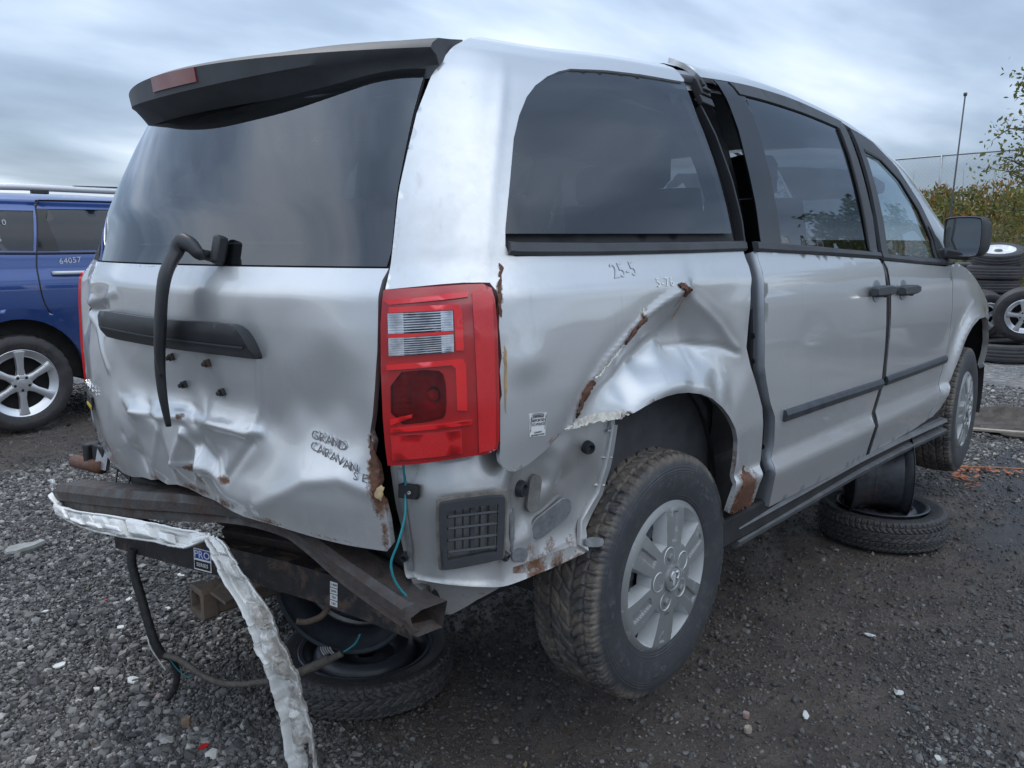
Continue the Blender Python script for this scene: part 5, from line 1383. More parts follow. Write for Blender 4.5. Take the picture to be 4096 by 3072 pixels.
# ------------------------------------------------------------------ wheels
def tyre_mesh(name, Rt, rim, hw, nth, style, mat):
    if style == 'plain':
        A = np.r_[np.linspace(-.78, -1.0, 3), np.linspace(-.985, -.80, 4), np.linspace(-.70, .70, 9), np.linspace(.80, .985, 4), np.linspace(1.0, .78, 3)]
        tr = np.abs(np.r_[np.zeros(7), np.ones(9), np.zeros(7)])
    else:
        A = None
    sec = [(-.80, rim - .004), (-.86, rim + .006), (-.90, rim + .018), (-1.0, rim + (Rt - rim) * .42), (-.985, rim + (Rt - rim) * .66), (-.93, Rt - .030), (-.885, Rt - .0145), (-.84, Rt - .0085)]
    na = {'fine': 54, 'mid': 30, 'plain': 13}[style]
    tread = [(a, Rt - .0085 * (abs(a) / .84) ** 2.6) for a in np.linspace(-.80, .80, na)]
    prof = sec + tread + [(-a, r) for a, r in sec[::-1]]
    a = np.array([p[0] for p in prof]) * hw; r = np.array([p[1] for p in prof])
    istread = np.zeros(len(prof), bool); istread[len(sec) - 2:len(sec) + na + 2] = True
    shoulder = (np.abs(a) > .80 * hw) & (r > Rt - .05)
    th = np.linspace(0, 2 * math.pi, nth, endpoint=False)
    TH, AA = np.meshgrid(th, a, indexing='ij')
    RR = np.broadcast_to(r, TH.shape).copy()
    x = AA / hw
    if style == 'plain':
        g = np.zeros_like(RR)
        for q in (-.45, 0, .45):
            g = np.maximum(g, np.abs(x - q) < .08)
        RR -= .006 * g * istread
    else:
        depth = .0075
        g = np.zeros_like(RR)
        wav = .030 * np.sin(TH * 34)
        for q in (-.30, .30):
            g = np.maximum(g, 1 - np.clip((np.abs(x - q) - .030) / .018, 0, 1))
        for q in (-.62, .62):
            g = np.maximum(g, .75 * (1 - np.clip((np.abs(x - q - wav * .5) - .016) / .018, 0, 1)))
        g = np.maximum(g, .55 * (1 - np.clip((np.abs(x - .02 - wav * 1.6) - .012) / .02, 0, 1)))
        n1 = 66
        ph = (TH * n1 / (2 * math.pi) + np.sign(x) * .5 + np.clip(np.abs(x) - .3, 0, .8) * 1.6 + .25 * np.sin(x * 9)) % 1.0
        lat = 1 - np.clip((np.abs(ph - .5) - .09) / .07, 0, 1)
        g = np.maximum(g, lat * (np.abs(x) > .33) * .85)
        ph2 = (TH * n1 * 2 / (2 * math.pi) + np.abs(x) * 2) % 1.0
        g = np.maximum(g, .40 * (1 - np.clip((np.abs(ph2 - .5) - .07) / .08, 0, 1)) * (np.abs(x) > .62))
        ph3 = (TH * 44 / (2 * math.pi) + x * 2.2) % 1.0
        g = np.maximum(g, .7 * (1 - np.clip((np.abs(ph3 - .5) - .06) / .06, 0, 1)) * (np.abs(x) < .30))
        RR -= depth * g * istread
        # scalloped edge of the shoulder and fine radial serrations high on the sidewall
        ser = (np.abs(AA) > .86 * hw) & (RR > rim + (Rt - rim) * .50) & (RR < Rt - .022)
        AA = AA - np.sign(AA) * .0007 * ((np.sin(TH * 180) > .2) & ser & (RR > rim + (Rt - rim) * .70))
        ring = (np.abs(AA) > .86 * hw) & (RR > rim + .02) & (RR < rim + .045)
        AA = AA + np.sign(AA) * .001 * (ring & (np.sin(TH * 9) > .3) & (np.sin(TH * 90) > 0))
    X = RR * np.cos(TH); Z = RR * np.sin(TH)
    V = np.stack([X, AA, Z], -1).reshape(-1, 3)
    m = len(prof); F = []
    i, k = np.meshgrid(np.arange(nth), np.arange(m - 1), indexing='ij')
    i, k = i.ravel(), k.ravel(); j = (i + 1) % nth
    F = np.stack([i * m + k, j * m + k, j * m + k + 1, i * m + k + 1], 1)
    me = bpy.data.meshes.new(name)
    me.vertices.add(len(V)); me.vertices.foreach_set('co', V.ravel())
    me.loops.add(len(F) * 4); me.loops.foreach_set('vertex_index', F.ravel())
    me.polygons.add(len(F)); me.polygons.foreach_set('loop_start', np.arange(0, len(F) * 4, 4)); me.polygons.foreach_set('loop_total', np.full(len(F), 4))
    me.polygons.foreach_set('use_smooth', np.ones(len(F), bool))
    me.update(calc_edges=True); me.validate()
    me.materials.append(mat)
    me.set_sharp_from_angle(angle=R_(38))
    return me
def obj(name, me, parent=None):
    return link(bpy.data.objects.new(name, me), parent)

def steel_rim(name, r, hw, mat, parent, disc_y=-.02, holes=14, hole_r=.014, ring=.72, dish=.03):
    """barrel + dished disc with a ring of slots; the outer face looks towards -y"""
    b = MB()
    b.lathe([(-hw, r + .014), (-hw - .004, r + .008), (-hw, r - .003), (-hw + .02, r - .008), (-hw + .035, r - .024), (-.01, r - .034), (hw - .06, r - .03), (hw - .02, r - .008), (hw, r - .002), (hw + .003, r + .012), (hw - .004, r + .014)], 64)
    ro = r - .030; n = 72
    rr = [ro, ro * .93, ro * .86, ro * (ring + .065), ro * (ring - .065), ro * .54, ro * .40, ro * .36, ro * .20, ro * .17]
    yy = [disc_y + .012, disc_y - dish * .5, disc_y - dish * .9, disc_y - dish, disc_y - dish * .8, disc_y - dish * .1, disc_y, disc_y + .002, disc_y, disc_y - .004]
    V, F = [], []
    for k in range(n):
        a = 2 * math.pi * k / n
        for q, y in zip(rr, yy):
            V.append((q * math.cos(a), y, q * math.sin(a)))
    m = len(rr)
    for k in range(n):
        for i in range(m - 1):
            if i == 3 and holes and ((k * holes / n) % 1.0) < .52:
                continue
            F.append((k * m + i, ((k + 1) % n) * m + i, ((k + 1) % n) * m + i + 1, k * m + i + 1))
    b.add(V, F)
    return b.build(name, mat, parent, True, 35)

TY_REAR = tyre_mesh('tyre', .352, .208, .112, 720, 'fine', M['rubber_mud'])

def hubcap_parts(w):
    y0 = -.098
    Rc = .221
    def ann(r0, r1, a0, a1, n=7):
        return [(r1 * math.cos(a), r1 * math.sin(a)) for a in np.linspace(a0, a1, n)] + [(r0 * math.cos(a), r0 * math.sin(a)) for a in np.linspace(a1, a0, n)]
    circ = [(Rc * math.cos(a), Rc * math.sin(a)) for a in np.linspace(0, 2 * math.pi, 72, endpoint=False)]
    holes = []
    for k in range(6):
        c = math.pi / 2 + (k + .5) * math.pi / 3
        h0, h1 = R_(13), R_(16)
        holes.append([(.198 * math.cos(c + a), .198 * math.sin(c + a)) for a in np.linspace(-h1, h1, 8)] + [(.100 * math.cos(c + a), .100 * math.sin(c + a)) for a in np.linspace(h0 * .72, -h0 * .72, 4)])
    def hf(u, v):
        r = np.hypot(u, v); a = np.arctan2(v, u)
        sp = np.cos(6 * (a - math.pi / 2)) > .45
        h = np.interp(r, [0, .05, .09, .16, .195, .205, .2205], [.018, .020, .017, .014, .010, .006, -.006])
        da = ((a - math.pi / 2 + math.pi / 6) % (math.pi / 3)) - math.pi / 6
        slot = np.clip((.0125 - np.abs(da) * r) / .003, 0, 1) * np.clip((r - .102) / .004, 0, 1) * np.clip((.187 - r) / .004, 0, 1)
        return h - .006 * slot
    Mx = Matrix(((1, 0, 0, 0), (0, 0, -1, y0), (0, 1, 0, 0), (0, 0, 0, 1)))
    v, f, rings = tri_fill(np.array(circ), [np.array(h) for h in holes], .0042)
    hh = hf(v[:, 0], v[:, 1])
    V = [Mx @ Vector((a, b, c)) for (a, b), c in zip(v, hh)]
    F = [tuple(t) for t in f]
    n = len(V)
    r = rings[0]; m = len(r)
    V += [Mx @ Vector((v[i][0], v[i][1], hh[i])) for i in r] + [Mx @ Vector((v[i][0] * .995, v[i][1] * .995, hh[i] - .02)) for i in r]
    F += [(n + i, n + m + i, n + m + (i + 1) % m, n + (i + 1) % m) for i in range(m)]
    cap = mesh_obj('hubcap', V, F, M['cap'], w, True)
    cap.data.set_sharp_from_angle(angle=R_(28))
    # bright sloping walls inside the windows
    for k, r in enumerate(rings[1:]):
        c = math.pi / 2 + (k + .5) * math.pi / 3
        P = v[r]; H = hh[r]
        rad = np.hypot(P[:, 0], P[:, 1]); ang = np.arctan2(P[:, 1], P[:, 0])
        da = (ang - c + math.pi) % (2 * math.pi) - math.pi
        q = np.clip((rad - .10) / .098, 0, 1)
        r2 = .101 + (.186 - .101) * q; d2 = da * .86
        top = [Mx @ Vector((x, y, h - .0005)) for (x, y), h in zip(P, H)]
        bot = [Mx @ Vector((a * math.cos(c + b), a * math.sin(c + b), -.040 + .010 * (1 - e))) for a, b, e in zip(r2, d2, q)]
        m = len(r)
        MB().add(top + bot, [(i, i + m, (i + 1) % m + m, (i + 1) % m) for i in range(m)]).build('hubcap_web', M['cap_bright'], w, True, 40)
    # hub: raised ring, ram's head emblem, nut wells
    hb = MB().lathe([(y0 - .019, .0005), (y0 - .026, .012), (y0 - .0265, .026), (y0 - .024, .031), (y0 - .0275, .033), (y0 - .0275, .036), (y0 - .016, .039)], 36)
    hb.build('hub_emblem', M['cap'], w, True, 30)
    em = MB()
    for sgn in (-1, 1):
        em.tube([(sgn * .003, y0 - .029, .018), (sgn * .014, y0 - .029, .020), (sgn * .020, y0 - .029, .010), (sgn * .016, y0 - .029, -.002), (sgn * .010, y0 - .029, .002)], [.003, .004, .004, .003, .0015], 6)
    em.loft([[(-.008, y0 - .027, .014), (0, y0 - .031, .016), (.008, y0 - .027, .014)], [(-.006, y0 - .027, 0), (0, y0 - .032, 0), (.006, y0 - .027, 0)], [(-.0035, y0 - .027, -.018), (0, y0 - .031, -.020), (.0035, y0 - .027, -.018)]], closed=False, caps=False)
    em.build('hub_emblem', M['cap_bright'], w, True)
    for k in range(5):
        a = math.pi / 2 + .35 + k * 2 * math.pi / 5
        cx, cz = .066 * math.cos(a), .066 * math.sin(a)
        MB().lathe([(y0 - .0185, .0285), (y0 - .0200, .0265), (y0 - .0130, .0235), (y0 - .0125, .0005)], 18).xform(Matrix.Translation((cx, 0, cz))).build('nut_well', M['cap_bright'], w, True, 30)
        if k in (1, 4):
            continue
        MB().lathe([(y0 - .013, .011), (y0 - .024, .0105), (y0 - .026, .007), (y0 - .026, .0005)], 6).xform(Matrix.Translation((cx, 0, cz))).build('lug_nut', M['cap'], w, False)

wheel = steel_rim('wheel', .208, .092, M['steel_rusty_black'], VAN, -.050, 12, .02, .70, .02)
obj('tyre', TY_REAR, wheel)
hubcap_parts(wheel)
wheel.location = (0, -.83, .500)
wheel.rotation_euler = (0, R_(8), 0)
fw_ = copy_tree(wheel, VAN)
fw_.location = (3.078, -.83, .502); fw_.rotation_euler = (0, R_(31), R_(3.2))
for x in (0.0, 3.078):
    lw = copy_tree(wheel, VAN)
    lw.location = (x, .83, .50); lw.rotation_euler = (0, R_(15), math.pi)

# ------------------------------------------------------------------ rear bumper beam, hitch
def beam(path, prof_fn):
    R = []
    P = [Vector(p) for p in catmull(path, 6)]
    for i, p in enumerate(P):
        d = (P[min(i + 1, len(P) - 1)] - P[max(i - 1, 0)]).normalized()
        out = d.cross(Vector((0, 0, 1))).normalized(); up = out.cross(d).normalized()
        if out.x > 0:
            out = -out
        R.append([p + out * u + up * v for u, v in prof_fn(i / (len(P) - 1))])
    return R
def bprof(q):
    k = np.interp(q, [0, .07, .5, .9, 1], [.75, 1, 1, .92, .78])
    top = np.interp(q, [0, .45, .60, .70, .86, 1], [.041, .038, .024, .020, .032, .040])
    return [(-.035, top * k), (.028, top * .95 * k), (.042, top * .45 * k), (.042, -.25 * top * k), (.030, -.40 * top * k), (.036, -top * .98 * k), (.02, -top * k), (-.035, -top * .95 * k)]
BEAM = [(-.952, .80, .600), (-.966, .62, .638), (-.962, .37, .678), (-.935, .15, .708), (-.905, .0, .727), (-.862, -.19, .744), (-.83, -.36, .740), (-.822, -.47, .724), (-.818, -.625, .684), (-.806, -.80, .642)]
bm = MB().loft(beam(BEAM, bprof), caps=False)
rb = beam(BEAM, lambda q: [(u * .88, v * .86) for u, v in bprof(q)])
bm.loft(rb, caps=False)
nr = len(rb[0])
bumper = bm.build('bumper_beam', M['rust_beam'], VAN, True, 30)
bumper['label'] = 'rusty bent steel bumper beam with open right end'
# curled open end of the beam
ce = MB()
E0 = [Vector(p) for p in (bm.v[(len(rb) - 1) * nr: len(rb) * nr])]
cen = sum(E0, Vector()) / nr
ring1 = [p + Vector((.004, -.012 - .010 * math.sin(i * 2.1), -.006 * math.cos(i * 1.7))) for i, p in enumerate(E0)]
ring2 = [cen + (p - cen) * (1.08 + .16 * math.sin(i * 2.3)) + Vector((.006, -.034 - .016 * math.sin(i * 1.9 + 1), -.014)) for i, p in enumerate(E0)]
ce.loft([E0, ring1, ring2], caps=False)
ce.build('torn_end', M['rust_beam'], bumper, True, 30)
MB().tube([(-.775, -.52, .705), (-.770, -.70, .678), (-.768, -.79, .662)], .020, 8).build('cross_tube', M['rust_beam'], VAN, True)
# crash brackets and bumper foam seen left, between hatch and beam
MB().tube([(-.875, .66, .70), (-.85, .95, .665)], [.022, .024], 10).build('exhaust_hanger', M['rust_heavy'], VAN, True)
MB().box((-.80, .78, .725), (.16, .04, .07)).box((-.86, .70, .735), (.02, .09, .065)).build('crash_bracket', M['plastic_dark'], VAN, bevel=.006)
MB().box((-.865, .665, .73), (.012, .06, .075), (0, .25, .2)).build('bracket_plate', M['bare_alu'], VAN)
MB().loft([[(x - .0, y, .745), (x - .05, y, .735), (x - .055, y, .70), (x, y, .69)] for x, y in ((-.80, .60), (-.845, .35), (-.82, .1), (-.77, -.2))]).build('step_pad', M['plastic_dark'], VAN, bevel=.008)
for y in (.50, .41):
    MB().box((-.892, y, .705), (.004, .006, .075), (.1, .15, 0)).build('bumper_rib', M['plastic_grey'], VAN)
MB().box((-.70, -.05, .70), (.10, 1.5, .14)).build('rear_cross_member', M['under'], VAN, bevel=.01)

HB_ = [(-.945, .36, .575), (-.905, .20, .572), (-.845, .0, .565), (-.775, -.20, .556), (-.715, -.42, .543), (-.675, -.66, .528)]
hp = lambda q: [(.026, .044), (.026, -.044), (-.026, -.044), (-.026, .044)]
hitch = MB().loft(beam(HB_, hp)).build('hitch_bar', M['hitch_black'], VAN, True, 30)
MB().box((-.735, -.145, .603), (.02, .36, .05), (.02, -.4, .33)).build('hitch_bracket', M['rust_beam'], hitch, bevel=.003)
gus = plate('hitch_gusset', [(-.14, -.02), (.12, -.035), (.10, .03), (-.02, .075), (-.12, .05)], M['rust_hitch'], hitch, Matrix.Translation((-.80, -.145, .512)) @ Matrix.Rotation(.30, 4, 'Z') @ Matrix.Rotation(.12, 4, 'X'), .008)
# square receiver tube, mouth towards the rear
rc = MB()
o_, i_ = .037, .027
def sq(x, r, zc=0.0):
    return [(x, y, z) for y, z in chaikin(chaikin([(-r, -r), (-r * .0, -r), (r, -r), (r, 0), (r, r), (0, r), (-r, r), (-r, 0)], 1), 0)]
rc.loft([sq(.26, o_), sq(.012, o_), sq(.010, o_ + .006), sq(-.028, o_ + .007), sq(-.030, o_ + .002), sq(-.030, i_ + .001), sq(-.026, i_), sq(.20, i_ * .98)], caps=False)
rc.add(sq(.19, i_), [tuple(range(16))])
rc.xform(Matrix.Translation((-.905, -.062, .474)) @ Matrix.Rotation(R_(-4), 4, 'Z'))
rcv = rc.build('receiver_tube', M['rust_hitch'], hitch, True, 35)
MB().lathe([(0, .0005), (.0, .008), (-.002, .0085), (-.002, .0005)], 12).xform(Matrix.Translation((-.865, -.1015, .474)) @ Matrix.Rotation(R_(-12), 4, 'Z')).build('pin_hole', M['ink'], hitch)
# stickers on the hitch bar
def on_bar(q, dz, off=.0275):
    a, b = np.array(HB_[0]), np.array(HB_[-1])
    P = catmull(HB_, 6); i = q * (len(P) - 1); k = int(i); p = P[k] + (P[min(k + 1, len(P) - 1)] - P[k]) * (i - k)
    d = Vector(P[min(k + 1, len(P) - 1)] - P[k]).normalized(); out = d.cross(Vector((0, 0, 1))).normalized(); up = out.cross(d)
    if out.x > 0:
        out = -out; up = -up
        up = Vector((0, 0, 1)) - d * d.z
    up.normalize(); out = d.cross(up).normalized()
    if out.x > 0:
        out = -out
    x = up.cross(out)
    m = Matrix.Identity(4); c = Vector(p) + out * off + up * dz
    for r in range(3):
        m[r][0], m[r][1], m[r][2], m[r][3] = x[r], up[r], out[r], c[r]
    return m
m0 = on_bar(.385, -.008)
MB().box((0, 0, 0), (.062, .062, .0015)).xform(m0).build('label', M['white'], hitch)
MB().box((0, .016, .001), (.057, .026, .0012)).xform(m0).build('label_field', M['blue_label'], hitch)
MB().box((0, -.015, .001), (.057, .024, .0012)).xform(m0).build('label_field', M['ink'], hitch)
text_mesh('label_print', 'PRO', .030, M['white'], hitch, m0 @ Matrix.Translation((0, .015, .0018)), .0004)
text_mesh('label_print', 'SERIES', .0155, M['white'], hitch, m0 @ Matrix.Translation((0, -.015, .0018)), .0004)
m1 = on_bar(.79, -.005)
for k, (w_, mt) in enumerate(((.024, 'white'), (.024, 'white'), (.024, 'white'), (.024, 'white'))):
    MB().box((.0, .027 - k * .017, 0), (w_, .0145, .0012)).xform(m1).build('label', M[mt], hitch)
    text_mesh('label_print', ('1-800', '5000', '750', 'LBS')[k], .009, M['ink'], hitch, m1 @ Matrix.Translation((0, .027 - k * .017, .001)), .0004)
# loop of rusty chain-eye rod, wiring loom hanging from the bar
MB().tube(catmull([(-.705, -.33, .520), (-.705, -.335, .475), (-.725, -.325, .445), (-.755, -.30, .432), (-.775, -.285, .437)], 6), .0085, 8).build('safety_hook', M['rust_hitch'], hitch, True)
loom1 = catmull([(-.955, .27, .545), (-.962, .265, .50), (-.955, .235, .40), (-.945, .205, .29), (-.925, .195, .225)], 8)
MB().tube(loom1, [.013 + .0012 * (i % 2) for i in range(len(loom1))], 8).build('wiring_loom', M['cable'], hitch, True)
loom2 = catmull([(-.930, .20, .232), (-.90, .195, .205), (-.885, .20, .15), (-.89, .215, .10), (-.905, .235, .065)], 7)
MB().tube(loom2, [.010 + .001 * (i % 2) for i in range(len(loom2))], 8).build('wiring_loom', M['cable'], hitch, True)
loom3 = catmull([(-.930, .198, .232), (-.90, .15, .222), (-.87, .06, .19), (-.84, -.01, .180), (-.80, -.10, .20), (-.74, -.20, .235), (-.70, -.28, .285), (-.675, -.34, .325)], 8)
MB().tube(loom3, [.009 + .001 * (i % 2) for i in range(len(loom3))], 8).build('wiring_loom', M['cable_mud'], hitch, True)
MB().tube([(-.735, -.205, .238), (-.71, -.26, .272), (-.69, -.305, .305)], .014, 8).build('loom_sleeve', M['cable_mud'], hitch, True)
MB().tube(catmull([(-.672, -.345, .33), (-.66, -.38, .36), (-.665, -.41, .40)], 5), .0028, 6).build('teal_wire', M['teal'], hitch, True)
MB().tube(catmull([(-.950, .222, .335), (-.955, .21, .27), (-.935, .20, .215), (-.92, .195, .18)], 6), .0025, 5).build('bare_wire', M['bare'], hitch, True)
MB().tube(catmull([(-.915, .18, .222), (-.895, .17, .18), (-.875, .15, .155), (-.87, .14, .165)], 6), .0018, 5).build('teal_wire', M['teal'], hitch, True)

# ------------------------------------------------------------------ cabin and the far side
def seat(x, y, w, hb=.62, lean=.22, hr=True):
    b = MB()
    z0 = .98
    R = []
    for q in np.linspace(0, 1, 7):
        ww = w / 2 * (1 - .12 * q ** 2); d = .075 - .02 * q
        cx = x - lean * q * hb; zz = z0 + hb * q
        R.append([(cx + u * d, y + v * ww, zz) for u, v in chaikin([(-1, -1), (1, -1), (1, 1), (-1, 1)], 2)])
    b.loft(R)
    b.box((x + .22, y, .93), (.50, w, .15))
    s = b.build('seat', M['interior'], VAN, True, 50)
    if hr:
        cx = x - lean * hb - .03
        h = MB().loft([[(cx + u * .055 * k, y + v * .135 * k, z0 + hb + .09 + dz) for u, v in chaikin([(-1, -.9), (1, -.9), (1, .9), (-1, .9)], 2)] for dz, k in ((-.085, .8), (-.06, 1), (.05, 1), (.085, .8), (.095, .4))])
        h.tube([(cx, y - .06, z0 + hb - .03), (cx, y - .06, z0 + hb + .05)], .006, 6).tube([(cx, y + .06, z0 + hb - .03), (cx, y + .06, z0 + hb + .05)], .006, 6)
        h.build('headrest', M['interior'], s, True, 50)
    return s
for x, w in ((1.62, .50), (.78, .50)):
    for y in (-.40, .40):
        seat(x, y, w)
seat(-.02, .0, 1.25, .50, .22, False)
dash = MB().loft([[(x, -.80, z), (x, -.3, z + .03), (x, .3, z + .05), (x, .80, z)] for x, z in ((2.25, 1.10), (2.28, 1.25), (2.45, 1.33), (2.75, 1.33))], closed=False, caps=False)
dash.build('dashboard', M['interior_light'], VAN, True)
MB().tube([(2.12 + .10 * math.cos(a) * .45, .40 + .19 * math.sin(a), 1.27 + .19 * math.cos(a)) for a in np.linspace(0, 2 * math.pi, 25)], .016, 8, False).build('steering_wheel', M['plastic_dark'], VAN, True)
cell = MB()
rows = []
for s in np.linspace(-.60, 2.1, 20):
    r = [bp(s, t, -.035) for t in (1.84, 1.88, 1.93, 2.0, 2.2, 2.5, float(ST[-1]))]
    rows.append(r + [np.array([p[0], -p[1], p[2]]) for p in r[::-1]])
cell.loft(rows, closed=False, caps=False)
cell.build('headliner', M['headliner'], VAN, True)
# inner trim wall on this side, below the windows
panel('inner_trim', [(-.62, .62), (2.2, .62), (2.2, 1.34), (-.62, 1.385)], M['interior'], VAN, -.12, .10, (), 0)
# the side that faces away
far_holes = [[(-.655, 1.42), (-.62, 1.63), (-.55, 1.74), (-.38, 1.80), (.30, 1.81), (.345, 1.42)], [(.50, 1.41), (.55, 1.79), (1.42, 1.79), (1.43, 1.39)], [(1.62, 1.38), (1.66, 1.75), (1.86, 1.76), (2.06, 1.70), (2.20, 1.58), (2.26, 1.43), (2.24, 1.34)]]
far_out = [(-.937, 1.366), (-.907, 1.53), (-.87, 1.679), (-.836, 1.761), (-.73, 1.885), (-.70, 1.93), (.4, 1.94), (2.0, 1.95), (2.42, 1.92), (2.62, 1.80), (2.70, 1.6), (2.60, 1.33), (2.886, 1.245), (3.25, 1.11), (3.5, 1.03), (3.60, .90), (3.60, .70), (3.42, .70)] + [(2.99 + .46 * math.cos(a), .60 + .43 * math.sin(a)) for a in np.linspace(.2, math.pi - .05, 12)] + [(2.45, .57), (1.4, .55), (.45, .57)] + [(-.06 + .39 * math.cos(a), .645 + .39 * math.sin(a)) for a in np.linspace(.0, math.pi, 12)] + [(-.46, .70), (-.80, .75), (-.938, .80), (-.957, 1.1)]
far = panel('body_side', left(far_out), M['silver'], VAN, 0.0, .05, [left(h) for h in far_holes], .02)
for h, mt in zip(far_holes, ('glass_dark', 'glass_dark', 'glass_clear')):
    panel('window_glass', left(h), M[mt], far, -.006, .08, (), .004)

# ================================================================== things around the van
# wheels the van stands on
TY_LOW = tyre_mesh('tyre', .325, .196, .100, 480, 'mid', M['rubber'])
def loose_wheel(name, label, cat, loc, rot, holes, group=None, rim_mat='steel_black', disc=-.055, tyre=None, dish=.03, rr=.196, rh=.080):
    w = empty(name, label, cat, loc, rot, group)
    steel_rim('rim', rr, rh, M[rim_mat], w, disc, holes, .014, .74, dish)
    obj('tyre', tyre or TY_LOW, w)
    return w
TY_THIN = tyre_mesh('tyre', .296, .206, .078, 480, 'mid', M['rubber'])
TY_SPARE = tyre_mesh('tyre', .288, .206, .058, 480, 'mid', M['rubber'])
sp_w = loose_wheel('spare_wheel', 'tyre on black steel wheel with printed label lying flat under the rear of the van', 'wheel', (-.350, -.012, .060), (R_(-90), 0, .3), 0, 'supporting wheels', 'steel_black', -.018, TY_SPARE, .040, .206, .050)
lab = []
for a in np.linspace(R_(-35), R_(20), 10):
    lab.append(a)
lp = [(.145 * math.cos(a), .145 * math.sin(a)) for a in lab] + [(.112 * math.cos(a), .112 * math.sin(a)) for a in lab[::-1]]
Mx = Matrix(((1, 0, 0, 0), (0, 0, -1, -.0600), (0, 1, 0, 0), (0, 0, 0, 1))) @ Matrix.Rotation(R_(150), 4, 'Z')
plate('label', lp, M['white'], sp_w, Mx, .0015, .02)
for k in range(4):
    r_ = .118 + .007 * k
    MB().loft([[(r_ * math.cos(a), r_ * math.sin(a), .002), ((r_ + .0025) * math.cos(a), (r_ + .0025) * math.sin(a), .002)] for a in np.linspace(R_(-31), R_(14), 12)], closed=False, caps=False).xform(Mx).build('label_print', M['ink'], sp_w)

def bare_rim(label, loc, rot, r, hw, mat, holes, disc, group):
    e = empty('bare_rim', label, 'wheel rim', loc, rot, group)
    steel_rim('rim', r, hw, M[mat], e, disc, holes, .014, .74, .03)
    return e
bare_rim('bare black steel rim wedged upright on the rear flat wheel below the bumper', (-.365, .035, .335), (R_(6), 0, R_(-58)), .215, .085, 'steel_black', 0, .045, 'supporting rims')
bare_rim('bare rusty black rim standing upright under the sill behind the front wheel', (2.15, -.79, .322), (0, 0, R_(28)), .196, .125, 'steel_rusty_black', 16, .020, 'supporting rims')
fw2 = loose_wheel('spare_wheel', 'worn tyre on black slotted steel wheel lying flat below the sill near the front wheel', 'wheel', (2.19, -.815, .078), (R_(-90), 0, 1.0), 20, 'supporting wheels', 'steel_rusty_black', -.040, TY_THIN)

# the strip of white bumper skin torn off and hanging to the ground
UP = [(-.985, .775, .662), (-1.0, .715, .612), (-1.012, .534, .618), (-1.012, .255, .66), (-.995, .028, .684), (-.975, -.112, .694), (-.955, -.185, .692), (-.95, -.235, .642), (-.945, -.276, .592), (-.935, -.338, .531), (-.92, -.358, .454), (-.905, -.38, .395), (-.885, -.37, .296), (-.865, -.37, .185), (-.845, -.364, .066), (-.845, -.36, .004)]
LO = [(-.985, .755, .645), (-1.008, .66, .590), (-1.024, .426, .600), (-1.028, .143, .637), (-1.012, -.031, .660), (-.990, -.150, .668), (-.942, -.214, .690), (-.925, -.278, .634), (-.915, -.326, .581), (-.905, -.382, .529), (-.89, -.412, .455), (-.88, -.442, .395), (-.86, -.444, .302), (-.84, -.442, .191), (-.825, -.429, .080), (-.82, -.425, .006)]
UP = [(a, b + (.004 if q > 6 else 0), c + (.006 if q <= 6 else 0)) for q, (a, b, c) in enumerate(UP)]
LO = [(a, b - (.004 if q > 6 else 0), c - (.006 if q <= 5 else 0)) for q, (a, b, c) in enumerate(LO)]
U_, L_ = catmull(UP, 20), catmull(LO, 20)
nu, nv = len(U_), 34
ax_ = np.gradient((U_ + L_) / 2, axis=0); ax_ /= np.linalg.norm(ax_, axis=1, keepdims=True)
wd = L_ - U_; dn = np.cross(ax_, wd); dn /= np.linalg.norm(dn, axis=1, keepdims=True)
dn *= np.where(dn[:, 0] > 0, -1, 1)[:, None]
uu = np.linspace(0, 1, nu)[:, None] * np.ones((1, nv)); vv = np.linspace(0, 1, nv)[None, :] * np.ones((nu, 1))
arc = np.r_[0, np.cumsum(np.linalg.norm(np.diff((U_ + L_) / 2, axis=0), axis=1))][:, None] * np.ones((1, nv))
rp = np.random.default_rng(66)
h = .020 * np.clip(1 - vv / .07, 0, 1) ** .6 + .014 * np.clip((vv - .93) / .05, 0, 1)          # turned edges
h += .010 * (vnoise(arc * 6, vv * 1.6, 61, 2) - .5) + .003 * (vnoise(arc * 40, vv * 7, 62, 3) - .5)
a0 = .02
while a0 < arc[-1, 0]:                      # moulded pads and pockets with hard edges, one after the other
    L_p = rp.uniform(.05, .11); v0 = rp.uniform(.10, .34); v1 = rp.uniform(.52, .86); hp_ = rp.choice([.016, .022, -.012])
    st = np.clip(np.minimum(arc - a0, a0 + L_p - arc) / .007 + 1, 0, 1) * np.clip(np.minimum(vv - v0, v1 - vv) / .09 + 1, 0, 1)
    h = np.where(st > 0, h + hp_ * st, h)
    a0 += L_p + rp.uniform(.008, .045)
calm = np.clip((arc - .80) / .25, .30, 1)
wob = calm * .010 * (vnoise(arc * 22, vv * 0 + 3, 64, 4) - .5)
jag = np.round(vnoise(arc * 30 + 9, vv * 0 + 8, 65, 3) * 4) / 4 - .5
side = calm * .016 * jag
P = U_[:, None, :] + wd[:, None, :] * vv[..., None] + dn[:, None, :] * (h + wob)[..., None] + (wd / np.linalg.norm(wd, axis=1, keepdims=True))[:, None, :] * (side * np.where(vv < .5, 1, -1))[..., None]
hole = np.zeros((nu - 1, nv - 1), bool)
def cut(z0, z1, v0, v1):
    zc = (P[:-1, :-1, 2] + P[1:, 1:, 2]) / 2
    hole[(zc > z0) & (zc < z1) & (vv[:-1, :-1] > v0) & (vv[:-1, :-1] < v1) & (arc[:-1, :-1] > 1.0)] = True
cut(.065, .150, .42, .80); cut(.150, .175, .50, .72); cut(.352, .362, .25, .55)
F = []
for i in range(nu - 1):
    for j in range(nv - 1):
        if not hole[i, j]:
            F.append((i * nv + j, (i + 1) * nv + j, (i + 1) * nv + j + 1, i * nv + j + 1))
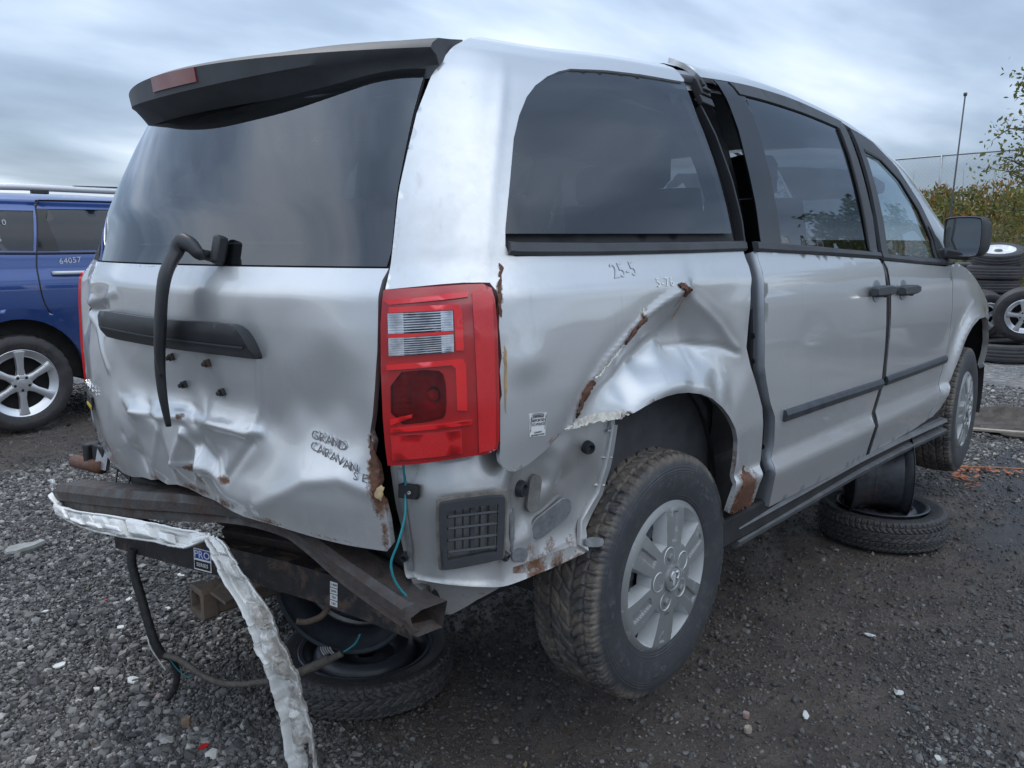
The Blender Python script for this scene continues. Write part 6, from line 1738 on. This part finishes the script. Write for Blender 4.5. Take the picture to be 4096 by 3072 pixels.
strip_o = mesh_obj('bumper_cover_strip', P.reshape(-1, 3), F, M['white_fascia'], None, True)
strip_o.data.attributes.new('dirt', 'FLOAT', 'POINT').data.foreach_set('value', np.clip((vv - .20) / .12 + .10, .08, 1).ravel().astype(np.float32))
md_ = strip_o.modifiers.new('thickness', 'SOLIDIFY'); md_.thickness = .0045
strip_o.data.set_sharp_from_angle(angle=R_(42))
tag(strip_o, 'torn dirty white plastic bumper strip hanging from the rusty beam to the gravel', 'bumper piece')
# moulded pads along the part that still hugs the beam
pads = MB()
for y, wd_ in ((.50, .10), (.37, .10), (.235, .10), (.05, .075), (-.055, .045)):
    i = int(np.argmin(np.abs(U_[:, 1] - y) + (np.arange(nu) > nu * .5) * 9))
    c = (U_[i] * .40 + L_[i] * .60) + dn[i] * .010
    a = ax_[i]; b = wd[i] / np.linalg.norm(wd[i]); n = dn[i]
    Mx = Matrix.Identity(4)
    for r in range(3):
        Mx[r][0], Mx[r][1], Mx[r][2], Mx[r][3] = a[r], b[r], n[r], c[r]
    MBx = MB().box((0, 0, .006), (wd_, .030, .028), None, .78).xform(Mx)
    pads.add(MBx.v, MBx.f)
pads.build('moulded_pad', M['white_fascia'], strip_o, bevel=.004)

# ------------------------------------------------------------------ blue SUV on the far left
SUV = empty('blue_suv', 'dark blue SUV with tinted windows and chrome roof rail parked beyond the van', 'car', (.145, 5.66, 0))
CY = .92
SSEC = [(.25, .84), (.40, .88), (.62, .915), (.95, .925), (1.12, .918), (1.185, .905), (1.22, .89), (1.34, .872), (1.37, .862), (1.48, .835), (1.60, .79), (1.70, .74), (1.755, .70), (1.79, .62), (1.815, .45), (1.825, 0)]
sz, sy = smooth_curve([a for a, _ in SSEC], [b for _, b in SSEC], 600, .008)
def cp(x, z, off=0.0):
    """point on the side of the SUV facing the camera; x forward from the rear axle"""
    w = np.interp(z, sz, sy) * (1 - .05 * np.clip((-.3 - x) / .6, 0, 1) ** 2 - .06 * np.clip((x - 2.6) / .9, 0, 1) ** 2)
    return np.stack([np.asarray(x, float), -(w + off), np.asarray(z, float)], -1)
def cpanel(name, outline, mat, parent, off=0.0, res=.05, holes=(), flange=.02, mirror=False):
    v, f, rings = tri_fill(np.asarray(outline, float), [np.asarray(q, float) for q in holes], res)
    P = cp(v[:, 0], v[:, 1], off); V = [P]; F = [tuple(t) for t in f]; n = len(P)
    for r in rings:
        r = np.array(r); m = len(r)
        V += [P[r], P[r] + np.array([0, flange, 0])]
        F += [(n + i, n + m + i, n + m + (i + 1) % m, n + (i + 1) % m) for i in range(m)]
        n += 2 * m
    V = np.concatenate(V)
    if mirror:
        V = V * np.array([1, -1, 1])
    return mesh_obj(name, V, F, mat, parent, True)
def arc_pts(cx, cz, r, a0, a1, n=16, e=1.0):
    return [(cx + r * math.cos(a), cz + r * e * math.sin(a)) for a in np.linspace(a0, a1, n)]
body_out = [(-.86, .62), (-.92, .80), (-.90, 1.10), (-.84, 1.40), (-.62, 1.72), (-.50, 1.80), (.8, 1.815), (1.7, 1.79), (2.05, 1.70), (2.55, 1.38), (3.2, 1.28), (3.55, 1.12), (3.68, .85), (3.62, .42), (3.36, .36)] + arc_pts(2.89, .40, .44, .0, math.pi, 18) + [(2.42, .34), (.62, .34)] + arc_pts(0.0, .40, .455, .05, math.pi - .05, 20, 1.04) + [(-.50, .42)]
win_q = [(-.60, 1.385), (-.52, 1.62), (-.40, 1.665), (.235, 1.672), (.175, 1.37)]
win_r = [(.215, 1.37), (.290, 1.688), (1.10, 1.70), (1.15, 1.375)]
win_f = [(1.22, 1.375), (1.20, 1.70), (1.70, 1.685), (2.28, 1.42), (2.24, 1.375)]
cbody = cpanel('body', body_out, M['blue_paint'], SUV, 0.0, .035, [win_q, win_r, win_f])
cpanel('body', body_out, M['blue_paint'], SUV, 0.0, .09, [win_q, win_r, win_f], .02, True)
M['suv_glass'] = m_glass('suv_privacy_glass', (.05, .055, .06), .06, 1.6)
for w_ in (win_q, win_r, win_f):
    cpanel('window', w_, M['suv_glass'], SUV, -.006, .08)
    cpanel('window', w_, M['suv_glass'], SUV, -.006, .15, (), .02, True)
shell = MB()
rows = []
for x, zt, k in ((-.92, .82, .9), (-.90, 1.10, .95), (-.84, 1.40, .97), (-.62, 1.72, 1), (-.50, 1.80, 1), (.8, 1.815, 1), (1.7, 1.79, 1), (2.05, 1.70, 1), (2.55, 1.38, 1), (3.2, 1.28, 1), (3.55, 1.12, 1), (3.68, .85, 1), (3.62, .42, 1)):
    w = float(np.interp(zt, sz, sy)) * (.93 if x > 3 else 1)
    rows.append([(x, -w, zt), (x, -w * .5, zt + .02), (x, 0, zt + .028), (x, w * .5, zt + .02), (x, w, zt)])
shell.loft(rows, closed=False, caps=False)
shell.build('roof', M['blue_paint'], SUV, True)
MB().box((1.3, 0, .75), (4.4, 1.55, .75)).box((-.2, 0, 1.3), (.5, 1.2, .5)).build('cabin', M['under'], SUV)
def sline(name, pts, w, mat, off=.001, h=.004):
    P = densify(np.array(pts + pts[::-1]), .04)[: None]
    q = catmull(pts, 6)
    return MB().tube([tuple(cp(a, b, off)) for a, b in q], w, 5).build(name, mat, SUV, True)
sline('door_seam', [(.262, 1.72), (.245, 1.60), (.205, 1.40), (.180, 1.25), (.185, 1.05), (.225, .92), (.31, .82)], .006, M['ink'])
sline('door_seam', [(.262, 1.70), (.29, 1.742), (.36, 1.757), (1.15, 1.765)], .006, M['ink'])
sline('door_seam', [(1.185, 1.76), (1.19, 1.40), (1.17, .9), (1.12, .40)], .006, M['ink'])
sline('window_seal', [(-.60, 1.368), (.18, 1.352), (1.15, 1.356), (2.24, 1.356)], .010, M['rubber_seal'], .0)
cpanel('window_pillar', [(.20, 1.37), (.262, 1.69), (.345, 1.69), (.31, 1.62), (.36, 1.37)], M['gloss_black'], SUV, .004, .06, (), .01)
cpanel('wheel_arch_flare', arc_pts(0, .40, .455, .08, math.pi - .1, 20, 1.04) + arc_pts(0, .40, .535, math.pi - .1, .08, 20, 1.04), M['blue_paint'], SUV, .012, .03, (), .05)
lin = MB(); A_ = np.linspace(-.1, math.pi + .1, 20)
for cx in (0, 2.89):
    lin.loft([[(cx + .47 * math.cos(a), -.88, .40 + .49 * math.sin(a)) for a in A_], [(cx + .47 * math.cos(a), -.45, .40 + .49 * math.sin(a)) for a in A_]], closed=False, caps=False)
    lin.add([(cx + .47 * math.cos(a), -.45, .40 + .49 * math.sin(a)) for a in A_], [tuple(range(20))])
lin.build('wheel_liner', M['under'], SUV, True)
rl = MB().loft([[(x, -.725 + dy, z + dz) for dy, dz in chaikin([(-.03, -.028), (.03, -.028), (.022, .022), (-.034, .018)], 1)] for x, z in ((-.55, 1.795), (-.45, 1.835), (.2, 1.850), (1.0, 1.848), (1.7, 1.82), (1.85, 1.785))])
rl.build('roof_rail', M['rail'], SUV, True)
MB().box((.30, -.735, 1.815), (.12, .05, .03)).build('rail_foot', M['plastic'], SUV, bevel=.005)
MB().loft([[(x, -.725 + dy, z + dz) for dy, dz in ((-.02, -.01), (.02, -.01), (.02, .012), (-.02, .012))] for x, z in ((.55, 1.862), (.9, 1.868))]).build('rack_bar', M['plastic'], SUV)
hd = MB().loft([[(x, -(np.interp(1.2, sz, sy) + o + dy), 1.205 + dz) for dy, dz in chaikin([(-.010, -.015), (.010, -.012), (.010, .012), (-.010, .015)], 1)] for x, o in ((.275, .005), (.285, .030), (.38, .040), (.50, .040), (.56, .03), (.575, .005))])
hd.build('door_handle', M['rail'], SUV, True)
M['marker'] = simple('white_marker', (.62, .63, .65), .6, 0, .05)
MT = lambda x, z, off: Matrix(((1, 0, 0, x), (0, 0, -1, float(cp(x, z, off)[1])), (0, 1, 0, z), (0, 0, 0, 1)))
for txt, x, z, s_ in (('64057', .42, 1.295, .062), ('17-10', -.045, 1.575, .062), ('72', -.065, 1.50, .058), ('1/16', -.075, 1.455, .055)):
    text_mesh('marker_writing', txt, s_, M['marker'], SUV, MT(x, z, .006) @ Matrix.Rotation(R_(4), 4, 'Z'), .001, 1.05)
TY_SUV = tyre_mesh('tyre', .372, .250, .115, 160, 'mid', M['rubber_stack'])
def alloy(parent, r, y, nsp, mat, wide=.34, lugs=True):
    """cast wheel: rim lip, tapering spokes, hub with lug holes"""
    b = MB()
    b.lathe([(y + .02, r - .05), (y - .005, r - .022), (y - .010, r - .004), (y - .016, r + .004), (y - .012, r + .010), (y + .03, r + .008)], 56)
    for k in range(nsp):
        a = 2 * math.pi * k / nsp + .52
        R = []
        for q, ww, dy in ((.035, .040, -.002), (.45 * r, wide * r * .30, -.004), (.75 * r, wide * r * .36, -.006), (r - .012, wide * r * .52, -.006)):
            c = [(q, -ww, dy + .022), (q, -ww * .86, dy - .006), (q, -ww * .35, dy - .012), (q, ww * .35, dy - .012), (q, ww * .86, dy - .006), (q, ww, dy + .022), (q, 0, dy + .04)]
            R.append([(u * math.cos(a) - v * math.sin(a), y + d, u * math.sin(a) + v * math.cos(a)) for u, v, d in c])
        b.loft(R)
    b.lathe([(y + .02, .075), (y - .012, .072), (y - .016, .060), (y - .016, .034), (y - .022, .032), (y - .024, .0005)], 30)
    w = b.build('alloy', mat, parent, True, 30)
    if lugs:
        lg = MB()
        for k in range(5):
            a = 2 * math.pi * k / 5 + .9
            lg.lathe([(0, .011), (-.002, .011), (-.002, .0005)], 10)
            n_ = 30
            for i in range(len(lg.v) - n_, len(lg.v)):
                x_, y_, z_ = lg.v[i]
                lg.v[i] = (x_ + .052 * math.cos(a), y_ + y - .0165, z_ + .052 * math.sin(a))
        lg.build('lug_nut', M['plastic_dark'], parent, True)
    dk = MB().lathe([(y + .07, .0005), (y + .07, r - .03), (y + .02, r - .045)], 30)
    dk.build('brake_disc', M['under'], parent, True)
    return w
cw = obj('wheel', TY_SUV, SUV); cw.location = (0, -.79, .385)
alloy(cw, .250, -.085, 6, M['alloy'])
for x, y, rz in ((2.89, -.79, 0), (0, .79, math.pi), (2.89, .79, math.pi)):
    c = copy_tree(cw, SUV); c.location = (x, y, .385); c.rotation_euler = (0, .3, rz)

# ------------------------------------------------------------------ tyre piles by the bank
TY_P = tyre_mesh('tyre', .330, .205, .105, 96, 'plain', M['rubber_stack'])
def stack_dir(d, a):      # d metres from the camera spot, a = azimuth in degrees
    return (-1.892 + d * math.cos(R_(a)), -2.068 + d * math.sin(R_(a)))
first_tyre = [None]
def pile_tyre(label, x, y, z, rot, sc=1.0, group='tyres in the piles', inner=None):
    e = empty('tyre', label, 'tyre', (x, y, z), rot, group)
    o = obj('carcass', TY_P, e); o.scale = (sc, sc * .9, sc)
    if inner == 'white':
        MB().lathe([(-.07, .205), (-.085, .20), (-.07, .19), (-.055, .12), (-.06, .07), (-.06, .0005)], 40).build('rim', simple('white_steel_rim', (.66, .67, .68), .4), e, True)
        MB().lathe([(-.058, .05), (-.072, .045), (-.072, .0005)], 20).build('hub_cap', M['plastic_grey'], e, True)
    return e
sx, sy_ = stack_dir(12.6, 11.95)
order = ['bottom tyre of the tall pile at the right edge', 'second tyre from the ground in the tall right pile', 'third tyre from the ground in the tall right pile', 'middle tyre of the tall right pile with a pale scuff', 'third tyre from the top of the tall right pile', 'second tyre from the top of the tall right pile', 'topmost tyre of the tall right pile with a white rim']
rt = np.random.default_rng(5)
for k, lb in enumerate(order):
    pile_tyre(lb, sx + rt.normal(0, .018), sy_ + rt.normal(0, .018), .105 + .186 * k + (.03 if k == 6 else 0), (R_(-90) + rt.normal(0, .012), rt.normal(0, .012), rt.uniform(0, 6)) if k < 6 else (R_(-74), 0, R_(-78)), rt.uniform(.97, 1.03), 'tyres in the tall right pile', 'white' if k == 6 else None)
sx2, sy2 = stack_dir(13.6, 14.0)
lb2 = ['lowest tyre of the hidden pile behind the front wheel', 'second tyre of the hidden pile behind the door mirror', 'third tyre of the hidden pile behind the door mirror', 'fourth tyre of the hidden pile behind the door mirror', 'fifth tyre of the hidden pile below the door mirror', 'upper tyre of the hidden pile behind the van fender']
for k, lb in enumerate(lb2):
    pile_tyre(lb, sx2 + rt.normal(0, .02), sy2 + rt.normal(0, .02), .105 + .187 * k, (R_(-90), 0, rt.uniform(0, 6)), .98, 'tyres in the rear pile')
fx, fy = stack_dir(11.6, 11.1)
pile_tyre('tyre lying flat on the gravel below the leaning alloy wheel', fx, fy, .11, (R_(-90), 0, 1.0), 1.12, 'tyres on the ground')
def alloy_wheel(label, x, y, z, rot, nsp):
    e = empty('alloy_wheel', label, 'wheel', (x, y, z), rot, 'alloy wheels leaning on the pile')
    obj('tyre', TY_P, e); alloy(e, .205, -.088, nsp, M['alloy'], .42)
    return e
ax1, ay1 = stack_dir(11.75, 10.25)
alloy_wheel('chrome five spoke wheel leaning upright on a flat tyre at the right edge', ax1, ay1, .555, (R_(12), 0, R_(-72)), 5)
ax2, ay2 = stack_dir(12.1, 12.55)
alloy_wheel('white faced wheel on its edge half hidden behind the front fender', ax2, ay2, .50, (R_(20), 0, R_(-40)), 5)

# a parked car in the next row, out of the picture but mirrored in the silver doors
suv2 = copy_tree(SUV)
suv2.location = (10.4, -5.6, 0); suv2.rotation_euler = (0, 0, R_(128))
M['grey_paint'] = m_paint('grey_metallic_paint', (0.16, 0.165, 0.17), 0.32, 0.5, (0.22, 0.20, 0.18), 0.10, False)
for ch in suv2.children_recursive:
    for sl in ch.material_slots:
        if sl.material == M['blue_paint']:
            sl.link = 'OBJECT'; sl.material = M['grey_paint']
suv2['label'] = 'dark grey SUV standing in the next row, seen only mirrored in the silver doors'

# ================================================================== gravel and litter
gr = np.random.default_rng(77)
cam_xy = np.array([-1.892, -2.068])
def scatter(n, rmin, rmax):
    """points inside the view wedge (a little wider), denser near the camera"""
    u = gr.random(n); r = np.exp(np.log(rmin) + u * (np.log(rmax) - np.log(rmin)))
    a = R_(42.2) + gr.uniform(-R_(46), R_(46), n)
    return cam_xy[0] + r * np.cos(a), cam_xy[1] + r * np.sin(a), r
x, y, r = scatter(840000, 1.25, 9.5)
m = mud(x, y)
clean = vnoise(x * .8 + 3, y * .8 + 1, 71) 
keep = gr.random(len(x)) > m * .82
keep &= gr.random(len(x)) > wet(x, y) * .8
keep &= gr.random(len(x)) < np.clip(.55 + 1.3 * (clean - .35), .35, 1)
x, y, r, m = x[keep], y[keep], r[keep], m[keep]
n = len(x)
size = np.exp(gr.normal(np.log(.0036), .50, n)) * (1 + .11 * r) * (1 - .30 * m)
size = np.clip(size, .0020, .020)
pts = bpy.data.meshes.new('gravel_points')
pts.vertices.add(n)
pts.vertices.foreach_set('co', np.column_stack([x, y, ground_z(x, y) + size * .22]).ravel())
def pattr(nm, typ, key, data):
    a = pts.attributes.new(nm, typ, 'POINT'); a.data.foreach_set(key, np.asarray(data, np.float32 if typ != 'INT' else np.int32).ravel())
pattr('rot', 'FLOAT_VECTOR', 'vector', gr.uniform(0, 2 * math.pi, (n, 3)) * np.array([.12, .12, 1.0]))
pattr('siz', 'FLOAT_VECTOR', 'vector', size[:, None] * gr.uniform(.75, 1.3, (n, 3)) * np.array([1.15, 1.0, .72]))
pattr('pick', 'INT', 'value', gr.integers(0, 6, n))
big = vnoise(x * .9 + 31, y * .9 + 17, 81)
tone = np.clip(gr.beta(1.6, 3.0, n) + .30 * (big - .5), 0, 1) * (1 - .30 * m)
pattr('tone', 'FLOAT', 'value', tone)
pattr('warm', 'FLOAT', 'value', np.clip(gr.normal(.25, .28, n) + m * .35, 0, 1))
gravel = link(bpy.data.objects.new('gravel', pts))
kind(gravel, 'stuff')
def m_stone():
    t = NT('crushed_stone')
    tone = t.n('Attribute', attribute_name='tone', attribute_type='INSTANCER').outputs['Fac']
    warm = t.n('Attribute', attribute_name='warm', attribute_type='INSTANCER').outputs['Fac']
    cool = t.ramp(tone, (0.0, (.029, .027, .0255)), (.30, (.088, .083, .078)), (.58, (.210, .199, .186)), (.82, (.46, .435, .40)), (1.0, (.62, .59, .54)))
    wrm = t.ramp(tone, (0.0, (.040, .036, .033)), (.30, (.115, .105, .094)), (.58, (.23, .208, .182)), (.82, (.42, .39, .345)), (1.0, (.55, .52, .46)))
    c = t.mix(t.ramp(warm, (.35, 0.0), (.8, .8)), cool, wrm)
    f = t.noise(140.0, 4, .65)
    c = t.mix(t.ramp(f, (.35, .45), (.65, 0.0)), c, (.03, .03, .032))
    t.bsdf(c, .55, 0.0, Specular_IOR_Level=.45)
    return t.m
M['stone'] = m_stone()
PHI = (1 + 5 ** .5) / 2
ico = np.array([(-1, PHI, 0), (1, PHI, 0), (-1, -PHI, 0), (1, -PHI, 0), (0, -1, PHI), (0, 1, PHI), (0, -1, -PHI), (0, 1, -PHI), (PHI, 0, -1), (PHI, 0, 1), (-PHI, 0, -1), (-PHI, 0, 1)]) / math.sqrt(1 + PHI ** 2)
icf = [(0, 11, 5), (0, 5, 1), (0, 1, 7), (0, 7, 10), (0, 10, 11), (1, 5, 9), (5, 11, 4), (11, 10, 2), (10, 7, 6), (7, 1, 8), (3, 9, 4), (3, 4, 2), (3, 2, 6), (3, 6, 8), (3, 8, 9), (4, 9, 5), (2, 4, 11), (6, 2, 10), (8, 6, 7), (9, 8, 1)]
stones = []
for k in range(6):
    v = ico * (1 + gr.normal(0, .17, (12, 1))) + gr.normal(0, .06, (12, 3))
    me = bpy.data.meshes.new('stone'); me.from_pydata(v.tolist(), [], icf); me.materials.append(M['stone']); me.update()
    stones.append(bpy.data.objects.new('stone', me))
ng = bpy.data.node_groups.new('gravel_scatter', 'GeometryNodeTree')
ng.interface.new_socket('Geometry', in_out='INPUT', socket_type='NodeSocketGeometry')
ng.interface.new_socket('Geometry', in_out='OUTPUT', socket_type='NodeSocketGeometry')
gi = ng.nodes.new('NodeGroupInput'); go = ng.nodes.new('NodeGroupOutput')
g2i = ng.nodes.new('GeometryNodeGeometryToInstance')
for o in reversed(stones):
    oi = ng.nodes.new('GeometryNodeObjectInfo'); oi.inputs['Object'].default_value = o
    ng.links.new(oi.outputs['Geometry'], g2i.inputs[0])
iop = ng.nodes.new('GeometryNodeInstanceOnPoints')
def named(nm, dt):
    q = ng.nodes.new('GeometryNodeInputNamedAttribute'); q.data_type = dt; q.inputs['Name'].default_value = nm
    return q.outputs['Attribute']
ng.links.new(gi.outputs[0], iop.inputs['Points']); ng.links.new(g2i.outputs[0], iop.inputs['Instance'])
iop.inputs['Pick Instance'].default_value = True
ng.links.new(named('pick', 'INT'), iop.inputs['Instance Index'])
ng.links.new(named('rot', 'FLOAT_VECTOR'), iop.inputs['Rotation'])
ng.links.new(named('siz', 'FLOAT_VECTOR'), iop.inputs['Scale'])
ng.links.new(iop.outputs[0], go.inputs[0])
gm_ = gravel.modifiers.new('scatter', 'NODES'); gm_.node_group = ng

# dry leaf bits and twigs blown over the yard
lx, ly, lr = scatter(420, 1.5, 8.0)
LPt = np.column_stack([lx, ly, ground_z(lx, ly) + .012])
kind(leaf_mesh('leaf_litter', LPt, .012, np.array([(.20, .13, .06), (.28, .22, .13), (.12, .085, .05), (.33, .30, .24)])[gr.integers(0, 4, 420)] * gr.uniform(.6, 1.2, (420, 1)), M['leaf'], None, 3.0, .55, gr), 'stuff')
tw = MB()
for q_ in range(150):
    a_ = gr.uniform(0, math.pi); L_ = gr.uniform(.015, .06); i_ = q_
    z_ = float(ground_z(lx[i_], ly[i_])) + .012
    tw.tube([(lx[i_] + .05, ly[i_] + .03, z_), (lx[i_] + .05 + L_ * math.cos(a_), ly[i_] + .03 + L_ * math.sin(a_), z_ + gr.uniform(-.002, .01))], [.0016, .001], 4, False)
kind(tw.build('twigs', M['bark'], None), 'stuff')

# single stones and scraps lying about
def chip(name, label, cat, x, y, L, w, h, ang, mat, seed, group=None, tilt=0.0):
    r = np.random.default_rng(seed)
    k = 9
    A = np.sort(r.uniform(0, 2 * math.pi, k)) * .3 + np.linspace(0, 2 * math.pi, k, endpoint=False) * .85
    ring = [(L / 2 * math.cos(a) * r.uniform(.72, 1.08), w / 2 * math.sin(a) * r.uniform(.72, 1.08)) for a in A]
    zz = [h * r.uniform(.75, 1.05) for _ in ring]
    b = MB().loft([[(u * .90, v * .90, 0) for u, v in ring], [(u, v, z * .55) for (u, v), z in zip(ring, zz)], [(u * .93, v * .93, z) for (u, v), z in zip(ring, zz)]])
    b.xform(Matrix.Rotation(ang, 4, 'Z') @ Matrix.Rotation(tilt, 4, 'X'))
    o = b.build(name, mat, None)
    o.location = (x, y, float(ground_z(np.array(x), np.array(y))) + .004)
    return tag(o, label, cat, group)
M['slab'] = simple('pale_shale', (.27, .275, .255), .75, 0, .25, 20, .2, 90)
M['chipw'] = simple('white_chip', (.66, .655, .62), .55, 0, .1, 30)
M['chipr'] = m_red('red_lens_chip', (.50, .03, .03))
M['chipo'] = simple('orange_lens_chip', (.50, .13, .05), .35)
chip('stone_slab', 'flat pale grey green stone slab on the gravel left of the van', 'stone', -.72, 2.10, .20, .11, .030, .2, M['slab'], 1)
W = [(-1.01, .82, .055, .035, 'white plastic shard nearest the lower left edge of the photo'), (-.88, .54, .060, .040, 'largest white shard in the gravel below the hanging wiring'), (-.99, .57, .040, .030, 'white shard left of the largest shard in the near gravel'), (-.62, 1.18, .040, .028, 'small white shard left of the receiver tube'), (-.75, .95, .032, .026, 'tiny white shard below the bumper beam in the left gravel'), (-.56, .98, .038, .03, 'white chip beside the hanging wiring loom'), (-.36, 1.27, .05, .03, 'pale chip in the gravel below the beam left of the hitch'), (-.90, 1.30, .05, .025, 'long pale chip at the far left edge of the gravel')]
for k, (x_, y_, L, w_, lb) in enumerate(W):
    chip('plastic_shard', lb, 'shard', x_, y_, L, w_, .008, k * 1.3, M['chipw'], 20 + k, 'white plastic shards', .12)
Rr = [(-.62, 1.08, .030, 'red lens splinter in the gravel by the hanging wire'), (-.69, 1.24, .028, 'red lens splinter left of the others in the left gravel'), (-.87, .39, .024, 'red lens splinter in the near gravel left of the white strip'), (-.905, .02, .034, 'red lens splinter at the bottom edge beside the white strip')]
for k, (x_, y_, L, lb) in enumerate(Rr):
    chip('lens_splinter', lb, 'splinter', x_, y_, L, L * .6, .007, k * 2.1, M['chipr'], 40 + k, 'red lens splinters', .2)
chip('lens_splinter', 'orange lens splinter on the gravel left of the receiver', 'splinter', -.13, 1.20, .06, .035, .008, .4, M['chipo'], 50)
chip('wood_chunk', 'small brown chunk on the gravel left of the white strip foot', 'debris', -.885, .16, .035, .03, .028, .4, simple('brown_chunk', (.20, .13, .09), .8), 51)
for k, (x_, y_, L, w_, lb) in enumerate([(.40, -1.19, .055, .024, 'white scrap on the dark soil right of the rear wheel'), (1.07, -1.15, .045, .024, 'white scrap on the dark soil beyond the rear wheel'), (.72, -1.36, .04, .03, 'crumpled white scrap near the lower right edge'), (.44, -1.55, .035, .02, 'white bit at the bottom right corner of the gravel')]):
    chip('paper_scrap', lb, 'scrap', x_, y_, L, w_, .007, k * 1.1 + .5, M['chipw'], 60 + k, 'white scraps', .1)
chip('pebble', 'round tan pebble on the soil right of the rear wheel', 'stone', .20, -1.10, .03, .026, .02, 0, simple('tan_pebble', (.36, .30, .24), .7), 70)
chip('pebble', 'pinkish tan pebble near the rear tyre tread', 'stone', .27, -1.06, .026, .022, .018, 1, simple('pink_pebble', (.36, .25, .22), .7), 71)

# dark torn mat and laths on the right, orange marking spray and string
def m_mat():
    t = NT('muddy_mat')
    co = t.coords()
    c = t.mix(t.ramp(t.noise(9, 7, .7, co), (.38, 0.0), (.62, 1.0)), (.030, .024, .020), (.085, .068, .055))
    t.bsdf(c, .85, 0.0, Normal=t.bump(t.noise(18, 6, .7, co), .7, .02))
    return t.m
q = np.random.default_rng(9)
P = densify(np.array([(4.95, -.50), (5.7, -.40), (5.65, -1.25), (5.05, -1.45), (4.92, -.9)]), .12); P = P + q.normal(0, .035, P.shape)
v, f, rings = tri_fill(P, (), .06)
zz = .012 + .13 * np.clip(vnoise(v[:, 0] * 3.5, v[:, 1] * 3.5, 91) - .45, 0, 1) + .09 * np.exp(-(((v[:, 0] - 5.55) / .14) ** 2 + ((v[:, 1] + .72) / .22) ** 2))
o = mesh_obj('rubber_mat', np.column_stack([v, zz]), [tuple(t) for t in f], m_mat(), None, True)
sm = o.modifiers.new('thickness', 'SOLIDIFY'); sm.thickness = .012
tag(o, 'crumpled muddy dark mat lying on the gravel at the right edge', 'mat')
o = MB().box((0, 0, 0), (1.3, .05, .018)).build('lath', simple('weathered_lath', (.30, .26, .21), .8), None, bevel=.003)
o.location = (4.95, -1.0, .05); o.rotation_euler = (0, .01, R_(-68)); tag(o, 'thin weathered wooden lath lying along the near side of the mat', 'lath')
M['orange'] = simple('orange_marking_paint', (.40, .13, .055), .75, 0, .15, 30)
sp_ = MB()
for k in range(130):
    if q.random() < .62:
        a = q.random(); cx, cy = 3.72 + .12 * a + q.normal(0, .030), -.74 - .32 * a + q.normal(0, .03)
    else:
        a = q.random(); cx, cy = 3.62 - .32 * a + q.normal(0, .04), -.84 - .10 * a + q.normal(0, .035)
    s_ = abs(q.normal(.009, .005)) + .003
    z_ = float(ground_z(np.array(cx), np.array(cy))) + .014 + q.random() * .008
    t_ = q.normal(0, .25, 2)
    an = q.random() * 6
    ring = [(cx + s_ * math.cos(an + i * 1.571) * q.uniform(.6, 1.2), cy + s_ * math.sin(an + i * 1.571) * q.uniform(.6, 1.2), z_ + t_[0] * s_ * math.cos(i * 1.571)) for i in range(4)]
    sp_.add(ring, [(0, 1, 2, 3)])
kind(sp_.build('marking_paint', M['orange'], None), 'stuff')
o = MB().tube(catmull([(3.62, -.70, .022), (3.80, -.95, .03), (3.98, -1.25, .026), (4.3, -1.8, .024)], 6), .0042, 5).build('string', simple('faded_orange_string', (.34, .16, .08), .8), None, True)
tag(o, 'thin orange string lying on the gravel by the front wheel', 'string')
